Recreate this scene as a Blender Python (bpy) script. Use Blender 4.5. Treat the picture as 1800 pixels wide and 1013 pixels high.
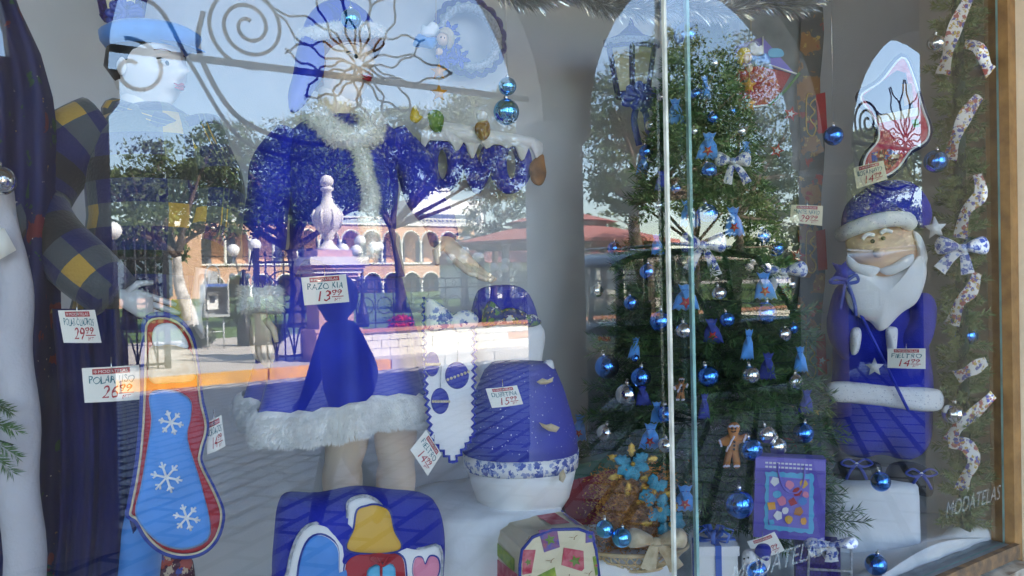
import bpy, bmesh, math, random
import numpy as np
from mathutils import Vector, Matrix
random.seed(7)
rng = np.random.default_rng(11)
sc = bpy.context.scene
for _o in list(bpy.data.objects): bpy.data.objects.remove(_o)
col = sc.collection
R = math.radians

# ------------------------------------------------------------------ camera, sky, sun, exposure
# the glass lies in the plane y = 0; the display is at y > 0; the arcade, street and plaza (seen as reflections) at y < 0
CAM = Vector((0.0, -1.5, 1.6)); FPX = 1412.0; W0, H0 = 1800.0, 1013.0
YAW, PITCH, ROLL = R(34.0), -16.5 / FPX, 0.021
_r0 = Vector((math.cos(YAW), -math.sin(YAW), 0)); _f0 = Vector((math.sin(YAW), math.cos(YAW), 0)); _z = Vector((0, 0, 1))
FWD = (_f0 * math.cos(PITCH) + _z * math.sin(PITCH)).normalized()
_u0 = _r0.cross(FWD).normalized()
UPV = (_u0 * math.cos(ROLL) + _r0 * math.sin(ROLL)).normalized()
RGT = FWD.cross(UPV).normalized()
cam_data = bpy.data.cameras.new('camera'); cam = bpy.data.objects.new('camera', cam_data); col.objects.link(cam)
cam.matrix_world = Matrix(((RGT.x, UPV.x, -FWD.x, CAM.x), (RGT.y, UPV.y, -FWD.y, CAM.y), (RGT.z, UPV.z, -FWD.z, CAM.z), (0, 0, 0, 1)))
cam_data.sensor_width = 36.0; cam_data.lens = 36.0 * FPX / W0
cam_data.clip_start = 0.05; cam_data.clip_end = 2000
sc.camera = cam

SUN_EL, SUN_AZ = R(42), R(30)            # azimuth measured from +y towards +x: the sun stands behind the shop
world = bpy.data.worlds.new('World'); sc.world = world; world.use_nodes = True
_nt = world.node_tree
_sky = _nt.nodes.new('ShaderNodeTexSky'); _sky.sky_type = 'NISHITA'; _sky.sun_disc = False
_sky.sun_elevation = SUN_EL; _sky.sun_rotation = SUN_AZ; _sky.air_density = 1.0; _sky.dust_density = 0.7; _sky.ozone_density = 1.0
_bg = _nt.nodes['Background']; _bg.inputs['Strength'].default_value = 0.135
_nt.links.new(_sky.outputs['Color'], _bg.inputs['Color'])
sd = bpy.data.lights.new('sun', 'SUN'); sd.energy = 5.0; sd.angle = R(0.53); sd.color = (1.0, 0.95, 0.87)
sun = bpy.data.objects.new('sun', sd); col.objects.link(sun)
_sdir = Vector((math.sin(SUN_AZ) * math.cos(SUN_EL), math.cos(SUN_AZ) * math.cos(SUN_EL), math.sin(SUN_EL)))
sun.rotation_euler = _sdir.to_track_quat('Z', 'Y').to_euler(); sun.location = _sdir * 40
sc.view_settings.view_transform = 'Standard'; sc.view_settings.look = 'None'; sc.view_settings.gamma = 1.0
sc.view_settings.use_curve_mapping = False; sc.view_settings.exposure = 3.38
sc.render.engine = 'CYCLES'
sc.cycles.use_denoising = True
sc.cycles.max_bounces = 10; sc.cycles.diffuse_bounces = 6; sc.cycles.glossy_bounces = 5; sc.cycles.transparent_max_bounces = 16
sc.cycles.caustics_reflective = False; sc.cycles.caustics_refractive = False; sc.cycles.sample_clamp_indirect = 6.0

# ------------------------------------------------------------------ pixel helpers (pixels of the 1800 x 1013 photograph)
def ray(x, y):
    return (FWD + RGT * ((x - W0 / 2) / FPX) + UPV * (-(y - H0 / 2) / FPX))
def atY(x, y, Y):
    d = ray(x, y); return CAM + d * ((Y - CAM.y) / d.y)
def atX(x, y, X):
    d = ray(x, y); return CAM + d * ((X - CAM.x) / d.x)
def atZ(x, y, Z):
    d = ray(x, y); return CAM + d * ((Z - CAM.z) / d.z)
def rv(x, y, D):                       # a point seen mirrored in the glass that stands D metres in front of it
    p = atY(x, y, D); return Vector((p.x, -D, p.z))
def rX(x, D, y=495): return rv(x, y, D).x
class PL:
    """upright plane through the point seen at (x, y) at depth Y behind the glass; face=0 parallel to the glass, 1 square to the view"""
    def __init__(s, x, Y, face=0.0, y=500):
        s.c = atY(x, y, Y)
        v = Vector((CAM.x - s.c.x, CAM.y - s.c.y)); a = math.atan2(-v.x, -v.y) * face
        s.n = Vector((-math.sin(a), -math.cos(a), 0)); s.e = Vector((math.cos(a), -math.sin(a), 0))
    def p(s, x, y, off=0.0):
        d = ray(x, y); c = s.c + s.n * off
        return CAM + d * ((c - CAM).dot(s.n) / d.dot(s.n))
    def q(s, x, y, off=0.0):           # same pixel on the plane itself, then pushed along the normal
        return s.p(x, y) + s.n * off
    def m(s, x, y, px):                # px pixels in metres here
        return px / FPX * (s.p(x, y) - CAM).dot(FWD)

def cat(pts, n=6, closed=True):        # Catmull-Rom
    P = [tuple(p) for p in pts]; out = []; N = len(P)
    for i in range(N if closed else N - 1):
        g = (lambda k: P[k % N]) if closed else (lambda k: P[max(0, min(N - 1, k))])
        a, b, c, d = g(i - 1), g(i), g(i + 1), g(i + 2)
        for j in range(n):
            t = j / n
            out.append(tuple(0.5 * (2 * b[k] + (c[k] - a[k]) * t + (2 * a[k] - 5 * b[k] + 4 * c[k] - d[k]) * t * t + (3 * b[k] - a[k] - 3 * c[k] + d[k]) * t ** 3) for k in range(len(b))))
    if not closed: out.append(P[-1])
    return out

# ------------------------------------------------------------------ mesh builder
class MB:
    def __init__(s): s.v = []; s.f = []; s.uv = {}
    def add(s, vs, fs, uvs=None):
        b = len(s.v); s.v += [Vector(v) for v in vs]; s.f += [tuple(i + b for i in f) for f in fs]
        if uvs:
            for i, u in enumerate(uvs): s.uv[b + i] = u
        return s
    def box(s, a, b):
        (x0, y0, z0), (x1, y1, z1) = a, b
        return s.add([(x0, y0, z0), (x1, y0, z0), (x1, y1, z0), (x0, y1, z0), (x0, y0, z1), (x1, y0, z1), (x1, y1, z1), (x0, y1, z1)],
                     [(0, 3, 2, 1), (4, 5, 6, 7), (0, 1, 5, 4), (1, 2, 6, 5), (2, 3, 7, 6), (3, 0, 4, 7)])
    def obox(s, c, ex, ey, ez):         # oriented box from centre and half-axes
        c, ex, ey, ez = map(Vector, (c, ex, ey, ez)); vs = []
        for k in (-1, 1):
            for i, j in ((-1, -1), (1, -1), (1, 1), (-1, 1)): vs.append(c + ex * i + ey * j + ez * k)
        return s.add(vs, [(0, 3, 2, 1), (4, 5, 6, 7), (0, 1, 5, 4), (1, 2, 6, 5), (2, 3, 7, 6), (3, 0, 4, 7)])
    def tube(s, pts, r, n=8, cap=True, flat=None):
        P = [Vector(p) for p in pts]; N = len(P); rr = r if isinstance(r, (list, tuple)) else [r] * N
        vs = []; uv = []; prev = None; L = 0
        for i in range(N):
            t = (P[min(i + 1, N - 1)] - P[max(i - 1, 0)])
            t = t.normalized() if t.length > 1e-9 else Vector((0, 0, 1))
            if prev is None:
                a = Vector((0, 0, 1)) if abs(t.z) < 0.9 else Vector((1, 0, 0)); u = t.cross(a).normalized()
            else:
                u = prev - t * prev.dot(t); u = u.normalized() if u.length > 1e-6 else t.orthogonal().normalized()
            prev = u; w = t.cross(u)
            if i: L += (P[i] - P[i - 1]).length
            for k in range(n):
                a = 2 * math.pi * k / n; vs.append(P[i] + (u * math.cos(a) + w * math.sin(a) * (flat or 1)) * rr[i]); uv.append((k / n, L))
        fs = [(i * n + k, i * n + (k + 1) % n, (i + 1) * n + (k + 1) % n, (i + 1) * n + k) for i in range(N - 1) for k in range(n)]
        if cap: fs += [tuple(range(n))[::-1], tuple((N - 1) * n + k for k in range(n))]
        return s.add(vs, fs, uv)
    def loft(s, secs, n=24, cap=True, ex=2.0):
        """secs: (centre, half-axis a, half-axis b)"""
        vs = []; uv = []; L = 0
        for i, (c, a, b) in enumerate(secs):
            c, a, b = Vector(c), Vector(a), Vector(b)
            if i: L += (c - Vector(secs[i - 1][0])).length
            for k in range(n):
                t = 2 * math.pi * k / n; ct, st = math.cos(t), math.sin(t)
                vs.append(c + a * math.copysign(abs(ct) ** (2 / ex), ct) + b * math.copysign(abs(st) ** (2 / ex), st)); uv.append((k / n, L))
        N = len(secs)
        fs = [(i * n + k, i * n + (k + 1) % n, (i + 1) * n + (k + 1) % n, (i + 1) * n + k) for i in range(N - 1) for k in range(n)]
        if cap: fs += [tuple(range(n))[::-1], tuple((N - 1) * n + k for k in range(n))]
        return s.add(vs, fs, uv)
    def lathe(s, prof, c=(0, 0, 0), n=20, cap=True, sx=1.0, sy=1.0):
        c = Vector(c); return s.loft([(c + Vector((0, 0, z)), (max(r, 1e-4) * sx, 0, 0), (0, max(r, 1e-4) * sy, 0)) for r, z in prof], n, cap)
    def ball(s, c, r, n=16, m=10, sc3=(1, 1, 1)):
        c = Vector(c); vs = []; 
        for i in range(m + 1):
            a = math.pi * i / m
            for k in range(n):
                t = 2 * math.pi * k / n; vs.append(c + Vector((math.sin(a) * math.cos(t) * r * sc3[0], math.sin(a) * math.sin(t) * r * sc3[1], math.cos(a) * r * sc3[2])))
        fs = [(i * n + k, (i + 1) * n + k, (i + 1) * n + (k + 1) % n, i * n + (k + 1) % n) for i in range(m) for k in range(n)]
        return s.add(vs, fs)
    def prism(s, front, back):          # two matching outlines
        n = len(front); vs = list(front) + list(back)
        fs = [tuple(range(n)), tuple(range(2 * n - 1, n - 1, -1))] + [(i, i + n, (i + 1) % n + n, (i + 1) % n) for i in range(n)]
        return s.add(vs, fs)
    def slab(s, pl, pts, th=0.006, off=0.0):
        return s.prism([pl.q(x, y, off) for x, y in pts], [pl.q(x, y, off) - pl.n * th for x, y in pts])
    def puff(s, pl, pts, d, off=0.0, c=None, rings=6, back=0.6, ex=2.0):
        """inflate a star-shaped outline: d metres towards the viewer, d*back behind"""
        n = len(pts); cx, cy = c or (sum(p[0] for p in pts) / n, sum(p[1] for p in pts) / n); vs = []; fs = []
        T = [math.sin(math.pi / 2 * j / rings) for j in range(rings, 0, -1)]
        rows = [(t, 1) for t in T] ; rowsb = [(t, -back) for t in T[1:]]
        def ringpts(t, sg):
            h = max(0.0, 1 - t ** ex) ** (1 / ex) * d * sg
            return [pl.q(cx + (x - cx) * t, cy + (y - cy) * t, off + h) for x, y in pts]
        for t, sg in rows: vs += ringpts(t, sg)
        cf = len(vs); vs.append(pl.q(cx, cy, off + d)); b0 = len(vs)
        for t, sg in rowsb: vs += ringpts(t, sg)
        cb = len(vs); vs.append(pl.q(cx, cy, off - d * back))
        for i in range(len(rows) - 1): fs += [(i * n + k, i * n + (k + 1) % n, (i + 1) * n + (k + 1) % n, (i + 1) * n + k) for k in range(n)]
        l = (len(rows) - 1) * n; fs += [(l + k, l + (k + 1) % n, cf) for k in range(n)]
        prev = 0
        for i in range(len(rowsb)):
            cur = b0 + i * n; fs += [(prev + (k + 1) % n, prev + k, cur + k, cur + (k + 1) % n) for k in range(n)]; prev = cur
        fs += [(prev + (k + 1) % n, prev + k, cb) for k in range(n)]
        return s.add(vs, fs)
    def strip(s, rows):                 # grid of points
        n = len(rows[0]); vs = [p for r in rows for p in r]
        uv = [(j / (n - 1), i / (len(rows) - 1)) for i, r in enumerate(rows) for j in range(n)]
        return s.add(vs, [(i * n + k, i * n + k + 1, (i + 1) * n + k + 1, (i + 1) * n + k) for i in range(len(rows) - 1) for k in range(n - 1)], uv)
    def wobble(s, amp, fr=30.0):
        for v in s.v:
            v.x += amp * math.sin(v.z * fr + v.y * fr * 0.7); v.y += amp * math.sin(v.x * fr * 1.1 + v.z * fr * 0.6); v.z += amp * 0.5 * math.sin(v.x * fr + 1.3)
        return s
    def build(s, name, m, parent=None, smooth=True, local=False, base=None):
        me = bpy.data.meshes.new(name)
        if parent is not None and not local:
            L = Vector(parent['_at']) if '_at' in parent else Vector((0, 0, 0)); vs = [v - L for v in s.v]; at = L
        elif parent is None and not local:
            xs = [v.x for v in s.v]; ys = [v.y for v in s.v]; zs = [v.z for v in s.v]
            L = Vector(base) if base else Vector(((min(xs) + max(xs)) / 2, (min(ys) + max(ys)) / 2, min(zs))); vs = [v - L for v in s.v]; at = L
        else: vs = s.v; at = Vector((0, 0, 0)); L = at
        me.from_pydata([tuple(v) for v in vs], [], s.f)
        if s.uv:
            lay = me.uv_layers.new(name='UVMap')
            for lp in me.loops: lay.data[lp.index].uv = s.uv.get(lp.vertex_index, (0, 0))
        ms = m if isinstance(m, (list, tuple)) else [m]
        for q in ms: me.materials.append(MAT(q) if isinstance(q, str) else q)
        if smooth and len(s.f): me.polygons.foreach_set('use_smooth', [True] * len(me.polygons))
        me.update()
        o = bpy.data.objects.new(name, me); col.objects.link(o)
        if parent is not None: o.parent = parent
        else: o.location = at
        o['_at'] = tuple(at)
        if smooth == 'auto': auto(o)
        return o
def auto(o, ang=35):
    me = o.data
    try: me.set_sharp_from_angle(angle=R(ang))
    except Exception: pass
    return o
def tag(o, label=None, category=None, group=None, kind=None):
    if label: o['label'] = label
    if category: o['category'] = category
    if group: o['group'] = group
    if kind: o['kind'] = kind
    return o
def thing(name, label, category, at, group=None):
    o = bpy.data.objects.new(name, None); col.objects.link(o); o.location = at; o['_at'] = tuple(at); o.empty_display_size = 0.05
    return tag(o, label, category, group)
def copy_tree(o, parent=None):
    c = o.copy(); col.objects.link(c); c.parent = parent
    for ch in [k for k in bpy.data.objects if k.parent is o and k is not c]: copy_tree(ch, c)
    return c
def rot_local(o, rz): o.rotation_euler = (0, 0, rz)

# ------------------------------------------------------------------ materials
MATS = {}
def MAT(n): return MATS[n]
def node(nt, t, **kw):
    n = nt.nodes.new(t)
    for k, v in kw.items():
        if k in ('op',): n.operation = v
        else: setattr(n, k, v)
    return n
def mat(name, c, rough=0.7, metal=0.0, var=0.0, vs=8.0, bump=0.0, bs=60.0, sheen=0.0, coat=0.0, c2=None, spec=0.5, alpha=1.0, sub=0.0, trans=0.0):
    m = bpy.data.materials.new(name); m.use_nodes = True; nt = m.node_tree; b = nt.nodes['Principled BSDF']
    b.inputs['Base Color'].default_value = (*c, 1); b.inputs['Roughness'].default_value = rough; b.inputs['Metallic'].default_value = metal
    b.inputs['Specular IOR Level'].default_value = spec; b.inputs['Alpha'].default_value = alpha
    if sheen: b.inputs['Sheen Weight'].default_value = sheen; b.inputs['Sheen Roughness'].default_value = 0.5
    if coat: b.inputs['Coat Weight'].default_value = coat; b.inputs['Coat Roughness'].default_value = 0.08
    if trans: b.inputs['Transmission Weight'].default_value = trans
    tc = node(nt, 'ShaderNodeTexCoord')
    if var or c2:
        nz = node(nt, 'ShaderNodeTexNoise'); nz.inputs['Scale'].default_value = vs; nz.inputs['Detail'].default_value = 5
        nt.links.new(tc.outputs['Object'], nz.inputs['Vector'])
        rp = node(nt, 'ShaderNodeValToRGB'); k = var or 0.3
        lo = c2 or tuple(max(0, x * (1 - k)) for x in c); hi = c if c2 else tuple(min(1, x * (1 + k)) for x in c)
        rp.color_ramp.elements[0].position = 0.34; rp.color_ramp.elements[1].position = 0.66
        rp.color_ramp.elements[0].color = (*lo, 1); rp.color_ramp.elements[1].color = (*hi, 1)
        nt.links.new(nz.outputs['Fac'], rp.inputs['Fac']); nt.links.new(rp.outputs['Color'], b.inputs['Base Color'])
    if bump:
        n2 = node(nt, 'ShaderNodeTexNoise'); n2.inputs['Scale'].default_value = bs; n2.inputs['Detail'].default_value = 4
        nt.links.new(tc.outputs['Object'], n2.inputs['Vector'])
        bp = node(nt, 'ShaderNodeBump'); bp.inputs['Strength'].default_value = bump; bp.inputs['Distance'].default_value = 0.01
        nt.links.new(n2.outputs['Fac'], bp.inputs['Height']); nt.links.new(bp.outputs['Normal'], b.inputs['Normal'])
    MATS[name] = m; return m
def print_mat(name, ground, inks, scale=30, thr=0.5, line=0.0, rough=0.8, bump=0.1):
    """cloth print: scattered noise-shaped motifs in several inks over a ground colour"""
    m = mat(name, ground, rough, bump=bump, bs=200); nt = m.node_tree; b = nt.nodes['Principled BSDF']
    tc = node(nt, 'ShaderNodeTexCoord'); cur = None
    for i, (ink, sc_, th) in enumerate(inks):
        vo = node(nt, 'ShaderNodeTexVoronoi'); vo.inputs['Scale'].default_value = sc_
        nz = node(nt, 'ShaderNodeTexNoise'); nz.inputs['Scale'].default_value = sc_ * 2.2; nz.inputs['Detail'].default_value = 3; nz.inputs['Distortion'].default_value = 1.5
        mp = node(nt, 'ShaderNodeMapping'); mp.inputs['Location'].default_value = (i * 3.1, i * 1.7, i * 0.9)
        nt.links.new(tc.outputs['Object'], mp.inputs['Vector']); nt.links.new(mp.outputs['Vector'], vo.inputs['Vector']); nt.links.new(mp.outputs['Vector'], nz.inputs['Vector'])
        ad = node(nt, 'ShaderNodeMath', op='SUBTRACT'); nt.links.new(nz.outputs['Fac'], ad.inputs[0]); nt.links.new(vo.outputs['Distance'], ad.inputs[1])
        gt = node(nt, 'ShaderNodeMath', op='GREATER_THAN'); nt.links.new(ad.outputs[0], gt.inputs[0]); gt.inputs[1].default_value = th
        mx = node(nt, 'ShaderNodeMix', data_type='RGBA'); nt.links.new(gt.outputs[0], mx.inputs['Factor'])
        if cur is None: mx.inputs['A'].default_value = (*ground, 1)
        else: nt.links.new(cur, mx.inputs['A'])
        mx.inputs['B'].default_value = (*ink, 1); cur = mx.outputs['Result']
    nt.links.new(cur, b.inputs['Base Color']); return m
mat('plaster_cream', (0.62, 0.50, 0.34), 0.85, var=0.12, vs=3, bump=0.25, bs=25)
mat('plaster_grey', (0.62, 0.58, 0.53), 0.9, var=0.1, vs=2)
mat('pier_cream', (0.72, 0.58, 0.42), 0.85, var=0.08, vs=5, bump=0.3, bs=40)
mat('ceiling_paint', (0.62, 0.54, 0.42), 0.9)
mat('wood', (0.36, 0.19, 0.065), 0.5, c2=(0.20, 0.10, 0.035), vs=14, bump=0.15, coat=0.2)
mat('old_wood', (0.30, 0.17, 0.08), 0.8, c2=(0.10, 0.07, 0.05), vs=18, bump=0.4)
mat('flaked_paint', (0.70, 0.66, 0.56), 0.8, c2=(0.22, 0.15, 0.10), vs=11, bump=0.4, bs=30)
mat('sill_metal', (0.32, 0.36, 0.40), 0.45, metal=0.4, var=0.2, vs=12)
mat('wall_cloth', (0.52, 0.52, 0.535), 0.95, var=0.04, vs=5, bump=0.12, bs=220)
mat('batting', (0.80, 0.81, 0.84), 0.98, var=0.06, vs=7, bump=0.9, bs=14, sheen=0.2)
mat('block_white', (0.78, 0.74, 0.64), 0.85, var=0.07, vs=2)
mat('block_orange', (0.62, 0.36, 0.18), 0.85, var=0.1)
mat('cap_terracotta', (0.50, 0.22, 0.13), 0.8, var=0.15)
mat('mortar', (0.30, 0.28, 0.24), 0.95)
mat('kerb_yellow', (0.72, 0.34, 0.02), 0.7, var=0.2, vs=3)
mat('concrete', (0.50, 0.45, 0.39), 0.9, var=0.15, vs=1.5)
mat('arcade_tile', (0.30, 0.29, 0.28), 0.7, var=0.12, vs=2)
mat('grass', (0.09, 0.15, 0.03), 0.95, var=0.4, vs=3)
mat('iron', (0.012, 0.013, 0.016), 0.5)
mat('iron_beam', (0.05, 0.045, 0.04), 0.7)
mat('stone_white', (0.78, 0.74, 0.66), 0.7, var=0.06)
mat('stone_pink', (0.56, 0.34, 0.28), 0.85, var=0.1, vs=4)
mat('facade_orange', (0.62, 0.38, 0.24), 0.85, var=0.06, vs=0.6)
mat('facade_shadow', (0.30, 0.16, 0.10), 0.9)
mat('trim_white', (0.80, 0.77, 0.70), 0.7)
mat('office_white', (0.82, 0.81, 0.78), 0.6)
mat('office_glass', (0.14, 0.18, 0.22), 0.15)
mat('roof_red', (0.34, 0.12, 0.10), 0.75, var=0.15, vs=1.2)
mat('kiosk_post', (0.35, 0.30, 0.28), 0.7)
mat('globe_white', (0.86, 0.85, 0.82), 0.25)
mat('phone_grey', (0.50, 0.52, 0.52), 0.4, metal=0.3)
mat('phone_blue', (0.04, 0.12, 0.45), 0.5)
mat('black', (0.012, 0.012, 0.014), 0.5)
mat('bark', (0.10, 0.07, 0.05), 0.95, var=0.3, vs=6)
mat('bark_white', (0.55, 0.52, 0.48), 0.9, var=0.4, vs=5)
mat('leaf_a', (0.085, 0.115, 0.026), 0.75, var=0.4, vs=1.2)
mat('leaf_b', (0.11, 0.13, 0.04), 0.75, var=0.4, vs=1.2)
mat('leaf_c', (0.042, 0.075, 0.018), 0.8, var=0.4, vs=1.2)
mat('flower_red', (0.5, 0.02, 0.03), 0.8)
mat('cart_brown', (0.09, 0.035, 0.025), 0.5, var=0.2)
mat('cart_dark', (0.03, 0.03, 0.03), 0.4)
mat('canvas_grey', (0.36, 0.40, 0.42), 0.8)
mat('tyre', (0.02, 0.02, 0.02), 0.9)
mat('skin_dark', (0.18, 0.10, 0.07), 0.6)
mat('hair_black', (0.015, 0.012, 0.010), 0.5)
mat('clothes_navy', (0.02, 0.022, 0.04), 0.9)
# inside the window
mat('mannequin', (0.74, 0.60, 0.46), 0.38, var=0.04)
mat('mannequin_pale', (0.82, 0.76, 0.72), 0.4)
mat('lip_red', (0.38, 0.02, 0.03), 0.35)
mat('hair_brown', (0.20, 0.07, 0.03), 0.6, bump=0.3, bs=90)
mat('eye_dark', (0.02, 0.03, 0.03), 0.2)
mat('eye_white', (0.85, 0.85, 0.85), 0.2)
mat('royal', (0.014, 0.026, 0.38), 0.85, var=0.25, vs=9, bump=0.25, bs=140, sheen=0.05, spec=.25)
mat('royal_satin', (0.018, 0.036, 0.46), 0.42, var=0.2, vs=6, spec=.4)
mat('royal_felt', (0.014, 0.024, 0.36), 0.92, var=0.2, vs=9, bump=0.3, bs=160, sheen=0.08, spec=.2)
mat('navy_fleece', (0.012, 0.016, 0.10), 0.95, var=0.2, vs=7, bump=0.2, bs=140, sheen=0.05, spec=.2)
mat('navy_dark', (0.010, 0.012, 0.055), 0.9, var=0.2)
mat('fur', (0.90, 0.89, 0.86), 0.98, var=0.08, vs=30, bump=0.9, bs=55, sheen=0.5)
mat('felt_white', (0.82, 0.82, 0.84), 0.95, bump=0.15, bs=150, sheen=0.4)
mat('cotton_white', (0.80, 0.80, 0.80), 0.9, bump=0.3, bs=14, var=0.04)
mat('sky_blue', (0.06, 0.26, 0.72), 0.75, var=0.12, vs=10, sheen=0.3)
mat('pouch_blue', (0.08, 0.32, 0.82), 0.8, var=0.15, vs=20, sheen=0.4)
mat('pouch_navy', (0.03, 0.05, 0.30), 0.8, var=0.15, vs=20)
mat('felt_red', (0.40, 0.02, 0.03), 0.9, bump=0.15, bs=150)
mat('red_star', (0.50, 0.03, 0.03), 0.6)
mat('gold', (0.62, 0.40, 0.07), 0.35, metal=0.7, bump=0.5, bs=160)
mat('gold_moss', (0.50, 0.22, 0.03), 0.6, var=0.4, vs=30)
mat('turquoise', (0.04, 0.30, 0.46), 0.4, metal=0.2, bump=0.6, bs=220, var=0.3, vs=40)
mat('bauble_blue', (0.09, 0.34, 1.0), 0.11, metal=1.0)
mat('bauble_light', (0.12, 0.50, 0.95), 0.06, metal=1.0)
mat('bauble_silver', (0.78, 0.78, 0.76), 0.05, metal=1.0)
mat('cap_silver', (0.75, 0.72, 0.66), 0.25, metal=1.0)
mat('pine', (0.055, 0.135, 0.036), 0.7, var=0.5, vs=6)
mat('pine_grey', (0.16, 0.22, 0.08), 0.75, var=0.4, vs=4)
mat('pole_green', (0.01, 0.04, 0.025), 0.7)
mat('silver_tinsel', (0.72, 0.74, 0.72), 0.22, metal=0.9)
mat('glitter_purple', (0.045, 0.022, 0.24), 0.5, metal=0.2, bump=0.9, bs=400, var=0.5, vs=150)
mat('glitter_silver', (0.55, 0.57, 0.62), 0.4, metal=0.3, bump=0.8, bs=300, var=0.3, vs=120)
mat('lantern_glass', (0.78, 0.74, 0.52), 0.4, alpha=0.85)
mat('ribbon_blue', (0.03, 0.06, 0.42), 0.35, alpha=0.8, sheen=0.3)
mat('ribbon_satin', (0.04, 0.12, 0.50), 0.25)
mat('purple_paper', (0.11, 0.08, 0.46), 0.45, var=0.12, vs=40)
mat('purple_light', (0.20, 0.16, 0.62), 0.45)
mat('cyan_paper', (0.10, 0.45, 0.72), 0.5, var=0.1)
mat('cream_ribbon', (0.72, 0.62, 0.44), 0.55, c2=(0.45, 0.33, 0.18), vs=28, sheen=0.2)
mat('wicker', (0.60, 0.46, 0.26), 0.7, var=0.2, vs=30)
mat('paper_white', (0.86, 0.84, 0.78), 0.7)
mat('paper_cream', (0.78, 0.70, 0.50), 0.7)
mat('ink_red', (0.42, 0.025, 0.04), 0.6)
mat('ink_teal', (0.03, 0.16, 0.20), 0.6)
mat('ink_blue', (0.02, 0.07, 0.30), 0.6)
mat('gingerbread', (0.50, 0.20, 0.05), 0.7, var=0.12, vs=18, bump=0.2)
mat('icing', (0.75, 0.72, 0.85), 0.5)
mat('hair_yellow', (0.75, 0.52, 0.03), 0.7, var=0.2, vs=30)
mat('skin_doll', (0.76, 0.52, 0.36), 0.6)
mat('pink', (0.75, 0.25, 0.38), 0.75)
mat('yellow', (0.72, 0.42, 0.05), 0.75)
mat('orange_star', (0.80, 0.36, 0.03), 0.6)
mat('green_felt', (0.07, 0.20, 0.03), 0.9)
mat('bag_red', (0.30, 0.015, 0.03), 0.4, var=0.2)
mat('bag_green', (0.03, 0.10, 0.06), 0.45, var=0.2)
mat('brown_print', (0.26, 0.11, 0.03), 0.85, var=0.5, vs=14)
mat('panel_grey', (0.10, 0.115, 0.12), 0.9, c2=(0.24, 0.26, 0.26), vs=5)
mat('piping_blue', (0.02, 0.04, 0.30), 0.7)
mat('motif_red', (0.48, 0.03, 0.07), 0.85, c2=(0.62, 0.20, 0.22), vs=45)
mat('motif_green', (0.40, 0.48, 0.06), 0.85, c2=(0.18, 0.30, 0.05), vs=45)
mat('motif_blue', (0.04, 0.10, 0.42), 0.85, c2=(0.36, 0.10, 0.14), vs=45)
mat('motif_leaf', (0.16, 0.26, 0.05), 0.85)
mat('cube_cloth', (0.74, 0.66, 0.46), 0.85, var=0.06, vs=10, bump=0.25, bs=20)
mat('etch', (0.75, 0.78, 0.78), 0.6, alpha=0.22)
mat('glass_edge', (0.34, 0.60, 0.58), 0.25, var=0.35, vs=7)
mat('edge_strip', (0.62, 0.62, 0.55), 0.35, metal=0.3, var=0.3, vs=9)
mat('cellophane', (0.8, 0.82, 0.9), 0.08, alpha=0.10)
mat('star_white', (0.85, 0.86, 0.88), 0.6, bump=0.3, bs=200)
mat('acrylic', (0.5, 0.52, 0.55), 0.3)
print_mat('floral', (0.80, 0.80, 0.82), [((0.06, 0.10, 0.42), 34, 0.10), ((0.30, 0.36, 0.62), 60, 0.16)])
print_mat('ribbon_print', (0.78, 0.74, 0.70), [((0.42, 0.12, 0.10), 34, 0.14), ((0.10, 0.10, 0.36), 46, 0.14), ((0.55, 0.38, 0.08), 60, 0.2)])
print_mat('navy_print', (0.012, 0.016, 0.09), [((0.16, 0.02, 0.03), 10, 0.36), ((0.02, 0.08, 0.03), 13, 0.36), ((0.4, 0.28, 0.08), 24, 0.5), ((0.75, 0.72, 0.65), 34, 0.54)])
print_mat('red_print', (0.10, 0.02, 0.04), [((0.45, 0.08, 0.05), 22, 0.1), ((0.06, 0.08, 0.35), 30, 0.14), ((0.6, 0.45, 0.3), 40, 0.2)])
print_mat('floral_dark', (0.02, 0.03, 0.20), [((0.70, 0.72, 0.70), 22, 0.2), ((0.10, 0.22, 0.08), 30, 0.14), ((0.6, 0.4, 0.1), 60, 0.3)])
print_mat('figure_print', (0.07, 0.075, 0.075), [((0.26, 0.12, 0.04), 9, 0.06), ((0.30, 0.03, 0.03), 13, 0.28), ((0.45, 0.30, 0.08), 24, 0.34)])
print_mat('dotted_white', (0.80, 0.80, 0.83), [((0.35, 0.35, 0.48), 95, 0.34)])
print_mat('pearl_blue', (0.025, 0.04, 0.40), [((0.65, 0.68, 0.85), 80, 0.46)])
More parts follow.
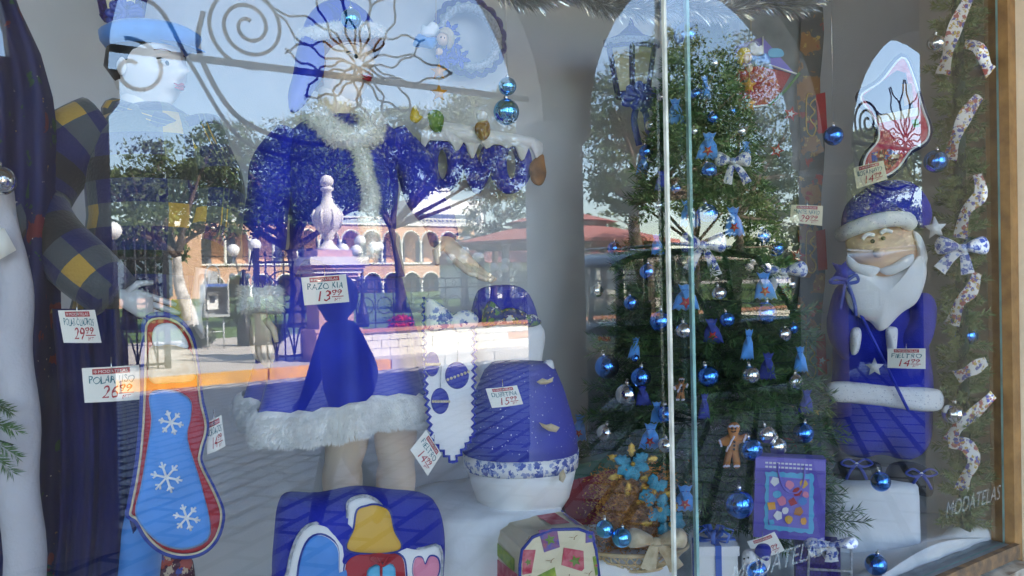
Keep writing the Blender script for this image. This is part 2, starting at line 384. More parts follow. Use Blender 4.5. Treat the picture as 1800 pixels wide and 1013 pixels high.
def plaid_mat(name='plaid', fu=8.0):
    m = mat(name, (0.02, 0.03, 0.15), 0.95, bump=0.25, bs=130, sheen=0.3); nt = m.node_tree; b = nt.nodes['Principled BSDF']
    uv = node(nt, 'ShaderNodeUVMap'); sp = node(nt, 'ShaderNodeSeparateXYZ'); nt.links.new(uv.outputs['UV'], sp.inputs[0])
    def cells(sock, sc_, off):
        a = node(nt, 'ShaderNodeMath', op='MULTIPLY_ADD'); nt.links.new(sock, a.inputs[0]); a.inputs[1].default_value = sc_; a.inputs[2].default_value = off
        f = node(nt, 'ShaderNodeMath', op='FLOORED_MODULO'); nt.links.new(a.outputs[0], f.inputs[0]); f.inputs[1].default_value = 4.0
        fl = node(nt, 'ShaderNodeMath', op='FLOOR'); nt.links.new(f.outputs[0], fl.inputs[0]); return fl.outputs[0]
    cu, cv = cells(sp.outputs[0], fu, 0.4), cells(sp.outputs[1], 19.0, 0.5)
    def is_(s_, v):
        c = node(nt, 'ShaderNodeMath', op='COMPARE'); nt.links.new(s_, c.inputs[0]); c.inputs[1].default_value = v; c.inputs[2].default_value = 0.1; return c.outputs[0]
    def mul(a, c):
        k = node(nt, 'ShaderNodeMath', op='MULTIPLY'); nt.links.new(a, k.inputs[0]); nt.links.new(c, k.inputs[1]); return k.outputs[0]
    def mx(a, colr, fac):
        x = node(nt, 'ShaderNodeMix', data_type='RGBA'); nt.links.new(fac, x.inputs['Factor'])
        if isinstance(a, tuple): x.inputs['A'].default_value = (*a, 1)
        else: nt.links.new(a, x.inputs['A'])
        x.inputs['B'].default_value = (*colr, 1); return x.outputs['Result']
    c = mx((0.012, 0.016, 0.10), (0.07, 0.085, 0.10), is_(cu, 1.0))
    c = mx(c, (0.075, 0.09, 0.105), is_(cv, 1.0)); c = mx(c, (0.022, 0.022, 0.026), is_(cv, 3.0))
    c = mx(c, (0.48, 0.30, 0.06), mul(is_(cu, 1.0), is_(cv, 1.0)))
    nt.links.new(c, b.inputs['Base Color'])
plaid_mat()
plaid_mat('plaid_torso', 16.0)
mat('fleece_grey', (0.50, 0.50, 0.56), 0.97, var=.05, bump=.3, bs=80)
def paver_mat():
    m = mat('pavers', (0.2, 0.2, 0.2), 0.85, bump=0.2, bs=6); nt = m.node_tree; b = nt.nodes['Principled BSDF']
    tc = node(nt, 'ShaderNodeTexCoord'); mp = node(nt, 'ShaderNodeMapping'); mp.inputs['Rotation'].default_value = (0, 0, R(38))
    br = node(nt, 'ShaderNodeTexBrick'); br.inputs['Scale'].default_value = 1.05; br.inputs['Mortar Size'].default_value = 0.032
    br.inputs['Color1'].default_value = (0.40, 0.39, 0.40, 1); br.inputs['Color2'].default_value = (0.33, 0.325, 0.33, 1); br.inputs['Mortar'].default_value = (0.015, 0.015, 0.016, 1)
    nt.links.new(tc.outputs['Object'], mp.inputs['Vector']); nt.links.new(mp.outputs['Vector'], br.inputs['Vector']); nt.links.new(br.outputs['Color'], b.inputs['Base Color'])
paver_mat()
def glass_mat():
    m = bpy.data.materials.new('window_glass'); m.use_nodes = True; nt = m.node_tree; nt.nodes.clear()
    out = node(nt, 'ShaderNodeOutputMaterial'); mx = node(nt, 'ShaderNodeMixShader'); tr = node(nt, 'ShaderNodeBsdfTransparent'); gl = node(nt, 'ShaderNodeBsdfGlossy')
    tr.inputs['Color'].default_value = (0.955, 0.955, 0.955, 1); gl.inputs['Roughness'].default_value = 0.0; gl.inputs['Color'].default_value = (1, 1, 1, 1)
    fr = node(nt, 'ShaderNodeFresnel'); fr.inputs['IOR'].default_value = 2.0
    k = node(nt, 'ShaderNodeMath', op='MULTIPLY'); k.inputs[1].default_value = 0.68; k.use_clamp = True
    tc = node(nt, 'ShaderNodeTexCoord'); nz = node(nt, 'ShaderNodeTexNoise'); nz.inputs['Scale'].default_value = 1.3; nz.inputs['Detail'].default_value = 1
    bp = node(nt, 'ShaderNodeBump'); bp.inputs['Strength'].default_value = 0.008; bp.inputs['Distance'].default_value = 0.004
    nt.links.new(tc.outputs['Object'], nz.inputs['Vector']); nt.links.new(nz.outputs['Fac'], bp.inputs['Height']); nt.links.new(bp.outputs['Normal'], gl.inputs['Normal'])
    nt.links.new(fr.outputs[0], k.inputs[0]); nt.links.new(k.outputs[0], mx.inputs[0]); nt.links.new(tr.outputs[0], mx.inputs[1]); nt.links.new(gl.outputs[0], mx.inputs[2])
    df = node(nt, 'ShaderNodeBsdfDiffuse'); df.inputs['Color'].default_value = (0.7, 0.7, 0.68, 1); m3 = node(nt, 'ShaderNodeMixShader')
    sm = node(nt, 'ShaderNodeTexNoise'); sm.inputs['Scale'].default_value = 2.2; sm.inputs['Detail'].default_value = 9; sm.inputs['Roughness'].default_value = .7; sm.inputs['Distortion'].default_value = 1.2
    mpp = node(nt, 'ShaderNodeMapping'); mpp.inputs['Scale'].default_value = (1, 1, 3.0); nt.links.new(tc.outputs['Object'], mpp.inputs['Vector']); nt.links.new(mpp.outputs['Vector'], sm.inputs['Vector'])
    mr = node(nt, 'ShaderNodeMapRange'); mr.inputs['From Min'].default_value = .45; mr.inputs['From Max'].default_value = .85; mr.inputs['To Min'].default_value = .0; mr.inputs['To Max'].default_value = .02      # dust and wiping smears
    nt.links.new(sm.outputs['Fac'], mr.inputs['Value']); nt.links.new(mr.outputs['Result'], m3.inputs[0]); nt.links.new(mx.outputs[0], m3.inputs[1]); nt.links.new(df.outputs[0], m3.inputs[2])
    nt.links.new(m3.outputs[0], out.inputs['Surface']); MATS['window_glass'] = m
    m2 = bpy.data.materials.new('glass_back'); m2.use_nodes = True; nt = m2.node_tree; nt.nodes.clear()
    out = node(nt, 'ShaderNodeOutputMaterial'); tr = node(nt, 'ShaderNodeBsdfTransparent'); tr.inputs['Color'].default_value = (0.985, 0.985, 0.985, 1)
    nt.links.new(tr.outputs[0], out.inputs['Surface']); MATS['glass_back'] = m2
glass_mat()

# ------------------------------------------------------------------ lettering
_txt = {}
def text2d(s, shear=0.0):
    if (s, shear) in _txt: return _txt[(s, shear)]
    cu = bpy.data.curves.new('t', 'FONT'); cu.body = s; cu.size = 1.0; cu.shear = shear; cu.resolution_u = 3; cu.align_x = 'LEFT'
    o = bpy.data.objects.new('t', cu); col.objects.link(o); dg = bpy.context.evaluated_depsgraph_get(); me = o.evaluated_get(dg).to_mesh()
    vs = [(v.co.x, v.co.y) for v in me.vertices]; fs = [tuple(p.vertices) for p in me.polygons]
    o.evaluated_get(dg).to_mesh_clear(); bpy.data.objects.remove(o); bpy.data.curves.remove(cu)
    x0, x1 = min(v[0] for v in vs), max(v[0] for v in vs); y0, y1 = min(v[1] for v in vs), max(v[1] for v in vs)
    vs = [((x - x0) / max(x1 - x0, 1e-6), (y - y0) / max(y1 - y0, 1e-6)) for x, y in vs]
    _txt[(s, shear)] = (vs, fs); return vs, fs
def put_text(s, fn, box, m, parent, name='lettering', shear=0.0, jit=0.0):
    """fn(u, v) -> point; box = u0, v0, u1, v1 inside the card (v upwards)"""
    vs, fs = text2d(s, shear); u0, v0, u1, v1 = box
    pts = [fn(u0 + x * (u1 - u0) + jit * math.sin(x * 23 + y * 5), v0 + y * (v1 - v0) + jit * 1.6 * math.sin(x * 17 + 1)) for x, y in vs]
    return MB().add(pts, fs).build(name, m, parent, smooth=False)

mat('car_black', (0.012, 0.012, 0.016), 0.25, coat=0.6)
mat('car_trim', (0.02, 0.02, 0.02), 0.6)
mat('car_glass', (0.30, 0.34, 0.34), 0.05, alpha=0.35)
mat('chrome', (0.6, 0.6, 0.62), 0.15, metal=1.0)
mat('lamp_lens', (0.7, 0.7, 0.68), 0.1)
mat('tail_red', (0.4, 0.01, 0.01), 0.2)
# ================================================================== THE SETTING
def struct(o): o['kind'] = 'structure'; return o
def sheet(name, x0, x1, y0, y1, z, m, th=0.02):
    return struct(MB().box((x0, y0, z - th), (x1, y1, z)).build(name, m, smooth=False))
sheet('ground', -700, 700, -900, 60, -0.18, 'concrete')
sheet('street', -60, 90, -12.8, -4.7, -0.12, 'pavers')
sheet('arcade_pavement', -16, 26, -4.7, -0.02, 0.0, 'pavers', 0.15)
sheet('plaza_pavement', -60, 120, -140, -13.02, 0.05, 'concrete', 0.2)
lawn = sheet('lawn', -30, 100, -110, -22.5, 0.062, 'grass', 0.01)
# kerb of single stones, yellow by the crossing
kx = -4.0; i = 0
kerb = thing('kerb', 'stone kerb along the plaza, painted yellow beside the gate', 'kerb', (8, -12.9, -0.12)); kerb['kind'] = 'structure'
while kx < 30:
    yel = kx < rX(612, 12.8)
    MB().box((kx, -13.02, -0.16), (kx + 1.17, -12.80, 0.07)).build('kerb_stone', 'kerb_yellow' if yel else 'concrete', kerb, smooth=False); kx += 1.2

# ---- the shop building: arcade columns, arches, roof
XC = [0.47 + 3.76 * k for k in range(-4, 7)]
shop = thing('shop_building', 'cream shop building with an arched arcade over the pavement', 'building', (4.2, 2, 0)); shop['kind'] = 'structure'
YA0, YA1, SPR, RAD, ZT = -4.25, -3.85, 2.9, 1.50, 5.2
for xc in XC:
    if xc == XC[4]:
        MB().box((xc - .45, -4.28, 0), (xc + .245, -3.82, 2.70)).build('pier', 'plaster_grey', shop, smooth=False); MB().box((xc - .50, -4.33, 2.70), (xc + .30, -3.77, 2.9)).build('pier_capital', 'plaster_grey', shop, smooth=False); continue
    m = MB(); m.lathe([(0.27, 0), (0.27, 0.10), (0.255, 0.14), (0.25, 2.62), (0.27, 2.66), (0.25, 2.70), (0.25, 2.74), (0.32, 2.82), (0.33, 2.9)], (xc, -4.05, 0), 24)
    m.build('column', 'plaster_grey', shop, smooth='auto')
m = MB(); NSEG = 20
for a, b in zip(XC[:-1], XC[1:]):
    pts = [(a, SPR)]; cx = (a + b) / 2; rr = (b - a) / 2 - 0.25
    pts += [(cx - rr * math.cos(math.pi * k / NSEG), SPR + rr * math.sin(math.pi * k / NSEG)) for k in range(NSEG + 1)] + [(b, SPR)]
    for (xa, za), (xb, zb) in zip(pts[:-1], pts[1:]):
        f = [(xa, YA0, za), (xb, YA0, zb), (xb, YA0, ZT), (xa, YA0, ZT), (xa, YA1, za), (xb, YA1, zb), (xb, YA1, ZT), (xa, YA1, ZT)]
        m.add(f, [(0, 1, 2, 3), (5, 4, 7, 6), (1, 0, 4, 5)])
m.build('arch_wall', 'plaster_grey', shop, smooth=False)
MB().box((-16, -4.25, 5.2), (26, 0.3, 5.35)).build('arcade_ceiling', 'ceiling_paint', shop, smooth=False)
MB().box((-16, -4.25, 5.35), (26, -3.9, 7.9)).build('upper_wall', 'plaster_cream', shop, smooth=False)
MB().box((-16, -4.35, 7.9), (26, 13, 8.1)).build('roof', 'concrete', shop, smooth=False)
for xx in (-16.2, 26): MB().box((xx, -0.0, 0), (xx + 0.2, 13, 7.9)).build('end_wall', 'plaster_cream', shop, smooth=False)
MB().box((-16, 12.8, 0), (26, 13, 7.9)).build('rear_wall', 'plaster_cream', shop, smooth=False)
XG = atY(1757, 500, 0).x                 # right edge of the glazing
FLZ = 0.55                               # display floor
MB().box((-16, 0.02, 3.05), (26, 0.20, 5.2)).build('front_wall', 'pier_cream', shop, smooth=False)
MB().box((-16, -0.02, 0), (XG + 0.05, 0.12, FLZ - 0.055)).build('stall_riser', 'plaster_cream', shop, smooth=False)
MB().box((XG + 0.115, -0.36, 0), (XG + 1.2, 0.20, 5.19)).build('pier', 'pier_cream', shop, smooth=False)
MB().box((XG + 1.2, 0.0, 0), (26, 0.2, 5.19)).build('front_wall', 'pier_cream', shop, smooth=False)
MB().box((-16, 0.0, 0.5), (-1.6, 0.2, 3.05)).build('front_wall', 'pier_cream', shop, smooth=False)
# display box
YB, XR = 1.25, XG + 0.34
def wavy_wall(name, p0, p1, z0, z1, nrm, amp, mname):
    p0, p1, nrm = Vector(p0), Vector(p1), Vector(nrm); rows = []
    for i in range(15):
        z = z0 + (z1 - z0) * i / 14; r = []
        for j in range(61):
            t = j / 60; w = amp * (math.sin(t * 37) * 0.5 + math.sin(t * 17 + z) * 0.8 + 0.3 * math.sin(z * 4 + t * 9)); q = p0.lerp(p1, t) + nrm * w; q.z = z; r.append(q)
        rows.append(r)
    return struct(MB().strip(rows).build(name, mname))
wavy_wall('back_wall', (-1.6, YB, 0), (XR + 0.01, YB, 0), FLZ - 0.1, 3.06, (0, 1, 0), 0.006, 'wall_cloth')
wavy_wall('side_wall', (XR, 0.02, 0), (XR - 0.62, YB + 0.02, 0), FLZ - 0.1, 3.06, (1, 0, 0), 0.006, 'wall_cloth')
struct(MB().box((-1.6, 0.1, FLZ - 0.2), (-1.55, YB, 3.06)).build('side_wall', 'wall_cloth', smooth=False))
struct(MB().box((-1.62, 0.03, 3.06), (XR + 0.2, YB + 0.2, 3.12)).build('display_ceiling', 'wall_cloth', smooth=False))
rows = []
for i in range(25):
    y = 0.05 + (YB + 0.05) * i / 24; r = []
    for j in range(81):
        x = -1.6 + (XR + 1.7) * j / 80
        z = FLZ + 0.012 * math.sin(x * 7 + y * 3) + 0.010 * math.sin(x * 3.1 - y * 11) + 0.05 * max(0, 1 - (y - 0.05) / 0.12) * (0.5 + 0.3 * math.sin(x * 5))
        r.append(Vector((x, y, z)))
    rows.append(r)
struct(MB().strip(rows).build('display_floor', 'batting'))

# ---- the window: frame, sill and two lapped panes
frame = thing('window_frame', 'varnished wooden window frame with a flaking painted sill', 'window frame', (XG, 0, FLZ))
MB().box((XG + 0.015, -0.035, FLZ - 0.10), (XG + 0.075, 0.05, 3.05)).build('jamb', 'wood', frame, smooth=False)
MB().box((XG + 0.078, -0.20, FLZ - 0.10), (XG + 0.112, -0.02, 3.05)).build('jamb', 'pier_cream', frame, smooth=False)
MB().box((-1.6, -0.03, FLZ - 0.052), (XG + 0.012, 0.06, FLZ - 0.005)).build('bottom_rail', 'sill_metal', frame, smooth=False)
pts = [(-1.6, 0)] ; m = MB()
m.box((XG - 0.62, -0.055, FLZ - 0.045), (XG + 0.012, -0.032, FLZ + 0.006)).build('glazing_bead', 'old_wood', frame, smooth=False)
MB().box((-1.6, -0.10, FLZ - 0.12), (XG + 0.012, -0.04, FLZ - 0.056)).build('sill_board', 'flaked_paint', frame, smooth=False)
MB().box((-1.6, -0.15, FLZ - 0.165), (XG + 0.10, -0.045, FLZ - 0.124)).build('lower_sill', 'old_wood', frame, smooth=False)
MB().box((-1.6, -0.03, 3.0), (XG + 0.012, 0.06, 3.05)).build('top_rail', 'wood', frame, smooth=False)
def pane(label, x0, x1, y):
    me = MB().box((x0, y, FLZ - 0.004), (x1, y + 0.008, 3.0))
    o = me.build('glass_pane', ['window_glass', 'glass_back', 'glass_edge'], smooth=False)
    for p in o.data.polygons: p.material_index = 0 if p.normal.y < -0.5 else (1 if p.normal.y > 0.5 else 2)
    return tag(o, label, 'window pane', 'shop window panes')
XE0, XE1 = atY(1180, 500, 0).x, atY(1213, 500, 0.02).x
pL = pane('large clear window pane in front of the two dressed mannequins', -1.6, XE1, 0.016)
pR = pane('clear window pane in front of the bearded plush figure', XE0, XG + 0.014, 0.0)
MB().box((XE0 - 0.009, -0.001, FLZ), (XE0 - 0.0005, 0.009, 3.0)).build('polished_edge', 'edge_strip', pR, smooth=False)
MB().box((XE1 + 0.0005, 0.015, FLZ), (XE1 + 0.011, 0.025, 3.0)).build('polished_edge', 'glass_edge', pL, smooth=False)
def glass_word(c, w, h, rise, y0):
    fn = lambda u, v: Vector((c.x + (u - 0.5) * w, y0, c.z + (v - 0.5) * h + (u - .5) * rise))
    return fn
c = atY(1712, 880, 0); put_text('MODATELAS', glass_word(c, 0.40, 0.055, 0.0, -0.002), (0, 0, 1, 1), 'etch', pR, 'etched_lettering', 0.3)
c = atY(1370, 985, 0); put_text('MODATELAS', glass_word(c, 0.42, 0.055, 0.0, -0.002), (0, 0, 1, 1), 'etch', pR, 'etched_lettering', 0.3)

# ---- iron tie bar with wire poinsettia and scrolls in an arch
def ornament(label, xc, scroll_right):
    Y = -4.05; z0 = 3.1; t = thing('iron_ornament', label, 'iron ornament', (xc, Y, z0), 'iron ornaments hung in the arcade arches')
    MB().tube([(xc - 1.72, Y, z0), (xc + 1.72, Y, z0 + 0.02)], 0.026, 8).build('tie_bar', 'iron_beam', t)
    def spiral(cx, cz, r0, turns, sgn, tail):
        pts = []
        for k in range(90):
            a = k / 89 * turns * 2 * math.pi; r = 0.04 + (r0 - 0.04) * k / 89
            pts.append((cx + sgn * r * math.cos(a + 1.2), Y, cz + r * math.sin(a + 1.2)))
        if tail: pts += [(x, Y, z) for x, z in cat([(pts[-1][0], pts[-1][2])] + tail, 8, False)][1:]
        MB().tube(pts, 0.014, 6).build('scroll', 'iron_beam', t)
    spiral(xc - 0.72, z0 + 0.27, 0.29, 2.6, 1, None)
    MB().tube([(x, Y, z) for x, z in cat([(xc - 1.02, z0 + .32), (xc - 1.05, z0 + .05), (xc - .85, z0 - .32), (xc - .55, z0 - .47), (xc - .2, z0 - .5), (xc + .1, z0 - .44)], 10, False)], 0.018, 6).build('scroll', 'iron_beam', t)
    MB().tube([(x, Y, z) for x, z in cat([(xc - 1.55, z0 + .35), (xc - 1.3, z0 + .3), (xc - 1.1, z0 - .05), (xc - .8, z0 - .5), (xc - .4, z0 - .62)], 10, False)], 0.014, 6).build('scroll', 'iron_beam', t)
    spiral(xc - 1.45, z0 - 0.12, 0.2, 1.1, 1, None)
    if scroll_right: spiral(xc + 0.95, z0 + 0.27, 0.26, 2.4, -1, None)
    pet = [(90, .75), (62, .72), (118, .70), (25, .62), (155, .68), (2, .8), (178, .55), (-35, .55), (-70, .5), (-110, .5), (-145, .5)]
    for a, L in pet:
        a = R(a); d = Vector((math.cos(a), 0, math.sin(a))); n = Vector((-math.sin(a), 0, math.cos(a))); o = Vector((xc + 0.08, Y, z0 + 0.12))
        for sg in (-1, 1):
            pts = [o + d * (L * s) + n * sg * (0.10 * math.sin(math.pi * min(1, s * 1.02)) + 0.018 * math.sin(s * 19 + L * 20)) for s in np.linspace(0.05, 1, 14)]
            MB().tube(pts, 0.009, 5).build('petal_wire', 'iron_beam', t)
    return t
ornament('dark iron bar with wire poinsettia and scrolls beside grey column, above the phone hood', (XC[4] + XC[5]) / 2, False)
ornament('dark iron bar with wire poinsettia in the arch beyond the second column', (XC[6] + XC[7]) / 2 - 0.25, True)

# ---- low block wall with iron railing on the plaza edge
DW = 13.8; wx0 = rX(622, DW); wx1 = wx0 + 16.5
lw = thing('low_wall', 'low wall of white blocks with terracotta coping along the plaza', 'wall', ((wx0 + wx1) / 2, -DW, 0.05))
MB().box((wx0, -DW - 0.22, 0.04), (wx1, -DW - 0.012, 0.53)).build('wall_core', 'mortar', lw, smooth=False)
proto = None; bw, bh = 0.395, 0.17
for r_ in range(3):
    x = wx0 - (bw / 2 if r_ % 2 else 0); k = 0
    while x < wx1 - bw:
        if x > wx0 - 0.01:
            if proto is None:
                bm = MB().box((0.006, -0.02, 0.006), (bw - 0.006, 0.0, bh - 0.006)); proto = bm.build('block', 'block_white', lw, smooth=False, local=True); b = proto; orange = proto.data.copy(); orange.materials[0] = MAT('block_orange')
            else: b = proto.copy(); col.objects.link(b)
            b.parent = lw; b.location = Vector((x, -DW, 0.04 + r_ * bh)) - Vector(lw['_at'])
            if r_ == 1 and (abs(x - rX(905, DW)) < 0.2): b.data = orange
        x += bw; k += 1
MB().box((wx0 - 0.02, -DW - 0.27, 0.552), (wx1, -DW + 0.05, 0.62)).build('coping', 'cap_terracotta', lw, smooth=False)
rl = thing('railing', 'black iron railing with ring motifs on top of the low white wall', 'railing', ((wx0 + wx1) / 2, -DW - 0.1, 0.62))
for z in (0.72, 1.42, 1.62): MB().box((wx0, -DW - 0.125, z), (wx1, -DW - 0.085, z + 0.035)).build('rail', 'iron', rl, smooth=False)
bal = ring = None
for k in range(int((wx1 - wx0) / 0.42)):
    x = wx0 + 0.1 + k * 0.42
    if bal is None:
        bal = MB().tube([(0, 0, 0), (0, 0, 1.0)], 0.014, 6).build('baluster', 'iron', rl, local=True)
        ring = MB().tube([(0.17 * math.cos(a), 0, 0.17 * math.sin(a)) for a in np.linspace(0, 2 * math.pi, 21)], 0.011, 5, cap=False).build('ring', 'iron', rl, local=True); b, g = bal, ring
        dia = MB().tube([(0.06, 0, 0), (0, 0, 0.07), (-0.06, 0, 0), (0, 0, -0.07), (0.06, 0, 0)], 0.01, 4, cap=False).build('diamond', 'iron', rl, local=True); d_ = dia
    else:
        b, g, d_ = bal.copy(), ring.copy(), dia.copy(); [col.objects.link(q) for q in (b, g, d_)]
    L = Vector(rl['_at']); b.location = Vector((x, -DW - 0.105, 0.63)) - L; g.location = Vector((x + 0.21, -DW - 0.105, 1.1)) - L; d_.location = Vector((x + 0.21, -DW - 0.105, 1.54)) - L
    for q in (b, g, d_): q.parent = rl

# ---- gate pillar with urn
pp = rv(583, 640, 13.95); px_, py_ = pp.x, -13.95; ps = 0.36
gp = thing('gate_pillar', 'pink and white gate pillar topped by a carved stone urn', 'pillar', (px_, py_, 0.05))
def bx(name, h, z0, z1, m): return MB().box((px_ - h, py_ - h, z0), (px_ + h, py_ + h, z1)).build(name, m, gp, smooth=False)
bx('plinth', ps + 0.10, 0.05, 0.62, 'stone_pink'); bx('plinth_cap', ps + 0.13, 0.62, 0.68, 'stone_pink'); bx('shaft', ps, 0.68, 1.62, 'stone_pink')
for k, (h, z) in enumerate([(0.40, 1.62), (0.44, 1.70), (0.49, 1.78), (0.54, 1.86)]): bx('cornice', h, z, z + 0.08, 'stone_pink' if k % 2 else 'stone_white')
bx('cornice', 0.60, 1.94, 2.10, 'stone_white'); bx('urn_base', 0.36, 2.10, 2.24, 'stone_pink')
MB().box((px_ - 0.2, py_ + ps, 1.15), (px_ + 0.2, py_ + ps + 0.02, 1.6)).build('panel', 'stone_white', gp, smooth=False)
MB().tube([(px_ + 0.14 * math.cos(a), py_ + ps + 0.025, 1.38 + 0.16 * math.sin(a)) for a in np.linspace(0, 2 * math.pi, 22)], 0.016, 6, cap=False).build('medallion', 'cap_terracotta', gp)
MB().box((px_ - 0.22, py_ + ps + 0.1, 0.12), (px_ + 0.22, py_ + ps + 0.12, 0.56)).build('panel', 'stone_white', gp, smooth=False)
u = MB(); prof = [(0.26, 2.24), (0.20, 2.30), (0.10, 2.40), (0.08, 2.46), (0.13, 2.50), (0.11, 2.55), (0.22, 2.66), (0.30, 2.84), (0.31, 2.96), (0.25, 3.06), (0.14, 3.18), (0.10, 3.30), (0.085, 3.42), (0.13, 3.46), (0.13, 3.50), (0.07, 3.53)]
u.lathe(prof, (px_, py_, 0), 24)
urn = u.build('urn', 'stone_white', gp)
for k in range(8):
    a = k * math.pi / 4; MB().tube([(px_ + r_ * math.cos(a), py_ + r_ * math.sin(a), z) for r_, z in ((0.225, 2.68), (0.305, 2.84), (0.315, 2.95), (0.26, 3.05))], 0.025, 6).build('gadroon', 'stone_white', urn)
MB().ball((px_, py_, 3.63), 0.135).build('ball_finial', 'stone_white', gp)

# ---- wrought gate leaves
def gate(label, xa, xb, D, zt, arcs):
    a, b = rX(xa, D), rX(xb, D); t = thing('iron_gate', label, 'gate', ((a + b) / 2, -D, 0.05)); n = max(4, int((b - a) / 0.16))
    for z in (0.12, 0.75, 1.0, zt): MB().box((a, -D - 0.02, z), (b, -D + 0.02, z + 0.045)).build('rail', 'iron', t, smooth=False)
    for k in range(n + 1):
        x = a + (b - a) * k / n; h = zt + (0.45 * math.sin(math.pi * k / n) if arcs else 0.12)
        MB().tube([(x, -D, 0.06), (x, -D, h)], 0.017, 6).build('bar', 'iron', t)
        MB().lathe([(0.0, h + 0.13), (0.035, h + 0.05), (0.0, h)][::-1], (x, -D, 0), 6).build('spear', 'iron', t)
    for k in range(n // 2):
        x = a + (b - a) * (2 * k + 1) / n
        MB().tube([(x - (b - a) / n + (2 * (b - a) / n) * s, -D, 0.15 + 0.58 * math.sin(math.pi * s)) for s in np.linspace(0, 1, 13)], 0.017, 6).build('arch_loop', 'iron', t)
    xm = (a + b) / 2; rr = min(0.42, (b - a) * 0.36)
    for r_ in (rr, rr * 0.6): MB().tube([(xm + r_ * math.cos(q), -D, 1.46 + r_ * math.sin(q)) for q in np.linspace(0, 2 * math.pi, 25)], 0.018, 6, cap=False).build('ring', 'iron', t)
    for s in (-1, 1): MB().tube([(xm - s * rr, -D, 1.46 - rr), (xm + s * rr, -D, 1.46 + rr)], 0.013, 5).build('cross_bar', 'iron', t)
    for x in (a, b): MB().box((x - 0.05, -D - 0.05, 0.05), (x + 0.05, -D + 0.05, zt + 0.3)).build('gate_post', 'iron', t, smooth=False)
gate('black wrought iron gate leaf next to the urn pillar', 452, 546, 14.3, 2.0, False)
gate('arched black iron gate leaf beside the leaning white-footed tree', 202, 292, 14.6, 2.1, True)

# ---- telephone hood
def phone():
    D = 18.5; p = rv(380, 606, D); x, y, z = p.x, -D, 0.05
    t = thing('public_telephone', 'grey public telephone hood on two legs, standing in the plaza', 'telephone', (x, y, z))
    for s in (-1, 1): MB().tube([(x + s * 0.19, y, z), (x + s * 0.19, y, z + 0.8)], 0.022, 8).build('leg', 'phone_grey', t)
    MB().tube([(x - .19, y, z + .42), (x + .19, y, z + .42)], 0.015, 6).build('cross_bar', 'phone_grey', t)
    m = MB(); zz = z + 0.78
    m.box((x - .27, y - .2, zz), (x + .27, y - .18, zz + .78)); m.box((x - .29, y - .2, zz), (x - .26, y + .2, zz + .78)); m.box((x + .26, y - .2, zz), (x + .29, y + .2, zz + .78)); m.box((x - .258, y - .178, zz), (x + .258, y + .2, zz + .06)); m.box((x - .258, y - .178, zz + .72), (x + .258, y + .22, zz + .80))
    h = m.build('hood', 'phone_grey', t, smooth=False)
    MB().box((x - .25, y + .221, zz + .73), (x + .25, y + .226, zz + .79)).build('sign_band', 'phone_blue', h, smooth=False)
    MB().box((x - .16, y - .175, zz + .18), (x + .10, y - .08, zz + .6)).build('phone_box', 'globe_white', t, smooth=False)
    MB().box((x - .10, y - .079, zz + .34), (x + .02, y - .074, zz + .50)).build('keypad', 'black', t, smooth=False)
    MB().tube([(x + .15, y - .1, zz + .5), (x + .19, y - .05, zz + .4), (x + .15, y - .1, zz + .3)], 0.03, 8).build('handset', 'black', t)
    MB().tube([(x + 0.17 * math.cos(a) - 0.0, y - .15, zz + 0.8 + 0.45 * max(0, math.sin(a)) ** 0.5) for a in np.linspace(0, math.pi, 19)], 0.02, 6).build('top_loop', 'phone_grey', t)
    MB().box((x - .12, y - .155, zz + .81), (x + .12, y - .145, zz + 1.1)).build('top_plate', 'phone_grey', t, smooth=False)
phone()

# ---- street lamps with white globes
def lamp(label, x, ytop, D, globes, pr=0.05):
    p = rv(x, ytop, D); X, Y, Z = p.x, -D, p.z
    t = thing('street_lamp', label, 'street lamp', (X, Y, 0.05), 'globe lamps in the plaza')
    MB().lathe([(0.2, 0.05), (0.2, 0.5), (0.12, 0.7), (0.08, 0.9), (0.06, 1.2), (0.05, Z - 0.5)], (X, Y, 0), 12).build('post', 'iron', t)
    for k, (dx, dz, r_) in enumerate(globes):
        MB().tube([(X, Y, Z - .5), (X + dx * .6, Y, Z - .55 + dz * .3), (X + dx, Y, Z + dz - r_)], 0.02, 6).build('bracket', 'iron', t)
        MB().ball((X + dx, Y + (0.25 if k % 2 else -0.1), Z + dz), r_, 16, 10).build('globe', 'globe_white', t)
g5 = [(-0.62, 0.0, 0.20), (-0.3, -0.05, 0.19), (0, 0.28, 0.20), (0.35, 0.05, 0.20), (0.68, 0.08, 0.19)]
lamp('black lamp post with five white globes behind the urn pillar', 636, 438, 24, g5)
lamp('black lamp post with two large white globes beside the public telephone', 428, 440, 19, [(-0.22, 0.0, 0.16), (0.22, 0.12, 0.16)])
lamp('small far lamp with four white globes in front of the orange arches', 427, 486, 40, [(-0.5, 0, .17), (-.15, .1, .17), (.25, 0, .17), (.55, -.1, .17)])
lamp('black lamp post with one white globe rising over the arched gate', 200, 405, 15.5, [(0, 0.0, 0.17)])
lamp('lamp post with dim globes in front of the red roofed kiosk', 820, 455, 26, g5)
lamp('lamp post with globes beside the kiosk posts', 892, 470, 29, g5)
lamp('slim lamp with globes behind the parked car', 1330, 470, 17, [(-.25, 0, .14), (.25, 0, .14), (0, .2, .14)])

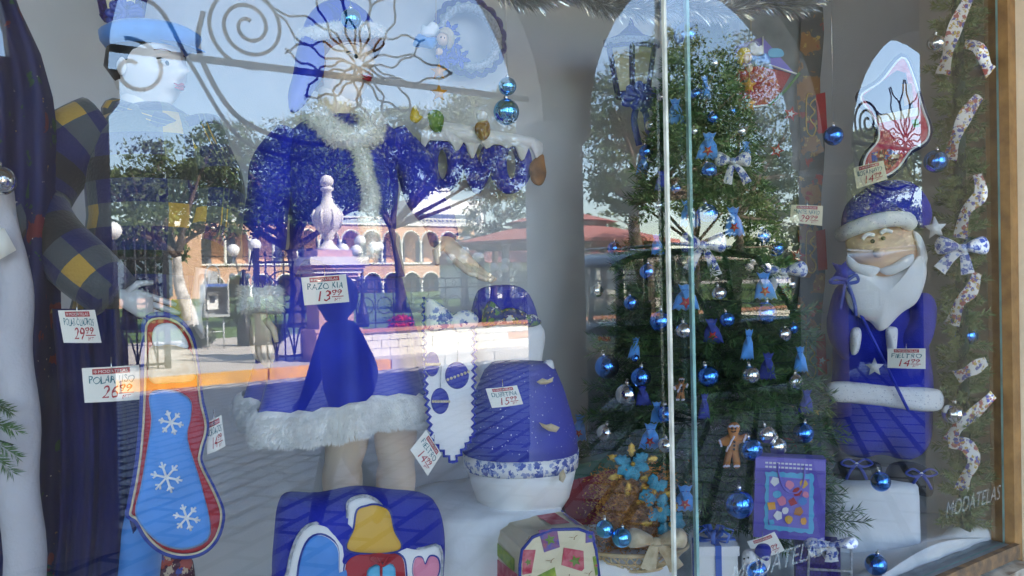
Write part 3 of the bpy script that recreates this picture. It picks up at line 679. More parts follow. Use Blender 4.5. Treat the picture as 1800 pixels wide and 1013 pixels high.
# ---- trees
def tree(label, base, trunk, blobs, nl, ls, mleaf, mtrunk='bark', tr=0.2, group='trees in the plaza'):
    """base: (x px, D); trunk: pixel polyline; blobs: (x px, y px, radius px)"""
    bxp, D = base; b0 = rv(bxp, 600, D); t = thing('plaza_tree', label, 'tree', (b0.x, -D, 0.05), group)
    P = [Vector((rX(x, D, y), -D + 0.2 * math.sin(i * 2.0), rv(x, y, D).z)) for i, (x, y) in enumerate(trunk)]; P[0].z = 0.0
    Pc = [Vector(q) for q in cat([tuple(p) for p in P], 4, False)]
    MB().tube(Pc, [tr * (1 - 0.55 * i / (len(Pc) - 1)) * (1.35 if i == 0 else 1) for i in range(len(Pc))], 10).build('trunk', mtrunk, t)
    verts, faces = [], []; fork = Pc[-1]
    for i, (x, y, r) in enumerate(blobs):
        c = rv(x, y, D); dep = (Vector((c.x, D, c.z)) - CAM).dot(FWD); rad = r / FPX * dep; c = Vector((c.x, -D + random.uniform(-1, 1) * rad * 0.7, c.z))
        mid = fork.lerp(c, 0.5) + Vector((random.uniform(-.3, .3), random.uniform(-.3, .3), -0.1 * rad))
        br = MB().tube([tuple(q) for q in cat([tuple(fork), tuple(mid), tuple(c)], 5, False)], [tr * 0.45 * (1 - 0.8 * k / 10) for k in range(11)], 7)
        for _ in range(5):
            e = c + Vector(rng.normal(size=3)).normalized() * rad * 0.85; br.tube([mid.lerp(c, random.uniform(.2, .9)), (mid + e) / 2 + Vector((0, 0, .1 * rad)), e], [tr * .16, tr * .1, tr * .03], 5)
        br.build('limb', mtrunk if mtrunk == 'bark' else 'bark', t)
        n = max(60, int(nl * rad ** 2 * 4.2)); ncl = max(7, int(n / 34))
        d = rng.normal(size=(ncl, 3)); d /= np.linalg.norm(d, axis=1)[:, None]; cc = np.array(c) + d * (rad * (0.45 + 0.55 * rng.random((ncl, 1)) ** 0.6)) * np.array([1, 1, 0.72])
        idx = rng.integers(0, ncl, n); pos = cc[idx] + rng.normal(size=(n, 3)) * np.array([0.22, 0.22, 0.11]) * rad ** 0.5 * 0.9
        a1 = rng.normal(size=(n, 3)); a1 /= np.linalg.norm(a1, axis=1)[:, None]; a2 = np.cross(a1, rng.normal(size=(n, 3))); a2 /= np.linalg.norm(a2, axis=1)[:, None]
        s_ = ls * 0.62 * (0.6 + 0.8 * rng.random((n, 1)))
        q = np.stack([pos - a1 * s_, pos - a2 * s_ * 0.45, pos + a1 * s_, pos + a2 * s_ * 0.45], axis=1).reshape(-1, 3)
        b = len(verts); verts += [tuple(v) for v in q]; faces += [(b + 4 * k, b + 4 * k + 1, b + 4 * k + 2, b + 4 * k + 3) for k in range(n)]
    MB().add(verts, faces).build('crown', mleaf, t, smooth=False)
    return t
tree('leaning plaza tree with forked trunk painted white at its foot', (336, 20), [(336, 612), (332, 560), (318, 500), (312, 450)], [(225, 330, 62), (285, 280, 58), (215, 400, 45), (335, 330, 60), (385, 390, 42), (270, 390, 45), (360, 275, 50)], 300, 0.11, 'leaf_a', 'bark_white', 0.22)
tree('broad dark plaza tree with low fork behind the wrought gate', (522, 26), [(522, 575), (520, 500), (515, 440)], [(450, 300, 85), (540, 340, 75), (390, 250, 60), (610, 300, 75), (520, 245, 65), (430, 370, 60), (490, 370, 60), (575, 250, 60), (650, 345, 50), (380, 320, 60), (560, 300, 70)], 300, 0.13, 'leaf_c', 'bark', 0.32)
tree('tall light green tree standing behind the urn pillar', (700, 34), [(705, 560), (700, 470), (690, 400)], [(620, 245, 75), (700, 265, 70), (770, 250, 75), (850, 215, 80), (900, 280, 60), (560, 215, 50), (920, 170, 50), (660, 310, 55), (735, 305, 55), (810, 290, 55), (870, 330, 45), (700, 225, 55)], 190, 0.17, 'leaf_b', 'bark', 0.3)
tree('round tree growing beside the kiosk roof', (868, 40), [(868, 560), (868, 450), (870, 400)], [(860, 385, 42), (900, 360, 45), (835, 420, 28), (930, 400, 35)], 110, 0.18, 'leaf_c', 'bark', 0.25)
tree('large spreading tree with dark trunk behind the parked car', (1128, 20), [(1136, 600), (1130, 500), (1122, 420), (1118, 350)], [(1075, 190, 75), (1150, 140, 80), (1240, 170, 85), (1320, 240, 70), (1180, 270, 75), (1385, 300, 55), (1060, 300, 55), (1250, 330, 60), (1120, 350, 50), (1200, 220, 70), (1290, 300, 60), (1140, 220, 70)], 300, 0.12, 'leaf_c', 'bark', 0.36)
tree('pale green tree standing behind the tall columns of the arcade', (1290, 27), [(1290, 580), (1296, 450), (1300, 380)], [(1340, 160, 75), (1400, 230, 60), (1280, 110, 60), (1330, 330, 50), (1400, 380, 45), (1200, 80, 55)], 130, 0.14, 'leaf_b', 'bark', 0.3)
tree('sunlit yellow green tree seen past the farthest column', (1530, 22), [(1530, 560), (1528, 450), (1525, 380)], [(1505, 265, 40), (1470, 290, 38), (1550, 250, 40), (1540, 320, 45), (1590, 300, 42), (1500, 350, 42), (1560, 390, 45), (1505, 420, 42), (1590, 420, 40), (1540, 455, 40)], 520, 0.12, 'leaf_b', 'bark', 0.25)
tree('dense garden tree behind the arched iron gate', (225, 30), [(225, 590), (228, 500), (230, 450)], [(215, 430, 45), (265, 440, 40), (180, 400, 50), (250, 490, 35), (140, 380, 60)], 160, 0.14, 'leaf_c', 'bark', 0.25)
tree('tall dark background tree seen past the parked car bonnet', (1560, 42), [(1560, 540), (1560, 480), (1558, 440)], [(1480, 300, 50), (1530, 260, 50), (1590, 300, 50), (1500, 380, 55), (1570, 380, 55), (1620, 390, 50), (1450, 420, 50), (1530, 450, 50), (1600, 460, 50)], 70, .3, 'leaf_c', 'bark', .35)
tree('wide background tree behind the forked dark trunk', (1220, 44), [(1220, 540), (1222, 480), (1225, 430)], [(1080, 240, 60), (1160, 200, 65), (1250, 240, 65), (1340, 300, 60), (1120, 330, 60), (1200, 340, 60), (1290, 380, 60), (1390, 350, 60), (1060, 400, 50), (1400, 430, 50)], 55, .3, 'leaf_a', 'bark', .35)
tree('background tree over the pink house behind the arched gate', (270, 50), [(270, 540), (270, 500), (268, 460)], [(210, 340, 50), (270, 330, 50), (330, 370, 40), (230, 420, 45), (300, 430, 40), (180, 420, 50)], 55, .3, 'leaf_a', 'bark', .35)
def shrub(label, x, y, r, D, mleaf, n=700, ls=0.07):
    c = rv(x, y, D); dep = (Vector((c.x, D, c.z)) - CAM).dot(FWD); rad = r / FPX * dep; t = thing('garden_shrub', label, 'shrub', (c.x, -D, 0.05), 'shrubs in the plaza garden')
    d = rng.normal(size=(n, 3)); d /= np.linalg.norm(d, axis=1)[:, None]; pos = np.array((c.x, -D, 0.05 + rad * 0.75)) + d * rad * (0.5 + 0.5 * rng.random((n, 1))) * np.array([1.1, 1, 0.75]); pos[:, 2] = np.maximum(pos[:, 2], 0.08)
    a1 = rng.normal(size=(n, 3)); a1 /= np.linalg.norm(a1, axis=1)[:, None]; a2 = np.cross(a1, rng.normal(size=(n, 3))); a2 /= np.linalg.norm(a2, axis=1)[:, None]
    q = np.stack([pos - a1 * ls, pos - a2 * ls * .5, pos + a1 * ls, pos + a2 * ls * .5], axis=1).reshape(-1, 3)
    MB().add([tuple(v) for v in q], [(4 * k, 4 * k + 1, 4 * k + 2, 4 * k + 3) for k in range(n)]).build('foliage', mleaf, t, smooth=False)
    MB().tube([(c.x, -D, 0.0), (c.x, -D, rad)], 0.04, 6).build('stem', 'bark', t)
shrub('yellow flowering shrub between the tree foot and the telephone', 350, 575, 26, 19.5, 'leaf_b')
shrub('clipped dark shrub behind the public telephone', 415, 540, 34, 30, 'leaf_c')
shrub('red flowering shrub behind the railing by the urn pillar', 705, 540, 22, 20, 'flower_red', 500)
shrub('bushy green shrub behind the ring railing', 840, 550, 30, 18, 'leaf_a')
shrub('low green shrub behind the railing near the kiosk', 905, 545, 26, 19, 'leaf_b')
shrub('dark shrub behind the railing beside the column', 1070, 520, 26, 18, 'leaf_c')
shrub('dark evergreen shrub at the gate opening', 480, 570, 24, 19, 'leaf_c')

def hedge():  # added hedge: keeps the reflected sunlit pavement off the plush figure
    a, b = rX(1425, 13.6), rX(1660, 13.6); t = thing('added_hedge', 'added long clipped dark hedge hiding the bright plaza ground beyond the parked car', 'hedge', ((a + b) / 2, -13.6, .05)); n = 26000
    pos = np.stack([rng.uniform(a, b, n), -13.6 - rng.uniform(0, .8, n), .05 + rng.random(n) * (1.75 + .1 * np.sin(np.arange(n)))], 1); k = rng.integers(0, 3, n); pos[k == 0, 1] = -13.6; pos[k == 1, 2] = 1.75 + .12 * rng.random((k == 1).sum())
    a1 = rng.normal(size=(n, 3)); a1 /= np.linalg.norm(a1, axis=1)[:, None]; a2 = np.cross(a1, rng.normal(size=(n, 3))); a2 /= np.linalg.norm(a2, axis=1)[:, None]
    q = np.stack([pos - a1 * .07, pos - a2 * .04, pos + a1 * .07, pos + a2 * .04], axis=1).reshape(-1, 3)
    MB().add([tuple(v) for v in q], [(4 * j, 4 * j + 1, 4 * j + 2, 4 * j + 3) for j in range(n)]).build('foliage', 'leaf_c', t, smooth=False)
    MB().box((a, -14.3, .05), (b, -13.75, 1.6)).build('inner_twigs', 'bark', t, smooth=False)
hedge()
# ---- kiosk
def kiosk():
    D = 31; c = rv(985, 500, D); X, Y = c.x, -D; t = thing('bandstand_kiosk', 'open kiosk with two-tier red tiled roof and round posts', 'kiosk', (X, Y, 0.05)); n = 8; ra = 6.0
    MB().lathe([(5.2, 0.05), (5.2, 0.5)], (X, Y, 0), 8).build('platform', 'concrete', t, smooth=False)
    for k in range(n):
        a = 2 * math.pi * (k + .5) / n; x, y = X + 4.9 * math.cos(a), Y + 4.9 * math.sin(a)
        MB().lathe([(0.22, 0.5), (0.2, 0.7), (0.17, 3.0), (0.24, 3.2)], (x, y, 0), 12).build('post', 'kiosk_post', t)
    m = MB(); m.loft([((X, Y, 3.2), (ra, 0, 0), (0, ra, 0)), ((X, Y, 3.35), (ra, 0, 0), (0, ra, 0)), ((X, Y, 4.1), (2.6, 0, 0), (0, 2.6, 0))], 8); r1 = m.build('roof', 'roof_red', t, smooth=False)
    MB().loft([((X, Y, 4.1), (2.4, 0, 0), (0, 2.4, 0)), ((X, Y, 4.35), (2.4, 0, 0), (0, 2.4, 0))], 8).build('clerestory', 'kiosk_post', t, smooth=False)
    MB().loft([((X, Y, 4.35), (3.0, 0, 0), (0, 3.0, 0)), ((X, Y, 5.1), (0.2, 0, 0), (0, 0.2, 0))], 8).build('upper_roof', 'roof_red', t, smooth=False)
    for k in range(n):
        a0, a1 = 2 * math.pi * (k + .5) / n, 2 * math.pi * (k + 1.5) / n
        MB().tube([(X + 4.9 * math.cos(a0), Y + 4.9 * math.sin(a0), 1.4), (X + 4.9 * math.cos(a1), Y + 4.9 * math.sin(a1), 1.4)], 0.03, 6).build('handrail', 'iron', t)
kiosk()
# second low red-roofed market hall beyond
def market():
    D = 52; a, b = rX(860, D), rX(1190, D); t = thing('market_hall', 'low white hall with a long red roof beyond the kiosk', 'building', ((a + b) / 2, -D - 4, 0.05))
    MB().box((a, -D - 8, 0.05), (b, -D, 3.0)).build('wall', 'trim_white', t, smooth=False)
    MB().add([(a - .6, -D + .8, 2.9), (b + .6, -D + .8, 2.9), (b + .6, -D - 4, 4.6), (a - .6, -D - 4, 4.6), (b + .6, -D - 9, 2.9), (a - .6, -D - 9, 2.9)], [(0, 1, 2, 3), (3, 2, 4, 5), (0, 3, 5), (1, 4, 2), (0, 5, 4, 1)]).build('roof', 'roof_red', t, smooth=False)
    for k in range(9):
        x = a + (b - a) * (k + .5) / 9; MB().box((x - .7, -D + .004, 0.5), (x + .7, -D + .05, 2.2)).build('doorway', 'office_glass', t, smooth=False)
market()

# ---- orange palace with two tiers of arches
def palace():
    D = 95; a, b = rX(352, D), rX(836, D); nb = 13; w = (b - a) / nb; Y = -D
    t = thing('arcaded_palace', 'long orange two-storey building with white arches on both floors', 'building', ((a + b) / 2, Y - 4, 0.05))
    px = lambda y, x=700: rv(x, y, D).z
    zf1, zc1, zf2, zc2, zp = 0.05, px(480), px(463), px(407), px(395)
    for lvl, (z0, zc, zt) in enumerate(((zf1, zc1, zf2), (zf2, zc2, zp))):
        m = MB(); rr = w / 2 - 0.22; spr = zc - rr
        for k in range(nb):
            x0 = a + k * w; cx = x0 + w / 2
            pts = [(x0, spr)] + [(cx - rr * math.cos(math.pi * q / 12), spr + rr * math.sin(math.pi * q / 12)) for q in range(13)] + [(x0 + w, spr)]
            for (xa, za), (xb, zb) in zip(pts[:-1], pts[1:]):
                m.add([(xa, Y, za), (xb, Y, zb), (xb, Y, zt), (xa, Y, zt), (xa, Y - .5, za), (xb, Y - .5, zb)], [(1, 0, 3, 2), (0, 1, 5, 4)])
            MB().tube([(cx - (rr + .05) * math.cos(math.pi * q / 14), Y + .05, spr + (rr + .05) * math.sin(math.pi * q / 14)) for q in range(15)], 0.20, 4, flat=0.6).build('archivolt', 'trim_white', t, smooth=False)
            MB().lathe([(0.26, z0), (0.2, z0 + .3), (0.17, spr - .3), (0.3, spr)], (x0, Y + .0, 0), 8).build('column', 'trim_white', t)
            MB().box((cx - 0.6, Y - 3.08, z0 + (0.1 if lvl == 0 else 0.2)), (cx + 0.6, Y - 3.0, spr + 0.2)).build('doorway', 'office_glass', t, smooth=False)
        m.build('arcade_wall', 'facade_orange', t, smooth=False)
        MB().box((a, Y - 3.3, z0), (b, Y - 3.1, zt)).build('back_wall', 'facade_orange', t, smooth=False)
        MB().box((a, Y - 3.1, zt - 0.15), (b, Y - 0.02, zt)).build('floor_slab', 'trim_white', t, smooth=False)
        MB().box((a, Y + .02, zt - .12), (b, Y + .2, zt + .1)).build('string_course', 'trim_white', t, smooth=False)
        if lvl: MB().box((a, Y + .02, z0 + 0.9), (b, Y + .08, z0 + 1.0)).build('balcony_rail', 'iron', t, smooth=False)
    zt = zp + .1; MB().box((a, Y - .2, zt + .68), (b, Y + .1, zt + .85)).build('parapet_cap', 'trim_white', t, smooth=False)
    n2 = 60; pm = None
    for k in range(n2):
        x = a + (b - a) * (k + .5) / n2; h = (b - a) / n2
        o = MB().tube([(-h * .4, 0, .1), (0, 0, .65), (h * .4, 0, .1), (0, 0, .38), (-h * .4, 0, .65)], 0.07, 4).build('baluster_motif', 'trim_white', t, local=True) if pm is None else pm.copy()
        if pm is None: pm = o
        else: col.objects.link(o)
        o.parent = t; o.location = Vector((x, Y, zt)) - Vector(t['_at'])
    MB().box((a, Y - 12, 0.05), (b, Y - 3.32, zp)).build('main_block', 'facade_orange', t, smooth=False)
    # left end with larger windows
    a2 = rX(290, D); MB().box((a2, Y - 11, .05), (a - .02, Y + 1.0, px(400, 380))).build('end_block', 'facade_orange', t, smooth=False)
    MB().box((a2 - .3, Y - 11, px(400, 380)), (a - .02, Y + 1.3, px(382, 380))).build('end_cornice', 'trim_white', t, smooth=False)
palace()
def office():
    D = 130; a, b = rX(728, D), rX(852, D); zt = rv(790, 352, D).z; t = thing('office_block', 'tall white modern block with window bands behind the palace', 'building', ((a + b) / 2, -D - 5, 0))
    MB().box((a, -D - 10, 0), (b, -D, zt)).build('wall', 'office_white', t, smooth=False)
    a2 = rX(765, D); b2 = rX(805, D); MB().box((a2, -D - 8, zt), (b2, -D - 2, zt + 2.5)).build('roof_house', 'office_white', t, smooth=False)
    for z in np.arange(zt - 3.2, 2, -3.4): MB().box((a + .5, -D + .003, z - .9), (b - .5, -D + .08, z + .5)).build('window_band', 'office_glass', t, smooth=False)
office()
def pinkhouse():
    D = 60; a, b = rX(150, D), rX(300, D); zt = rv(250, 470, D).z + 1; t = thing('pink_house', 'low pink plastered house behind the arched gate', 'building', ((a + b) / 2, -D - 4, 0))
    MB().box((a, -D - 8, 0), (b, -D, zt + 1.5)).build('wall', 'stone_pink', t, smooth=False); MB().box((a - .2, -D - 8, zt + 1.5), (b + .2, -D + .3, zt + 1.8)).build('cornice', 'trim_white', t, smooth=False)
    for k in range(4):
        x = a + (b - a) * (k + .5) / 4; w = MB().box((x - .8, -D + .003, .8), (x + .8, -D + .05, zt)).build('window', 'office_glass', t, smooth=False)
pinkhouse()
# far wood closing the plaza
n = 24000; xs = rng.uniform(-60, 260, n); hh = 7 + 3 * np.sin(xs * .11) + 2 * np.sin(xs * .37 + 1); zz = rng.random(n) ** .7 * hh; ys = -150 - rng.uniform(0, 8, n); pos = np.stack([xs, ys, zz], 1)
a1 = rng.normal(size=(n, 3)); a1 /= np.linalg.norm(a1, axis=1)[:, None]; a2 = np.cross(a1, rng.normal(size=(n, 3))); a2 /= np.linalg.norm(a2, axis=1)[:, None]
q = np.stack([pos - a1 * .8, pos - a2 * .6, pos + a1 * .8, pos + a2 * .6], axis=1).reshape(-1, 3)
tag(MB().add([tuple(v) for v in q], [(4 * k, 4 * k + 1, 4 * k + 2, 4 * k + 3) for k in range(n)]).build('far_treeline', 'leaf_c', smooth=False), 'far dark mass of trees closing the plaza', 'trees', kind='stuff')

# ---- dark wagon parked at the arcade kerb
def car(shift=0.0, label='black high-roofed station wagon parked at the arcade kerb'):
    Y0, Y1 = -6.55, -4.95; X0 = rX(1078, 4.95) + shift; L = 4.5; yc = (Y0 + Y1) / 2; hw = (Y1 - Y0) / 2; zb = -0.12
    t = thing('parked_car', label, 'car', (X0 + L / 2, yc, zb))
    P = lambda u, z: (X0 + u * L, z + zb)
    def skin(prof, name, m_, inset=0.0, tum=0.0, par=t):       # closed side outline swept across the width, rounded at the flanks
        secs = [(-1, .96), (-.94, 1.0), (.94, 1.0), (1, .96)]; vs = []; n = len(prof); cx = sum(p[0] for p in prof) / n; cz = sum(p[1] for p in prof) / n
        for k, sc_ in secs:
            for x, z in prof:
                w = (hw - inset) * k * (1 - tum * max(0, (z - zb - 1.15)))
                vs.append((cx + (x - cx) * (1 - (1 - sc_) * .35), yc + w, cz + (z - cz) * sc_))
        fs = [(i * n + k, i * n + (k + 1) % n, (i + 1) * n + (k + 1) % n, (i + 1) * n + k) for i in range(3) for k in range(n)] + [tuple(range(n))[::-1], tuple(3 * n + k for k in range(n))]
        return MB().add(vs, fs).build(name, m_, par, smooth='auto')
    low = [P(*q) for q in [(.01, .42), (.0, .75), (.01, 1.08), (.04, 1.16), (.70, 1.16), (.78, 1.12), (.95, 1.02), (.995, .88), (1.0, .55), (.98, .40), (.90, .34), (.88, .55), (.84, .66), (.79, .66), (.75, .55), (.73, .32), (.27, .32), (.25, .55), (.21, .66), (.16, .66), (.12, .55), (.10, .36)]]
    skin(low, 'body', 'car_black')
    roof = [P(*q) for q in cat([(.035, 1.86), (.10, 1.97), (.25, 2.03), (.42, 2.02), (.54, 1.95), (.555, 1.90), (.42, 1.93), (.25, 1.95), (.10, 1.90), (.05, 1.82)], 3)]
    skin(roof, 'roof', 'car_black', .05, .10)
    for s in (-1, 1):
        for a, b, r_ in (((.035, 1.14), (.05, 1.88), .05), ((.22, 1.14), (.22, 1.95), .035), ((.44, 1.14), (.42, 1.95), .03), ((.70, 1.14), (.55, 1.92), .04)):
            (xa, za), (xb, zb_) = P(*a), P(*b); MB().tube([(xa, yc + s * (hw - .04), za), (xb, yc + s * (hw - .13), zb_)], r_, 8).build('pillar', 'car_black', t)
        for q in ([(.055, 1.17), (.20, 1.17), (.20, 1.90), (.065, 1.85)], [(.235, 1.17), (.425, 1.17), (.41, 1.91), (.235, 1.92)], [(.455, 1.17), (.67, 1.17), (.55, 1.86), (.43, 1.91)]):
            vs = []
            for u, z in q: x, zz = P(u, z); vs.append((x, yc + s * (hw - .045 - .11 * (z - 1.15)), zz))
            MB().add(vs, [(0, 1, 2, 3)]).build('side_window', 'car_glass', t, smooth=False)
        for u in (.30, .50): x, z = P(u, 1.02); d = MB().box((x, yc + s * (hw + .002) - .012, z), (x + .16, yc + s * (hw + .002) + .012, z + .03)).build('door_handle', 'car_trim', t, smooth=False)
        x, z = P(.64, 1.2); MB().puff(_M(x, yc + s * (hw + .09), z), [(-.07, -.05), (.07, -.06), (.08, .06), (-.06, .06)], .05, rings=3).build('wing_mirror', 'car_black', t)
        x, z = P(.965, .80); MB().ball((x, yc + s * (hw - .22), z), .11, 12, 8, (.6, 1.3, .8)).build('headlight', 'lamp_lens', t)
        x, z = P(.015, .95); MB().box((x - .03, yc + s * (hw - .18) - .1, z - .12), (x + .02, yc + s * (hw - .18) + .1, z + .12)).build('tail_light', 'tail_red', t, smooth=False)
        for u in (.185, .815):
            x, z = P(u, .33); w = MB().tube([(x, yc + s * (hw - .22), z), (x, yc + s * (hw - .01), z)], .33, 28).build('wheel', 'tyre', t, smooth='auto')
            MB().tube([(x, yc + s * (hw - .2), z), (x, yc + s * (hw + .0), z)], .21, 20).build('rim', 'chrome', w, smooth='auto')
    for a, b, nm in (((.695, 1.17), (.555, 1.88), 'windscreen'), ((.03, 1.17), (.045, 1.82), 'rear_window')):
        (xa, za), (xb, zb_) = P(*a), P(*b); MB().add([(xa, yc - hw + .1, za), (xa, yc + hw - .1, za), (xb, yc + hw - .2, zb_), (xb, yc - hw + .2, zb_)], [(0, 1, 2, 3)]).build(nm, 'car_glass', t, smooth=False)
    for u in (.30, .47):
        for s in (-1, 1):
            x, z = P(u, .9); MB().box((x, yc + s * .38 - .24, z - .3), (x + .12, yc + s * .38 + .24, z + .5)).build('seat_back', 'car_trim', t, smooth=False); MB().box((x + .02, yc + s * .38 - .1, z + .52), (x + .10, yc + s * .38 + .1, z + .72)).build('head_rest', 'car_trim', t, smooth=False)
    for s in (-1, 1): MB().tube([(P(.08, 2.02)[0], yc + s * (hw - .2), P(0, 2.03)[1]), (P(.25, 2.07)[0], yc + s * (hw - .2), P(0, 2.08)[1]), (P(.46, 2.05)[0], yc + s * (hw - .2), P(0, 2.05)[1])], .018, 6).build('roof_rail', 'chrome', t)
class _M:
    def __init__(s, x, y, z): s.c = Vector((x, y, z))
    def q(s, u, v, off=0): return s.c + Vector((u, off, v))
car()
car(4.95, 'added second black wagon ahead of the first, hiding the sunlit kerb strip')  # added car: blocks the bright kerb and sidewalk from the reflection

# ---- a passer-by under the arcade (seen as a dark silhouette)
def passer():
    D = 3.2; hd = rv(600, 530, D); x, y = hd.x + 0.02, -D; s = hd.z / 1.50
    me = bpy.data.meshes.new('person')
    J = {'pel': (0, 0, .90), 'wai': (0, 0, 1.06), 'che': (-.02, 0, 1.24), 'nek': (-.03, 0, 1.37), 'chin': (-.05, 0, 1.43), 'hea': (-.06, 0, 1.50), 'top': (-.05, 0, 1.57),
         's1': (-.02, .15, 1.30), 'e1': (.10, .20, 1.06), 'w1': (.03, .20, .86), 'h1': (.0, .19, .78), 's2': (-.02, -.15, 1.30), 'e2': (-.10, -.20, 1.06), 'w2': (-.20, -.19, .86), 'h2': (-.26, -.18, .80),
         'k1': (-.16, .09, .50), 'a1': (-.26, .09, .10), 't1': (-.42, .09, .04), 'k2': (.07, -.09, .48), 'a2': (.30, -.09, .14), 't2': (.22, -.09, .03), 'hp1': (-.02, .09, .86), 'hp2': (.01, -.09, .86)}
    Rd = {'pel': .165, 'wai': .145, 'che': .165, 'nek': .075, 'chin': .085, 'hea': .105, 'top': .09, 's1': .08, 'e1': .06, 'w1': .035, 'h1': .045, 's2': .08, 'e2': .06, 'w2': .035, 'h2': .045, 'k1': .065, 'a1': .042, 't1': .035, 'k2': .065, 'a2': .042, 't2': .035, 'hp1': .09, 'hp2': .09}
    K = list(J); E = [('pel', 'wai'), ('wai', 'che'), ('che', 'nek'), ('nek', 'chin'), ('chin', 'hea'), ('hea', 'top'), ('che', 's1'), ('s1', 'e1'), ('e1', 'w1'), ('w1', 'h1'), ('che', 's2'), ('s2', 'e2'), ('e2', 'w2'), ('w2', 'h2'), ('pel', 'hp1'), ('hp1', 'k1'), ('k1', 'a1'), ('a1', 't1'), ('pel', 'hp2'), ('hp2', 'k2'), ('k2', 'a2'), ('a2', 't2')]
    me.from_pydata([tuple(Vector(J[k]) * s) for k in K], [(K.index(a), K.index(b)) for a, b in E], [])
    o = bpy.data.objects.new('person', me); col.objects.link(o); o.location = (x, y, 0)
    o.modifiers.new('skin', 'SKIN'); o.modifiers.new('sub', 'SUBSURF').levels = 2; o.modifiers['sub'].render_levels = 2
    if not me.skin_vertices: bpy.context.view_layer.objects.active = o; me.skin_vertices
    for i, k in enumerate(K): me.skin_vertices[0].data[i].radius = (Rd[k] * s, Rd[k] * s)
    me.skin_vertices[0].data[0].use_root = True; me.materials.append(MAT('clothes_navy'))
    o['_at'] = (x, y, 0); tag(o, 'person in dark clothes walking past under the arcade, one arm forward', 'person')
    MB().ball((x - .035 * s, y, 1.53 * s), .135 * s, 16, 12, (1.0, .9, 1.1)).build('hair', 'hair_black', o)
passer()
# ================================================================== THINGS IN THE WINDOW
def Zpx(pl, x, y): return pl.p(x, y).z
# ---- price tags
def price_tag(label, corners, Y, item, big, small, unit='MT', cream=False, face=0.5, hdr=True):
    """corners in pixels: top-left, top-right, bottom-right, bottom-left"""
    cx = sum(c[0] for c in corners) / 4; cy = sum(c[1] for c in corners) / 4; pl = PL(cx, Y, face, cy)
    A, B, C_, D_ = [pl.p(*c) for c in corners]; n = pl.n
    fn = lambda o: (lambda u, v: (D_ * (1 - u) * (1 - v) + C_ * u * (1 - v) + A * (1 - u) * v + B * u * v) + n * (o - 0.006 * (2 * u - 1) ** 2))
    t = thing('price_tag', label, 'price tag', tuple((A + B + C_ + D_) / 4), 'handwritten price tags')
    f0, fb = fn(0), fn(-0.0012); rows = [[f0(u, v) for u in np.linspace(0, 1, 9)] for v in np.linspace(1, 0, 5)]; m = MB().strip(rows)
    m.strip([[fb(u, v) for u in np.linspace(1, 0, 9)] for v in np.linspace(1, 0, 5)]); card = m.build('card', 'paper_cream' if cream else 'paper_white', t)
    if hdr:
        g = fn(0.0008); MB().strip([[g(u, v) for u in np.linspace(.17, .83, 9)] for v in (.96, .80)]).build('header_band', 'ink_red', t)
        put_text('MODATELAS', fn(0.0016), (.27, .835, .79, .92), 'paper_white', t, 'header_lettering', .1)
        put_text('*', fn(0.0016), (.19, .83, .25, .93), 'paper_white', t, 'header_mark')
    if item: put_text(item, fn(0.001), (.10, .53, .90, .75), 'ink_teal', t, 'item_lettering', .15, .012)
    put_text(big, fn(0.001), (.30, .10, .60, .47), 'ink_red', t, 'price_figures', .25, .008)
    put_text(small, fn(0.001), (.63, .27, .85, .48), 'ink_red', t, 'cents_figures', .2, .008)
    g = fn(0.001); MB().strip([[g(u, v) for u in np.linspace(.61, .88, 4)] for v in (.245, .215)]).build('underline', 'ink_red', t)
    put_text(unit, fn(0.001), (.66, .06, .82, .18), 'ink_red', t, 'unit_lettering', .2, .006)
    top = fn(0.002)(.5, .98); MB().tube([top - Vector((0, 0, .012)), top + n * .004, top + Vector((0, 0, .02))], 0.0009, 5).build('pin', 'cap_silver', t)
    return t
TAGS = [
 ('white price tag reading POLAR CUADROS 29.99 on the plaid coat', [(102, 546), (167, 545), (179, 603), (112, 603)], .18, 'POLAR CUADROS', '29', '99'),
 ('white price tag reading POLAR LISO 26.99 on the dark blue cloth', [(144, 648), (245, 642), (248, 703), (149, 709)], .16, 'POLAR LISO', '26', '99'),
 ('white price tag reading RAZO KIA 13.99 on the blue skirt', [(530, 488), (609, 482), (615, 531), (536, 537)], .24, 'RAZO KIA', '13', '99'),
 ('small tilted price tag reading 14.99 beside the red stocking', [(361, 744), (390, 730), (397, 785), (365, 800)], .14, 'BORDADOS', '14', '99'),
 ('diamond-hung price tag reading FIELTRO 14.99 below the white runner', [(750, 757), (777, 800), (753, 838), (722, 792)], .20, 'FIELTRO', '14', '99'),
 ('price tag reading DUBETINA 15.99 on the blue jug cover', [(855, 684), (910, 678), (921, 711), (866, 718)], .12, 'DUBETINA', '15', '99'),
 ('price tag reading FIELTRO 14.99 on the bearded plush figure', [(1560, 613), (1627, 613), (1627, 649), (1560, 647)], .15, 'FIELTRO', '14', '99'),
 ('cream price tag reading BOTA NAVID 14.99 under the printed stocking', [(1500, 295), (1553, 282), (1560, 315), (1506, 332)], .12, 'BOTA NAVID', '14', '99'),
 ('cream price tag reading MANTEL NAVID 29.99 on the printed cloth', [(1391, 360), (1447, 362), (1445, 397), (1388, 391)], .30, 'MANTEL NAVID', '29', '99'),
 ('white price tag leaning behind the toy dog', [(1315, 953), (1363, 936), (1381, 969), (1330, 985)], .11, '', '13', '99'),
]
for i, (lb, cs, Y, it, b_, s_) in enumerate(TAGS): price_tag(lb, cs, Y, it, b_, s_, cream=i in (7, 8), face=1.0 if i in (6, 7, 8) else 0.5)

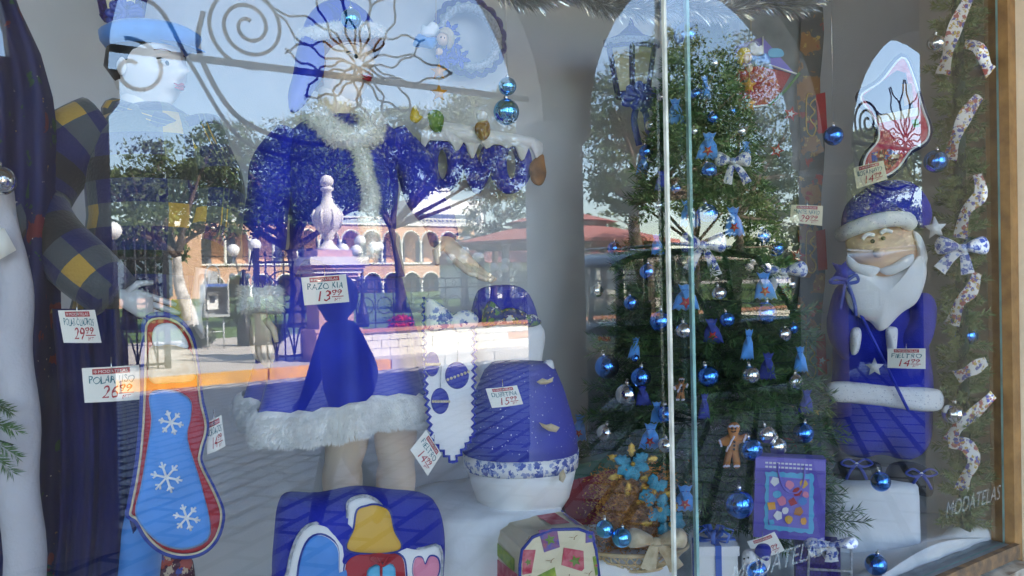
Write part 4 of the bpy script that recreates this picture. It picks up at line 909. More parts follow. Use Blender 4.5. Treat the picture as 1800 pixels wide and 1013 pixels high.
# ---- baubles
def bauble_proto(color):
    t = thing('bauble', 'x', 'bauble', (0, 0, 0))
    MB().ball((0, 0, 0), 1.0, 28, 18).build('ball', color, t, local=True)
    cp = MB().lathe([(0.20, .96), (0.20, 1.18), (0.14, 1.24), (0.0, 1.24)], (0, 0, 0), 12).build('cap', 'cap_silver', t, local=True)
    MB().tube([(0.10 * math.cos(a), 0, 1.33 + 0.12 * math.sin(a)) for a in np.linspace(0, 2 * math.pi, 13)], 0.025, 5, cap=False).build('loop', 'cap_silver', cp, local=True)
    return t
_bp = {}
def bauble(color, label, x, y, r, pl=None, off=0.0, Y=None, group=None, tilt=None, pos=None):
    if color not in _bp: o = bauble_proto(color); _bp[color] = o
    else: o = copy_tree(_bp[color])
    if pl is None: pl = PL(x, Y if Y is not None else .3, 1.0, y)
    P = pos if pos is not None else pl.p(x, y, off); rad = r / FPX * (P - CAM).dot(FWD)
    o.location = P; o.scale = (rad,) * 3; o.rotation_euler = tilt or (random.uniform(-.25, .25), random.uniform(-.25, .25), random.uniform(0, 6)); o['label'] = label
    if group: o['group'] = group
    return P, rad
def string_up(parent_label, P, rad, top=0.35):
    pass

# ---- the Christmas tree
TY = .66; tpl = PL(1235, TY, 1.0, 500); ztop, zbot = tpl.p(1228, 45).z, FLZ + 0.10
tc_ = tpl.p(1235, 500); TX, TYY = tc_.x, tc_.y
def t_rad(z): 
    s = (ztop - z) / (ztop - zbot); return 0.07 + 0.44 * min(1, max(0, s)) ** 0.85
tr = thing('christmas_tree', 'artificial green christmas tree hung with blue and silver baubles', 'christmas tree', (TX, TYY, FLZ))
MB().tube([(TX, TYY, FLZ), (TX, TYY, ztop)], [0.022, 0.008], 8).build('trunk', 'pole_green', tr)
for k in range(3):
    a = k * 2.1; MB().tube([(TX, TYY, FLZ + .12), (TX + .16 * math.cos(a), TYY + .16 * math.sin(a), FLZ + .02)], 0.01, 6).build('stand_leg', 'pole_green', tr)
def needles(V, F, a, b, n, L, w, droop=0.0):
    a, b = np.array(a), np.array(b); d = b - a; ln = np.linalg.norm(d); d = d / (ln + 1e-9)
    t = rng.random(n); p = a + np.outer(t, b - a)
    rd = rng.normal(size=(n, 3)); rd -= np.outer(rd @ d, d); rd /= np.linalg.norm(rd, axis=1)[:, None] + 1e-9
    q = rd * 0.72 + d * 0.7; q /= np.linalg.norm(q, axis=1)[:, None]
    LL = (L * (0.7 + 0.5 * rng.random(n)))[:, None]; e = p + q * LL; s = np.cross(q, rng.normal(size=(n, 3))); s /= np.linalg.norm(s, axis=1)[:, None]
    m_ = p + q * LL * .5; vs = np.stack([p, m_ + s * w, e, m_ - s * w], 1).reshape(-1, 3); b0 = len(V); V += [tuple(v) for v in vs]; F += [(b0 + 4 * k, b0 + 4 * k + 1, b0 + 4 * k + 2, b0 + 4 * k + 3) for k in range(n)]
V, F = [], []; stems = MB(); z = zbot + .02; layer = 0
while z < ztop - .02:
    rr = t_rad(z); nb = max(5, int(9 + rr * 26))
    for k in range(nb):
        a = 2 * math.pi * (k + .37 * layer + random.uniform(-.25, .25)) / nb; L = rr * random.uniform(.8, 1.12); up = random.uniform(-.05, .30)
        a0 = Vector((TX, TYY, z)); dv = Vector((math.cos(a), math.sin(a), up)); mid = a0 + dv * L * .55; e = a0 + dv * L + Vector((0, 0, -.16 * L * random.random()))
        if e.y > YB - .03: e.y = YB - .03
        stems.tube([a0, mid, e], [.004, .003, .0015], 4)
        needles(V, F, mid.lerp(a0, .35), mid, 50, .045, .0019); needles(V, F, mid, e, 95, .050, .0019)
        for sgn in (-1, 1):
            sd_ = Vector((math.cos(a + sgn * .7), math.sin(a + sgn * .7), up * .6 - .05)); s0 = a0 + dv * L * random.uniform(.45, .7); s1 = s0 + sd_ * L * .42
            stems.tube([s0, s1], [.0025, .001], 4); needles(V, F, s0, s1, 62, .044, .0019)
    z += .052 + .018 * rr; layer += 1
MB().add(V, F).build('crown', 'pine', tr, smooth=False)
stems.build('branches', 'pole_green', tr)
def on_tree(x, y, k=.92):
    p = tpl.p(x, y); dx = (p - Vector((TX, TYY, p.z))).dot(tpl.e); r_ = t_rad(p.z) * k
    return math.sqrt(max(r_ * r_ - dx * dx, .01 ** 2)) if abs(dx) < r_ else 0.0
BLUE = [(1207, 62, 20), (1223, 166, 10), (1287, 196, 8), (1253, 208, 10), (1136, 267, 11), (1246, 300, 12.5), (1189, 332, 8), (1243, 377, 17), (1080, 437, 11), (1340, 416, 13), (1364, 437, 12.5), (1139, 478, 13), (1110, 533, 12), (1161, 565, 17), (1278, 562, 12), (1345, 551, 17.5), (1393, 577, 9), (1067, 645, 19), (1127, 664, 16), (1172, 728, 14), (1245, 662, 17), (1320, 790, 18), (1412, 762, 16), (1299, 886, 22.5), (1117, 630, 6)]
SILV = [(1255, 112, 8), (1165, 171, 9), (1145, 220, 9.5), (1220, 231, 7), (1303, 231, 9), (1158, 362, 8), (1264, 516, 12), (1203, 582, 14), (1377, 588, 12), (1049, 511, 11), (1102, 694, 18), (1065, 761, 14), (1171, 783, 13), (1319, 660, 15), (1396, 671, 13.5), (1347, 764, 15), (1366, 785, 15), (1390, 500, 8)]
SZ = lambda r: 'large' if r >= 15.5 else ('medium sized' if r >= 10.5 else 'small')
for x, y, r in BLUE: bauble('bauble_blue', SZ(r) + ' shiny blue bauble hanging on the christmas tree', x, y, r * 1.13, tpl, on_tree(x, y, 1.08), group='blue tree baubles')
for x, y, r in SILV: bauble('bauble_silver', SZ(r) + ' shiny silver bauble hanging on the christmas tree', x, y, r * 1.13, tpl, on_tree(x, y, 1.08), group='silver tree baubles')
# baubles elsewhere, hung on threads or lying about
def hung(color, label, x, y, r, Y, L=.4, two=None):
    P, rad = bauble(color, label, x, y, r, Y=Y, tilt=(0, 0, .4))
    o = MB().tube([P + Vector((0, 0, rad * 1.4)), P + Vector((0, 0, rad * 1.4 + L))], .0007, 4).build('hanging_thread', 'cap_silver', None)
    tag(o, 'thin thread holding up ' + ('a ' + label if not label.startswith('the') else label), 'thread', 'threads above hanging baubles')
hung('bauble_light', 'pale blue bauble hanging above the female mannequin hat', 617, 34, 18, .40, .25)
hung('bauble_light', 'smaller blue bauble strung over a larger one near the wreath', 892, 152, 16, .30, .5)
bauble('bauble_light', 'larger blue bauble strung under a smaller one near the wreath', 890, 197, 23, Y=.30, tilt=(0, 0, 0))
hung('bauble_blue', 'lone blue bauble hanging between printed cloth and stocking', 1465, 239, 17, .10, .6)
bauble('bauble_silver', 'silver bauble at the upper part of the pole garland', 1645, 77, 16, Y=.12)
bauble('bauble_blue', 'blue bauble on the garland beside the printed stocking', 1645, 284, 20, Y=.12)
bauble('bauble_blue', 'blue bauble low on the pole garland, below the floral bow', 1699, 590, 19, Y=.10)
bauble('bauble_silver', 'silver bauble low on the pole garland, near the white belt', 1677, 728, 20, Y=.10)
bauble('bauble_silver', 'large silver bauble beside the navy printed cloth', 0, 318, 26, Y=.12)
# ---- felt pouches on the tree
def pouch(x, y, w, h, col_, flower, off):
    lb = {('pouch_blue', True): 'blue felt gift pouch with red poinsettia on the tree', ('pouch_blue', False): 'twisted light blue felt pouch on the tree', ('pouch_navy', False): 'dark blue felt pouch on the tree', ('pouch_navy', True): 'dark blue felt pouch with poinsettia on the tree'}[(col_, flower)]
    p0 = tpl.p(x, y, off); t = thing('gift_pouch', lb, 'ornament', tuple(p0), 'felt pouches on the tree')
    pl = PL(x, 0, 1.0, y); pl.c = p0; k = random.uniform(-.12, .12)
    def T(u, v): return (x + u * w + k * v * h, y + v * h)
    out = [T(*q) for q in [(-.30, -.5), (-.15, -.44), (0, -.5), (.15, -.44), (.30, -.5), (.16, -.26), (.34, -.05), (.42, .2), (.5, .48), (.36, .42), (.24, .5), (.12, .43), (0, .5), (-.12, .43), (-.24, .5), (-.36, .42), (-.5, .48), (-.42, .2), (-.34, -.05), (-.16, -.26)]]
    MB().puff(pl, out, .012, c=T(0, .1), rings=4).build('pouch_body', col_, t)
    MB().slab(pl, [T(-.17, -.29), T(.17, -.29), T(.17, -.23), T(-.17, -.23)], .012, .009).build('tie', 'ribbon_satin', t)
    if flower:
        pts = []
        for i in range(10):
            a = i * math.pi / 5 + .3; r_ = (.25 if i % 2 == 0 else .11); pts.append((T(0, .18)[0] + r_ * w * math.cos(a), T(0, .18)[1] + r_ * w * math.sin(a)))
        f = MB().puff(pl, pts, .006, off=.013, rings=3).build('poinsettia', 'red_star', t)
        MB().ball(pl.q(*T(0, .18), .02), .003, 8, 6).build('flower_heart', 'gold', f)
for x, y, w, h, c_, fl in [(1245, 257, 38, 46, 'pouch_blue', 1), (1188, 196, 30, 44, 'pouch_blue', 0), (1211, 376, 34, 46, 'pouch_blue', 1), (1290, 390, 34, 50, 'pouch_blue', 1), (1344, 503, 38, 46, 'pouch_blue', 1), (1206, 523, 46, 44, 'pouch_blue', 1), (1252, 582, 34, 42, 'pouch_navy', 1), (1315, 606, 22, 52, 'pouch_blue', 0), (1349, 644, 30, 46, 'pouch_navy', 0), (1407, 632, 24, 44, 'pouch_blue', 0), (1155, 430, 22, 36, 'pouch_blue', 0), (1018, 752, 28, 46, 'pouch_blue', 1), (1143, 767, 36, 44, 'pouch_blue', 1), (1116, 612, 20, 36, 'pouch_blue', 0), (1204, 876, 40, 44, 'pouch_blue', 1), (1417, 706, 26, 40, 'pouch_navy', 0), (1130, 290, 22, 36, 'pouch_blue', 0), (1240, 155, 18, 42, 'pouch_blue', 0), (1164, 318, 26, 34, 'pouch_navy', 0), (1130, 695, 26, 36, 'pouch_navy', 0), (1238, 715, 20, 44, 'pouch_navy', 0), (1155, 725, 24, 36, 'pouch_blue', 0), (1310, 262, 22, 26, 'pouch_blue', 0)]:
    pouch(x, y, w * 1.1, h * 1.08, c_, bool(fl), on_tree(x, y, 1.04))
# ---- ribbon bows
def ribbon(m, pl, ctr, wid, off=lambda s: 0.0, tw=0.0):
    """a flat ribbon along pixel centreline ctr, wid px wide"""
    C_ = cat(ctr, 5, False); rows = [[], [], []]
    for i, (x, y) in enumerate(C_):
        x2, y2 = C_[min(i + 1, len(C_) - 1)]; x1, y1 = C_[max(i - 1, 0)]; d = math.hypot(x2 - x1, y2 - y1) or 1; nx, ny = -(y2 - y1) / d, (x2 - x1) / d; s = i / (len(C_) - 1)
        w = wid(s) if callable(wid) else wid
        for j, k in enumerate((-1, 0, 1)): rows[j].append(pl.q(x + nx * w / 2 * k, y + ny * w / 2 * k, off(s) + (.008 if k == 0 else 0) + tw * k * math.sin(s * 6)))
    b = MB().strip(rows); m.add(b.v, b.f); m.add([v - pl.n * .0015 for v in b.v], [tuple(reversed(f)) for f in b.f]); return m
def bow(label, x, y, w, h, pl_or_Y, mname, tails=((-.35, .55), (.38, .55)), group=None, knot=None, face=1.0, rot=0.0):
    pl = pl_or_Y if isinstance(pl_or_Y, PL) else PL(x, pl_or_Y, face, y)
    t = thing('ribbon_bow', label, 'bow', tuple(pl.p(x, y)), group); ca, sa = math.cos(rot), math.sin(rot)
    T = lambda u, v: (x + (u * ca - v * sa) * w, y + (u * sa + v * ca) * h)
    for sg in (-1, 1):
        m = MB(); out = [T(0, 0), T(sg * .14, -.20), T(sg * .40, -.34), T(sg * .52, -.12), T(sg * .46, .16), T(sg * .2, .12)]
        m.puff(pl, cat(out, 4), .022 * w / 60, off=.012, rings=4, back=.3); m.build('loop', mname, t)
    for u, v in tails:
        m = MB(); ribbon(m, pl, [T(0, .02), T(u * .55, v * .45), T(u, v)], lambda s: (.13 + .14 * s) * w, lambda s: .008 + .006 * math.sin(s * 5)); m.build('tail', mname, t)
    MB().puff(pl, cat([T(-.08, -.1), T(.08, -.1), T(.09, .1), T(-.09, .1)], 3), .016, off=.02, rings=3).build('knot', knot or mname, t)
    return t
def treepl(x, y): q = PL(x, 0, 1.0, y); q.c = tpl.p(x, y, on_tree(x, y, 1.02)); return q
bow('large white bow with blue floral print in the middle of the tree', 1236, 432, 78, 70, treepl(1236, 432), 'floral', ((-.33, .62), (.30, .75)), 'floral bows on the tree')
bow('white and blue floral bow high on the tree beside a red poinsettia pouch', 1288, 285, 62, 52, treepl(1288, 285), 'floral', ((-.15, .75), (.42, .72)), 'floral bows on the tree')
bow('wide floral bow at the edge of the tree near red stars', 1376, 478, 84, 56, treepl(1376, 478), 'floral', ((.05, .42), (-.3, .62)), 'floral bows on the tree')
# ---- gingerbread men
def ginger(label, x, y, h, off):
    pl = PL(x, 0, 1.0, y); pl.c = tpl.p(x, y, off); t = thing('gingerbread_man', label, 'ornament', tuple(pl.p(x, y + h / 2)), 'gingerbread ornaments'); T = lambda u, v: (x + u * h + v * h * -.06, y + v * h)
    out = cat([T(*q) for q in [(0, -.5), (.10, -.46), (.135, -.36), (.10, -.25), (.16, -.22), (.27, -.25), (.31, -.17), (.22, -.08), (.14, -.02), (.14, .14), (.19, .40), (.15, .49), (.05, .47), (0, .24), (-.05, .47), (-.16, .49), (-.18, .40), (-.14, .14), (-.14, -.02), (-.26, .00), (-.31, -.06), (-.27, -.14), (-.16, -.20), (-.10, -.25), (-.135, -.36), (-.10, -.46)]], 3)
    MB().puff(pl, out, .018, c=T(0, 0), rings=5).build('body', 'gingerbread', t)
    for a, b in (((-.11, -.43), (.11, -.43)), ((-.29, -.14), (-.24, .0)), ((.22, -.09), (.28, -.25)), ((-.18, .42), (-.04, .42)), ((.05, .42), (.17, .42)), ((.02, -.22), (-.13, .10))):
        MB().tube([pl.q(*T(a[0] + (b[0] - a[0]) * s, a[1] + (b[1] - a[1]) * s + .012 * math.sin(s * 14)), .016) for s in np.linspace(0, 1, 9)], .0035, 5).build('icing_line', 'icing', t)
    for q in ((-.04, -.38), (.04, -.38)): MB().ball(pl.q(*T(*q), .019), .0035, 8, 6).build('eye', 'black', t)
    MB().tube([pl.q(*T(.05 * math.cos(a), -.34 + .035 * math.sin(a)), .018) for a in np.linspace(.2, 2.9, 9)], .0018, 5).build('smile', 'black', t)
    for v in (-.1, -.02, .06): MB().ball(pl.q(*T(.03, v), .02), .004, 8, 6).build('button', 'black', t)
ginger('large gingerbread man with white icing hanging low on the tree', 1288, 783, 82, on_tree(1288, 783, 1.0) + .02)
ginger('small gingerbread man hanging at the glass joint', 1197, 684, 42, on_tree(1197, 684, 1.0))

def fur_on(o, n, L, m_='fur', w=.0011, droop=.5):
    me = o.data; me.calc_loop_triangles(); T = [(tr_.vertices[:], tr_.area) for tr_ in me.loop_triangles]; ar = np.array([a for _, a in T]); idx = rng.choice(len(T), n, p=ar / ar.sum()); V, F = [], []
    co = [v.co.copy() for v in me.vertices]; nm = [v.normal.copy() for v in me.vertices]
    for i in idx:
        a, b, c = T[i][0]; u, v = random.random(), random.random()
        if u + v > 1: u, v = 1 - u, 1 - v
        p = co[a] * (1 - u - v) + co[b] * u + co[c] * v; nn = (nm[a] * (1 - u - v) + nm[b] * u + nm[c] * v).normalized()
        d = (nn + Vector((random.uniform(-.6, .6), random.uniform(-.6, .6), random.uniform(-.6, .5) - droop * .4))).normalized() * L * random.uniform(.6, 1.2); s_ = d.orthogonal().normalized() * w; k = len(V)
        V += [p + s_, p - s_, p + d]; F.append((k, k + 1, k + 2))
    f = MB().add(V, F).build('fur_pile', m_, o, smooth=False, local=True); return f
# ---- mannequin heads
def head(name_mat, t, c, e, n, H, turn, parts, look_lip='lip_red', female=True):
    """c chin-to-crown centre, e right, n towards viewer; turn radians to the right; H head height"""
    ca, sa = math.cos(turn), math.sin(turn); fr = n * ca + e * sa; rt = e * ca - n * sa; up = Vector((0, 0, 1)); m = MB(); NU, NV = 48, 40; vs = []
    g = lambda a, b, s: math.exp(-((a / s[0]) ** 2 + (b / s[1]) ** 2))
    for i in range(NV + 1):
        ph = math.pi * i / NV; zz = math.cos(ph)
        for k in range(NU):
            th = 2 * math.pi * k / NU; sx, sy = math.sin(ph) * math.sin(th), math.sin(ph) * math.cos(th)
            wx = .345 * (1 - .24 * max(0, -zz) ** 1.4); wy = .40 * (1 - .10 * max(0, -zz)) + (0.03 if sy < 0 and zz > -.2 else 0)
            x, y, z = sx * wx, sy * wy, zz * .5
            if sy > 0:
                f = sy ** .5
                y += f * (.115 * g(x, z + .085, (.045, .055)) + .065 * g(x, z + .03, (.03, .07)) + .02 * g(x, z - .085, (.2, .04)) - .055 * g(abs(x) - .135, z + .005, (.075, .05))
                          + .05 * g(x, z + .225, (.085, .028)) + .055 * g(x, z + .40, (.10, .07)) - .022 * g(x, z + .305, (.12, .03)) + .03 * g(abs(x) - .19, z + .12, (.07, .08)))
            vs.append(c + (rt * x + fr * y + up * z) * H)
    fs = [(i * NU + k, (i + 1) * NU + k, (i + 1) * NU + (k + 1) % NU, i * NU + (k + 1) % NU) for i in range(NV) for k in range(NU)]
    m.add(vs, fs)
    nk = c - up * H * .30 - fr * H * .06; secs = []
    for s in np.linspace(0, 1, 7): r_ = H * (.235 + .09 * max(0, s - .6) * 2.2); secs.append((nk - up * H * .62 * s - fr * H * .05 * s, rt * r_, fr * r_))
    m.loft(secs, 24, False); hd = m.build('head', name_mat, t)
    P = lambda x, y, z: c + (rt * x + fr * y + up * z) * H
    for sg in (-1, 1):
        MB().puff(_FP(P(sg * .135, .335, 0.0), rt * sg * .0 + rt, fr, up, H), [(.075 * math.cos(a), .028 * math.sin(a)) for a in np.linspace(0, 2 * math.pi, 15)[:-1]], .012 * H * 5 * .2, rings=3).build('eye', 'eye_white', hd)
        MB().puff(_FP(P(sg * .135 + .02, .350, 0.0), rt, fr, up, H), [(.03 * math.cos(a), .027 * math.sin(a)) for a in np.linspace(0, 2 * math.pi, 13)[:-1]], .008 * H, rings=3).build('iris', 'eye_dark', hd)
        MB().tube([P(sg * (.055 + .16 * s), .348 - .05 * s * s, .03 + .018 * math.sin(s * 3.1)) for s in np.linspace(0, 1, 8)], .012 * H, 5).build('eyelid', 'eye_dark', hd)
        MB().tube([P(sg * (.045 + .19 * s), .375 - .09 * s * s, .10 + .035 * math.sin(s * 2.6)) for s in np.linspace(0, 1, 8)], [.014 * H * (1.1 - .8 * s) for s in np.linspace(0, 1, 8)], 5).build('eyebrow', 'hair_brown', hd)
        ear = MB().puff(_FP(P(sg * .345, -.03, -.04), fr, rt * sg, up, H), [(.065 * math.cos(a), .11 * math.sin(a)) for a in np.linspace(0, 2 * math.pi, 15)[:-1]], .03 * H, rings=3).build('ear', name_mat, hd)
    MB().tube([P(.085 * s, .43 - .03 * s * s, -.215 + .008 * math.cos(s * 6)) for s in np.linspace(-1, 1, 11)], [H * .022 * (1 - abs(s) * .8) for s in np.linspace(-1, 1, 11)], 6).build('upper_lip', look_lip, hd)
    MB().tube([P(.07 * s, .425 - .03 * s * s, -.25) for s in np.linspace(-1, 1, 11)], [H * .026 * (1 - abs(s) * .8) for s in np.linspace(-1, 1, 11)], 6).build('lower_lip', look_lip, hd)
    return hd, P, rt, fr
class _FP:                                  # little local plane for face patches
    def __init__(s, c, e, n, up, H): s.c, s.e, s.n, s.up, s.H = c, e, n, up, H
    def q(s, x, y, off=0): return s.c + s.e * x * s.H + s.up * y * s.H + s.n * off
def hand(m, w, d, up_, side, s=1.0, curl=.35):
    """palm from wrist w along d, five fingers; side = thumb direction"""
    w, d, side = Vector(w), Vector(d).normalized(), Vector(side).normalized(); nrm = d.cross(side).normalized()
    m.loft([(w, side * .022 * s, nrm * .018 * s), (w + d * .04 * s, side * .037 * s, nrm * .015 * s), (w + d * .085 * s, side * .040 * s, nrm * .013 * s)], 14)
    for k, (o, L) in enumerate(((.030, .072), (.010, .082), (-.010, .076), (-.030, .058))):
        p = w + d * .075 * s + side * o * s; pts = [p]; dd = d.copy()
        for j in range(3): dd = (dd - nrm * curl * (.5 + .3 * j)).normalized(); p = p + dd * L * s * (.46, .32, .24)[j]; pts.append(p)
        m.tube(pts, [.0088 * s, .0082 * s, .0075 * s, .005 * s], 8)
    p = w + d * .02 * s + side * .02 * s; d2 = (d * .65 + side * .8).normalized(); m.tube([p, p + d2 * .035 * s, p + (d2 + d * .5).normalized() * .068 * s], [.011 * s, .0095 * s, .006 * s], 8)

# ---- mannequin in plaid coat and blue cap
def mannequin_plaid():
    pl = PL(265, .52, .6, 300); e, n, up = pl.e, pl.n, Vector((0, 0, 1)); S = pl.m(265, 300, 1.0)
    t = thing('plaid_coat_mannequin', 'mannequin in blue beret and navy, grey and mustard plaid coat, hand on hip', 'mannequin', (pl.c.x, pl.c.y, FLZ))
    hc = pl.p(262, 122); hd, P, rt, fr = head('mannequin_pale', t, hc, e, n, .215, .75, None, 'lip_red')
    # short dark hair and blue cap
    MB().loft([(P(0, -.10, -.16), rt * .30 * .215, fr * .22 * .215), (P(0, -.10, .02), rt * .375 * .215, fr * .37 * .215), (P(0, -.05, .2), rt * .36 * .215, fr * .40 * .215), (P(0, -.02, .40), rt * .24 * .215, fr * .28 * .215)], 22).build('hair', 'hair_black', t)
    cp = MB(); H = .215
    cp.loft([(P(0, .0, .20), rt * .385 * H, fr * .435 * H), (P(0, .02, .27), rt * .47 * H, fr * .50 * H), (P(.02, .02, .36), rt * .50 * H, fr * .53 * H), (P(.04, .0, .43), rt * .42 * H, fr * .44 * H), (P(.04, -.02, .47), rt * .2 * H, fr * .2 * H)], 28); cp.build('cap', 'sky_blue', t)
    MB().loft([(P(.0, .40, .20), rt * .28 * H, up * .012 * H), (P(.0, .55, .18), rt * .24 * H, up * .012 * H), (P(0, .66, .14), rt * .12 * H, up * .010 * H)], 16).build('peak', 'sky_blue', t)
    # scarf ends / collar
    MB().tube([P(-.33, -.1, -.52), P(-.2, .3, -.66), P(.1, .42, -.72), P(.33, .1, -.58), P(.2, -.3, -.5), P(-.2, -.3, -.46), P(-.33, -.1, -.52)], .03, 10).build('collar', 'plaid', t)
    def sec(x0, x1, y, dep, fwd=0.0):
        a, b = pl.p(x0, y), pl.p(x1, y); return ((a + b) / 2 + n * fwd, (b - a) / 2, -n * dep)
    torso = MB().loft([sec(225, 300, 188, .06), sec(175, 335, 208, .085), sec(150, 352, 240, .105, .0), sec(148, 356, 300, .125, .01), sec(150, 358, 380, .13, .01), sec(140, 362, 470, .135), sec(120, 365, 560, .14)], 36, True, 2.3).wobble(.004, 22)
    torso.build('coat_body', 'plaid_torso', t)
    def arm(pts, rs, name='sleeve'):
        C_ = cat([tuple(p) for p in pts], 7, False); rr = np.interp(np.linspace(0, 1, len(C_)), np.linspace(0, 1, len(rs)), rs); return MB().tube(C_, list(rr), 18).wobble(.004, 30).build(name, 'plaid', t)
    arm([pl.q(178, 225, 0), pl.q(95, 280, .02), pl.q(52, 365, .05), pl.q(110, 440, .12), pl.q(200, 520, .19)], [.075, .085, .08, .065, .055])
    arm([pl.q(335, 225, 0), pl.q(368, 310, .03), pl.q(372, 400, .07), pl.q(345, 470, .13)], [.07, .07, .062, .052])
    h = MB(); hand(h, pl.q(205, 522, .20), e * .9 - up * .35, up, up, .78, .12); h.build('hand', 'acrylic', t)
    h = MB(); hand(h, pl.q(345, 475, .14), -up * .9 - e * .2, up, n, 1.0, .3); h.build('hand', 'mannequin_pale', t)
    # legs under the cloth
    for x in (170, 215): MB().tube([pl.p(x, 560), pl.p(x, 760), Vector((pl.p(x, 760).x, pl.p(x, 760).y, FLZ + .02))], [.075, .06, .04], 14).build('leg', 'mannequin_pale', t)
    tag(hd, 'pale face turned aside under the beret')
    # dark blue fleece draped from the waist
    rows = []
    for i in range(16):
        y = 540 + i * 38; r_ = []
        for j in range(33):
            s = j / 32; x = 95 + (245 - 95) * s + 14 * math.sin(i * .25); w = .05 * math.sin(s * math.pi) + .016 * math.sin(s * 22 + i * .1) + .01 * math.sin(s * 41)
            r_.append(pl.q(x, y, .14 + w))
        rows.append(r_)
    lim = FLZ + .015; rows = [[Vector((p.x, p.y, max(p.z, lim - .002 * k))) for k, p in enumerate(r_)] for r_ in rows]
    tag(MB().strip(rows).build('draped_cloth', 'navy_fleece'), 'length of dark blue fleece hanging from the plaid coat waist', 'cloth')
    rows = []
    for i in range(16):
        y = 560 + i * 36; rows.append([pl.q(78 + 6 * math.sin(i * .4) + 40 * s, y, .10 + .012 * math.sin(s * 7 + i * .3)) for s in np.linspace(0, 1, 7)])
    rows = [[Vector((p.x, p.y, max(p.z, FLZ + .012))) for p in r_] for r_ in rows]
    mat('strap_grey', (0.10, 0.13, 0.20), .9); tag(MB().strip(rows).build('hanging_strip', 'strap_grey'), 'grey blue cloth strip hanging beside the dark blue fleece', 'cloth')
mannequin_plaid()

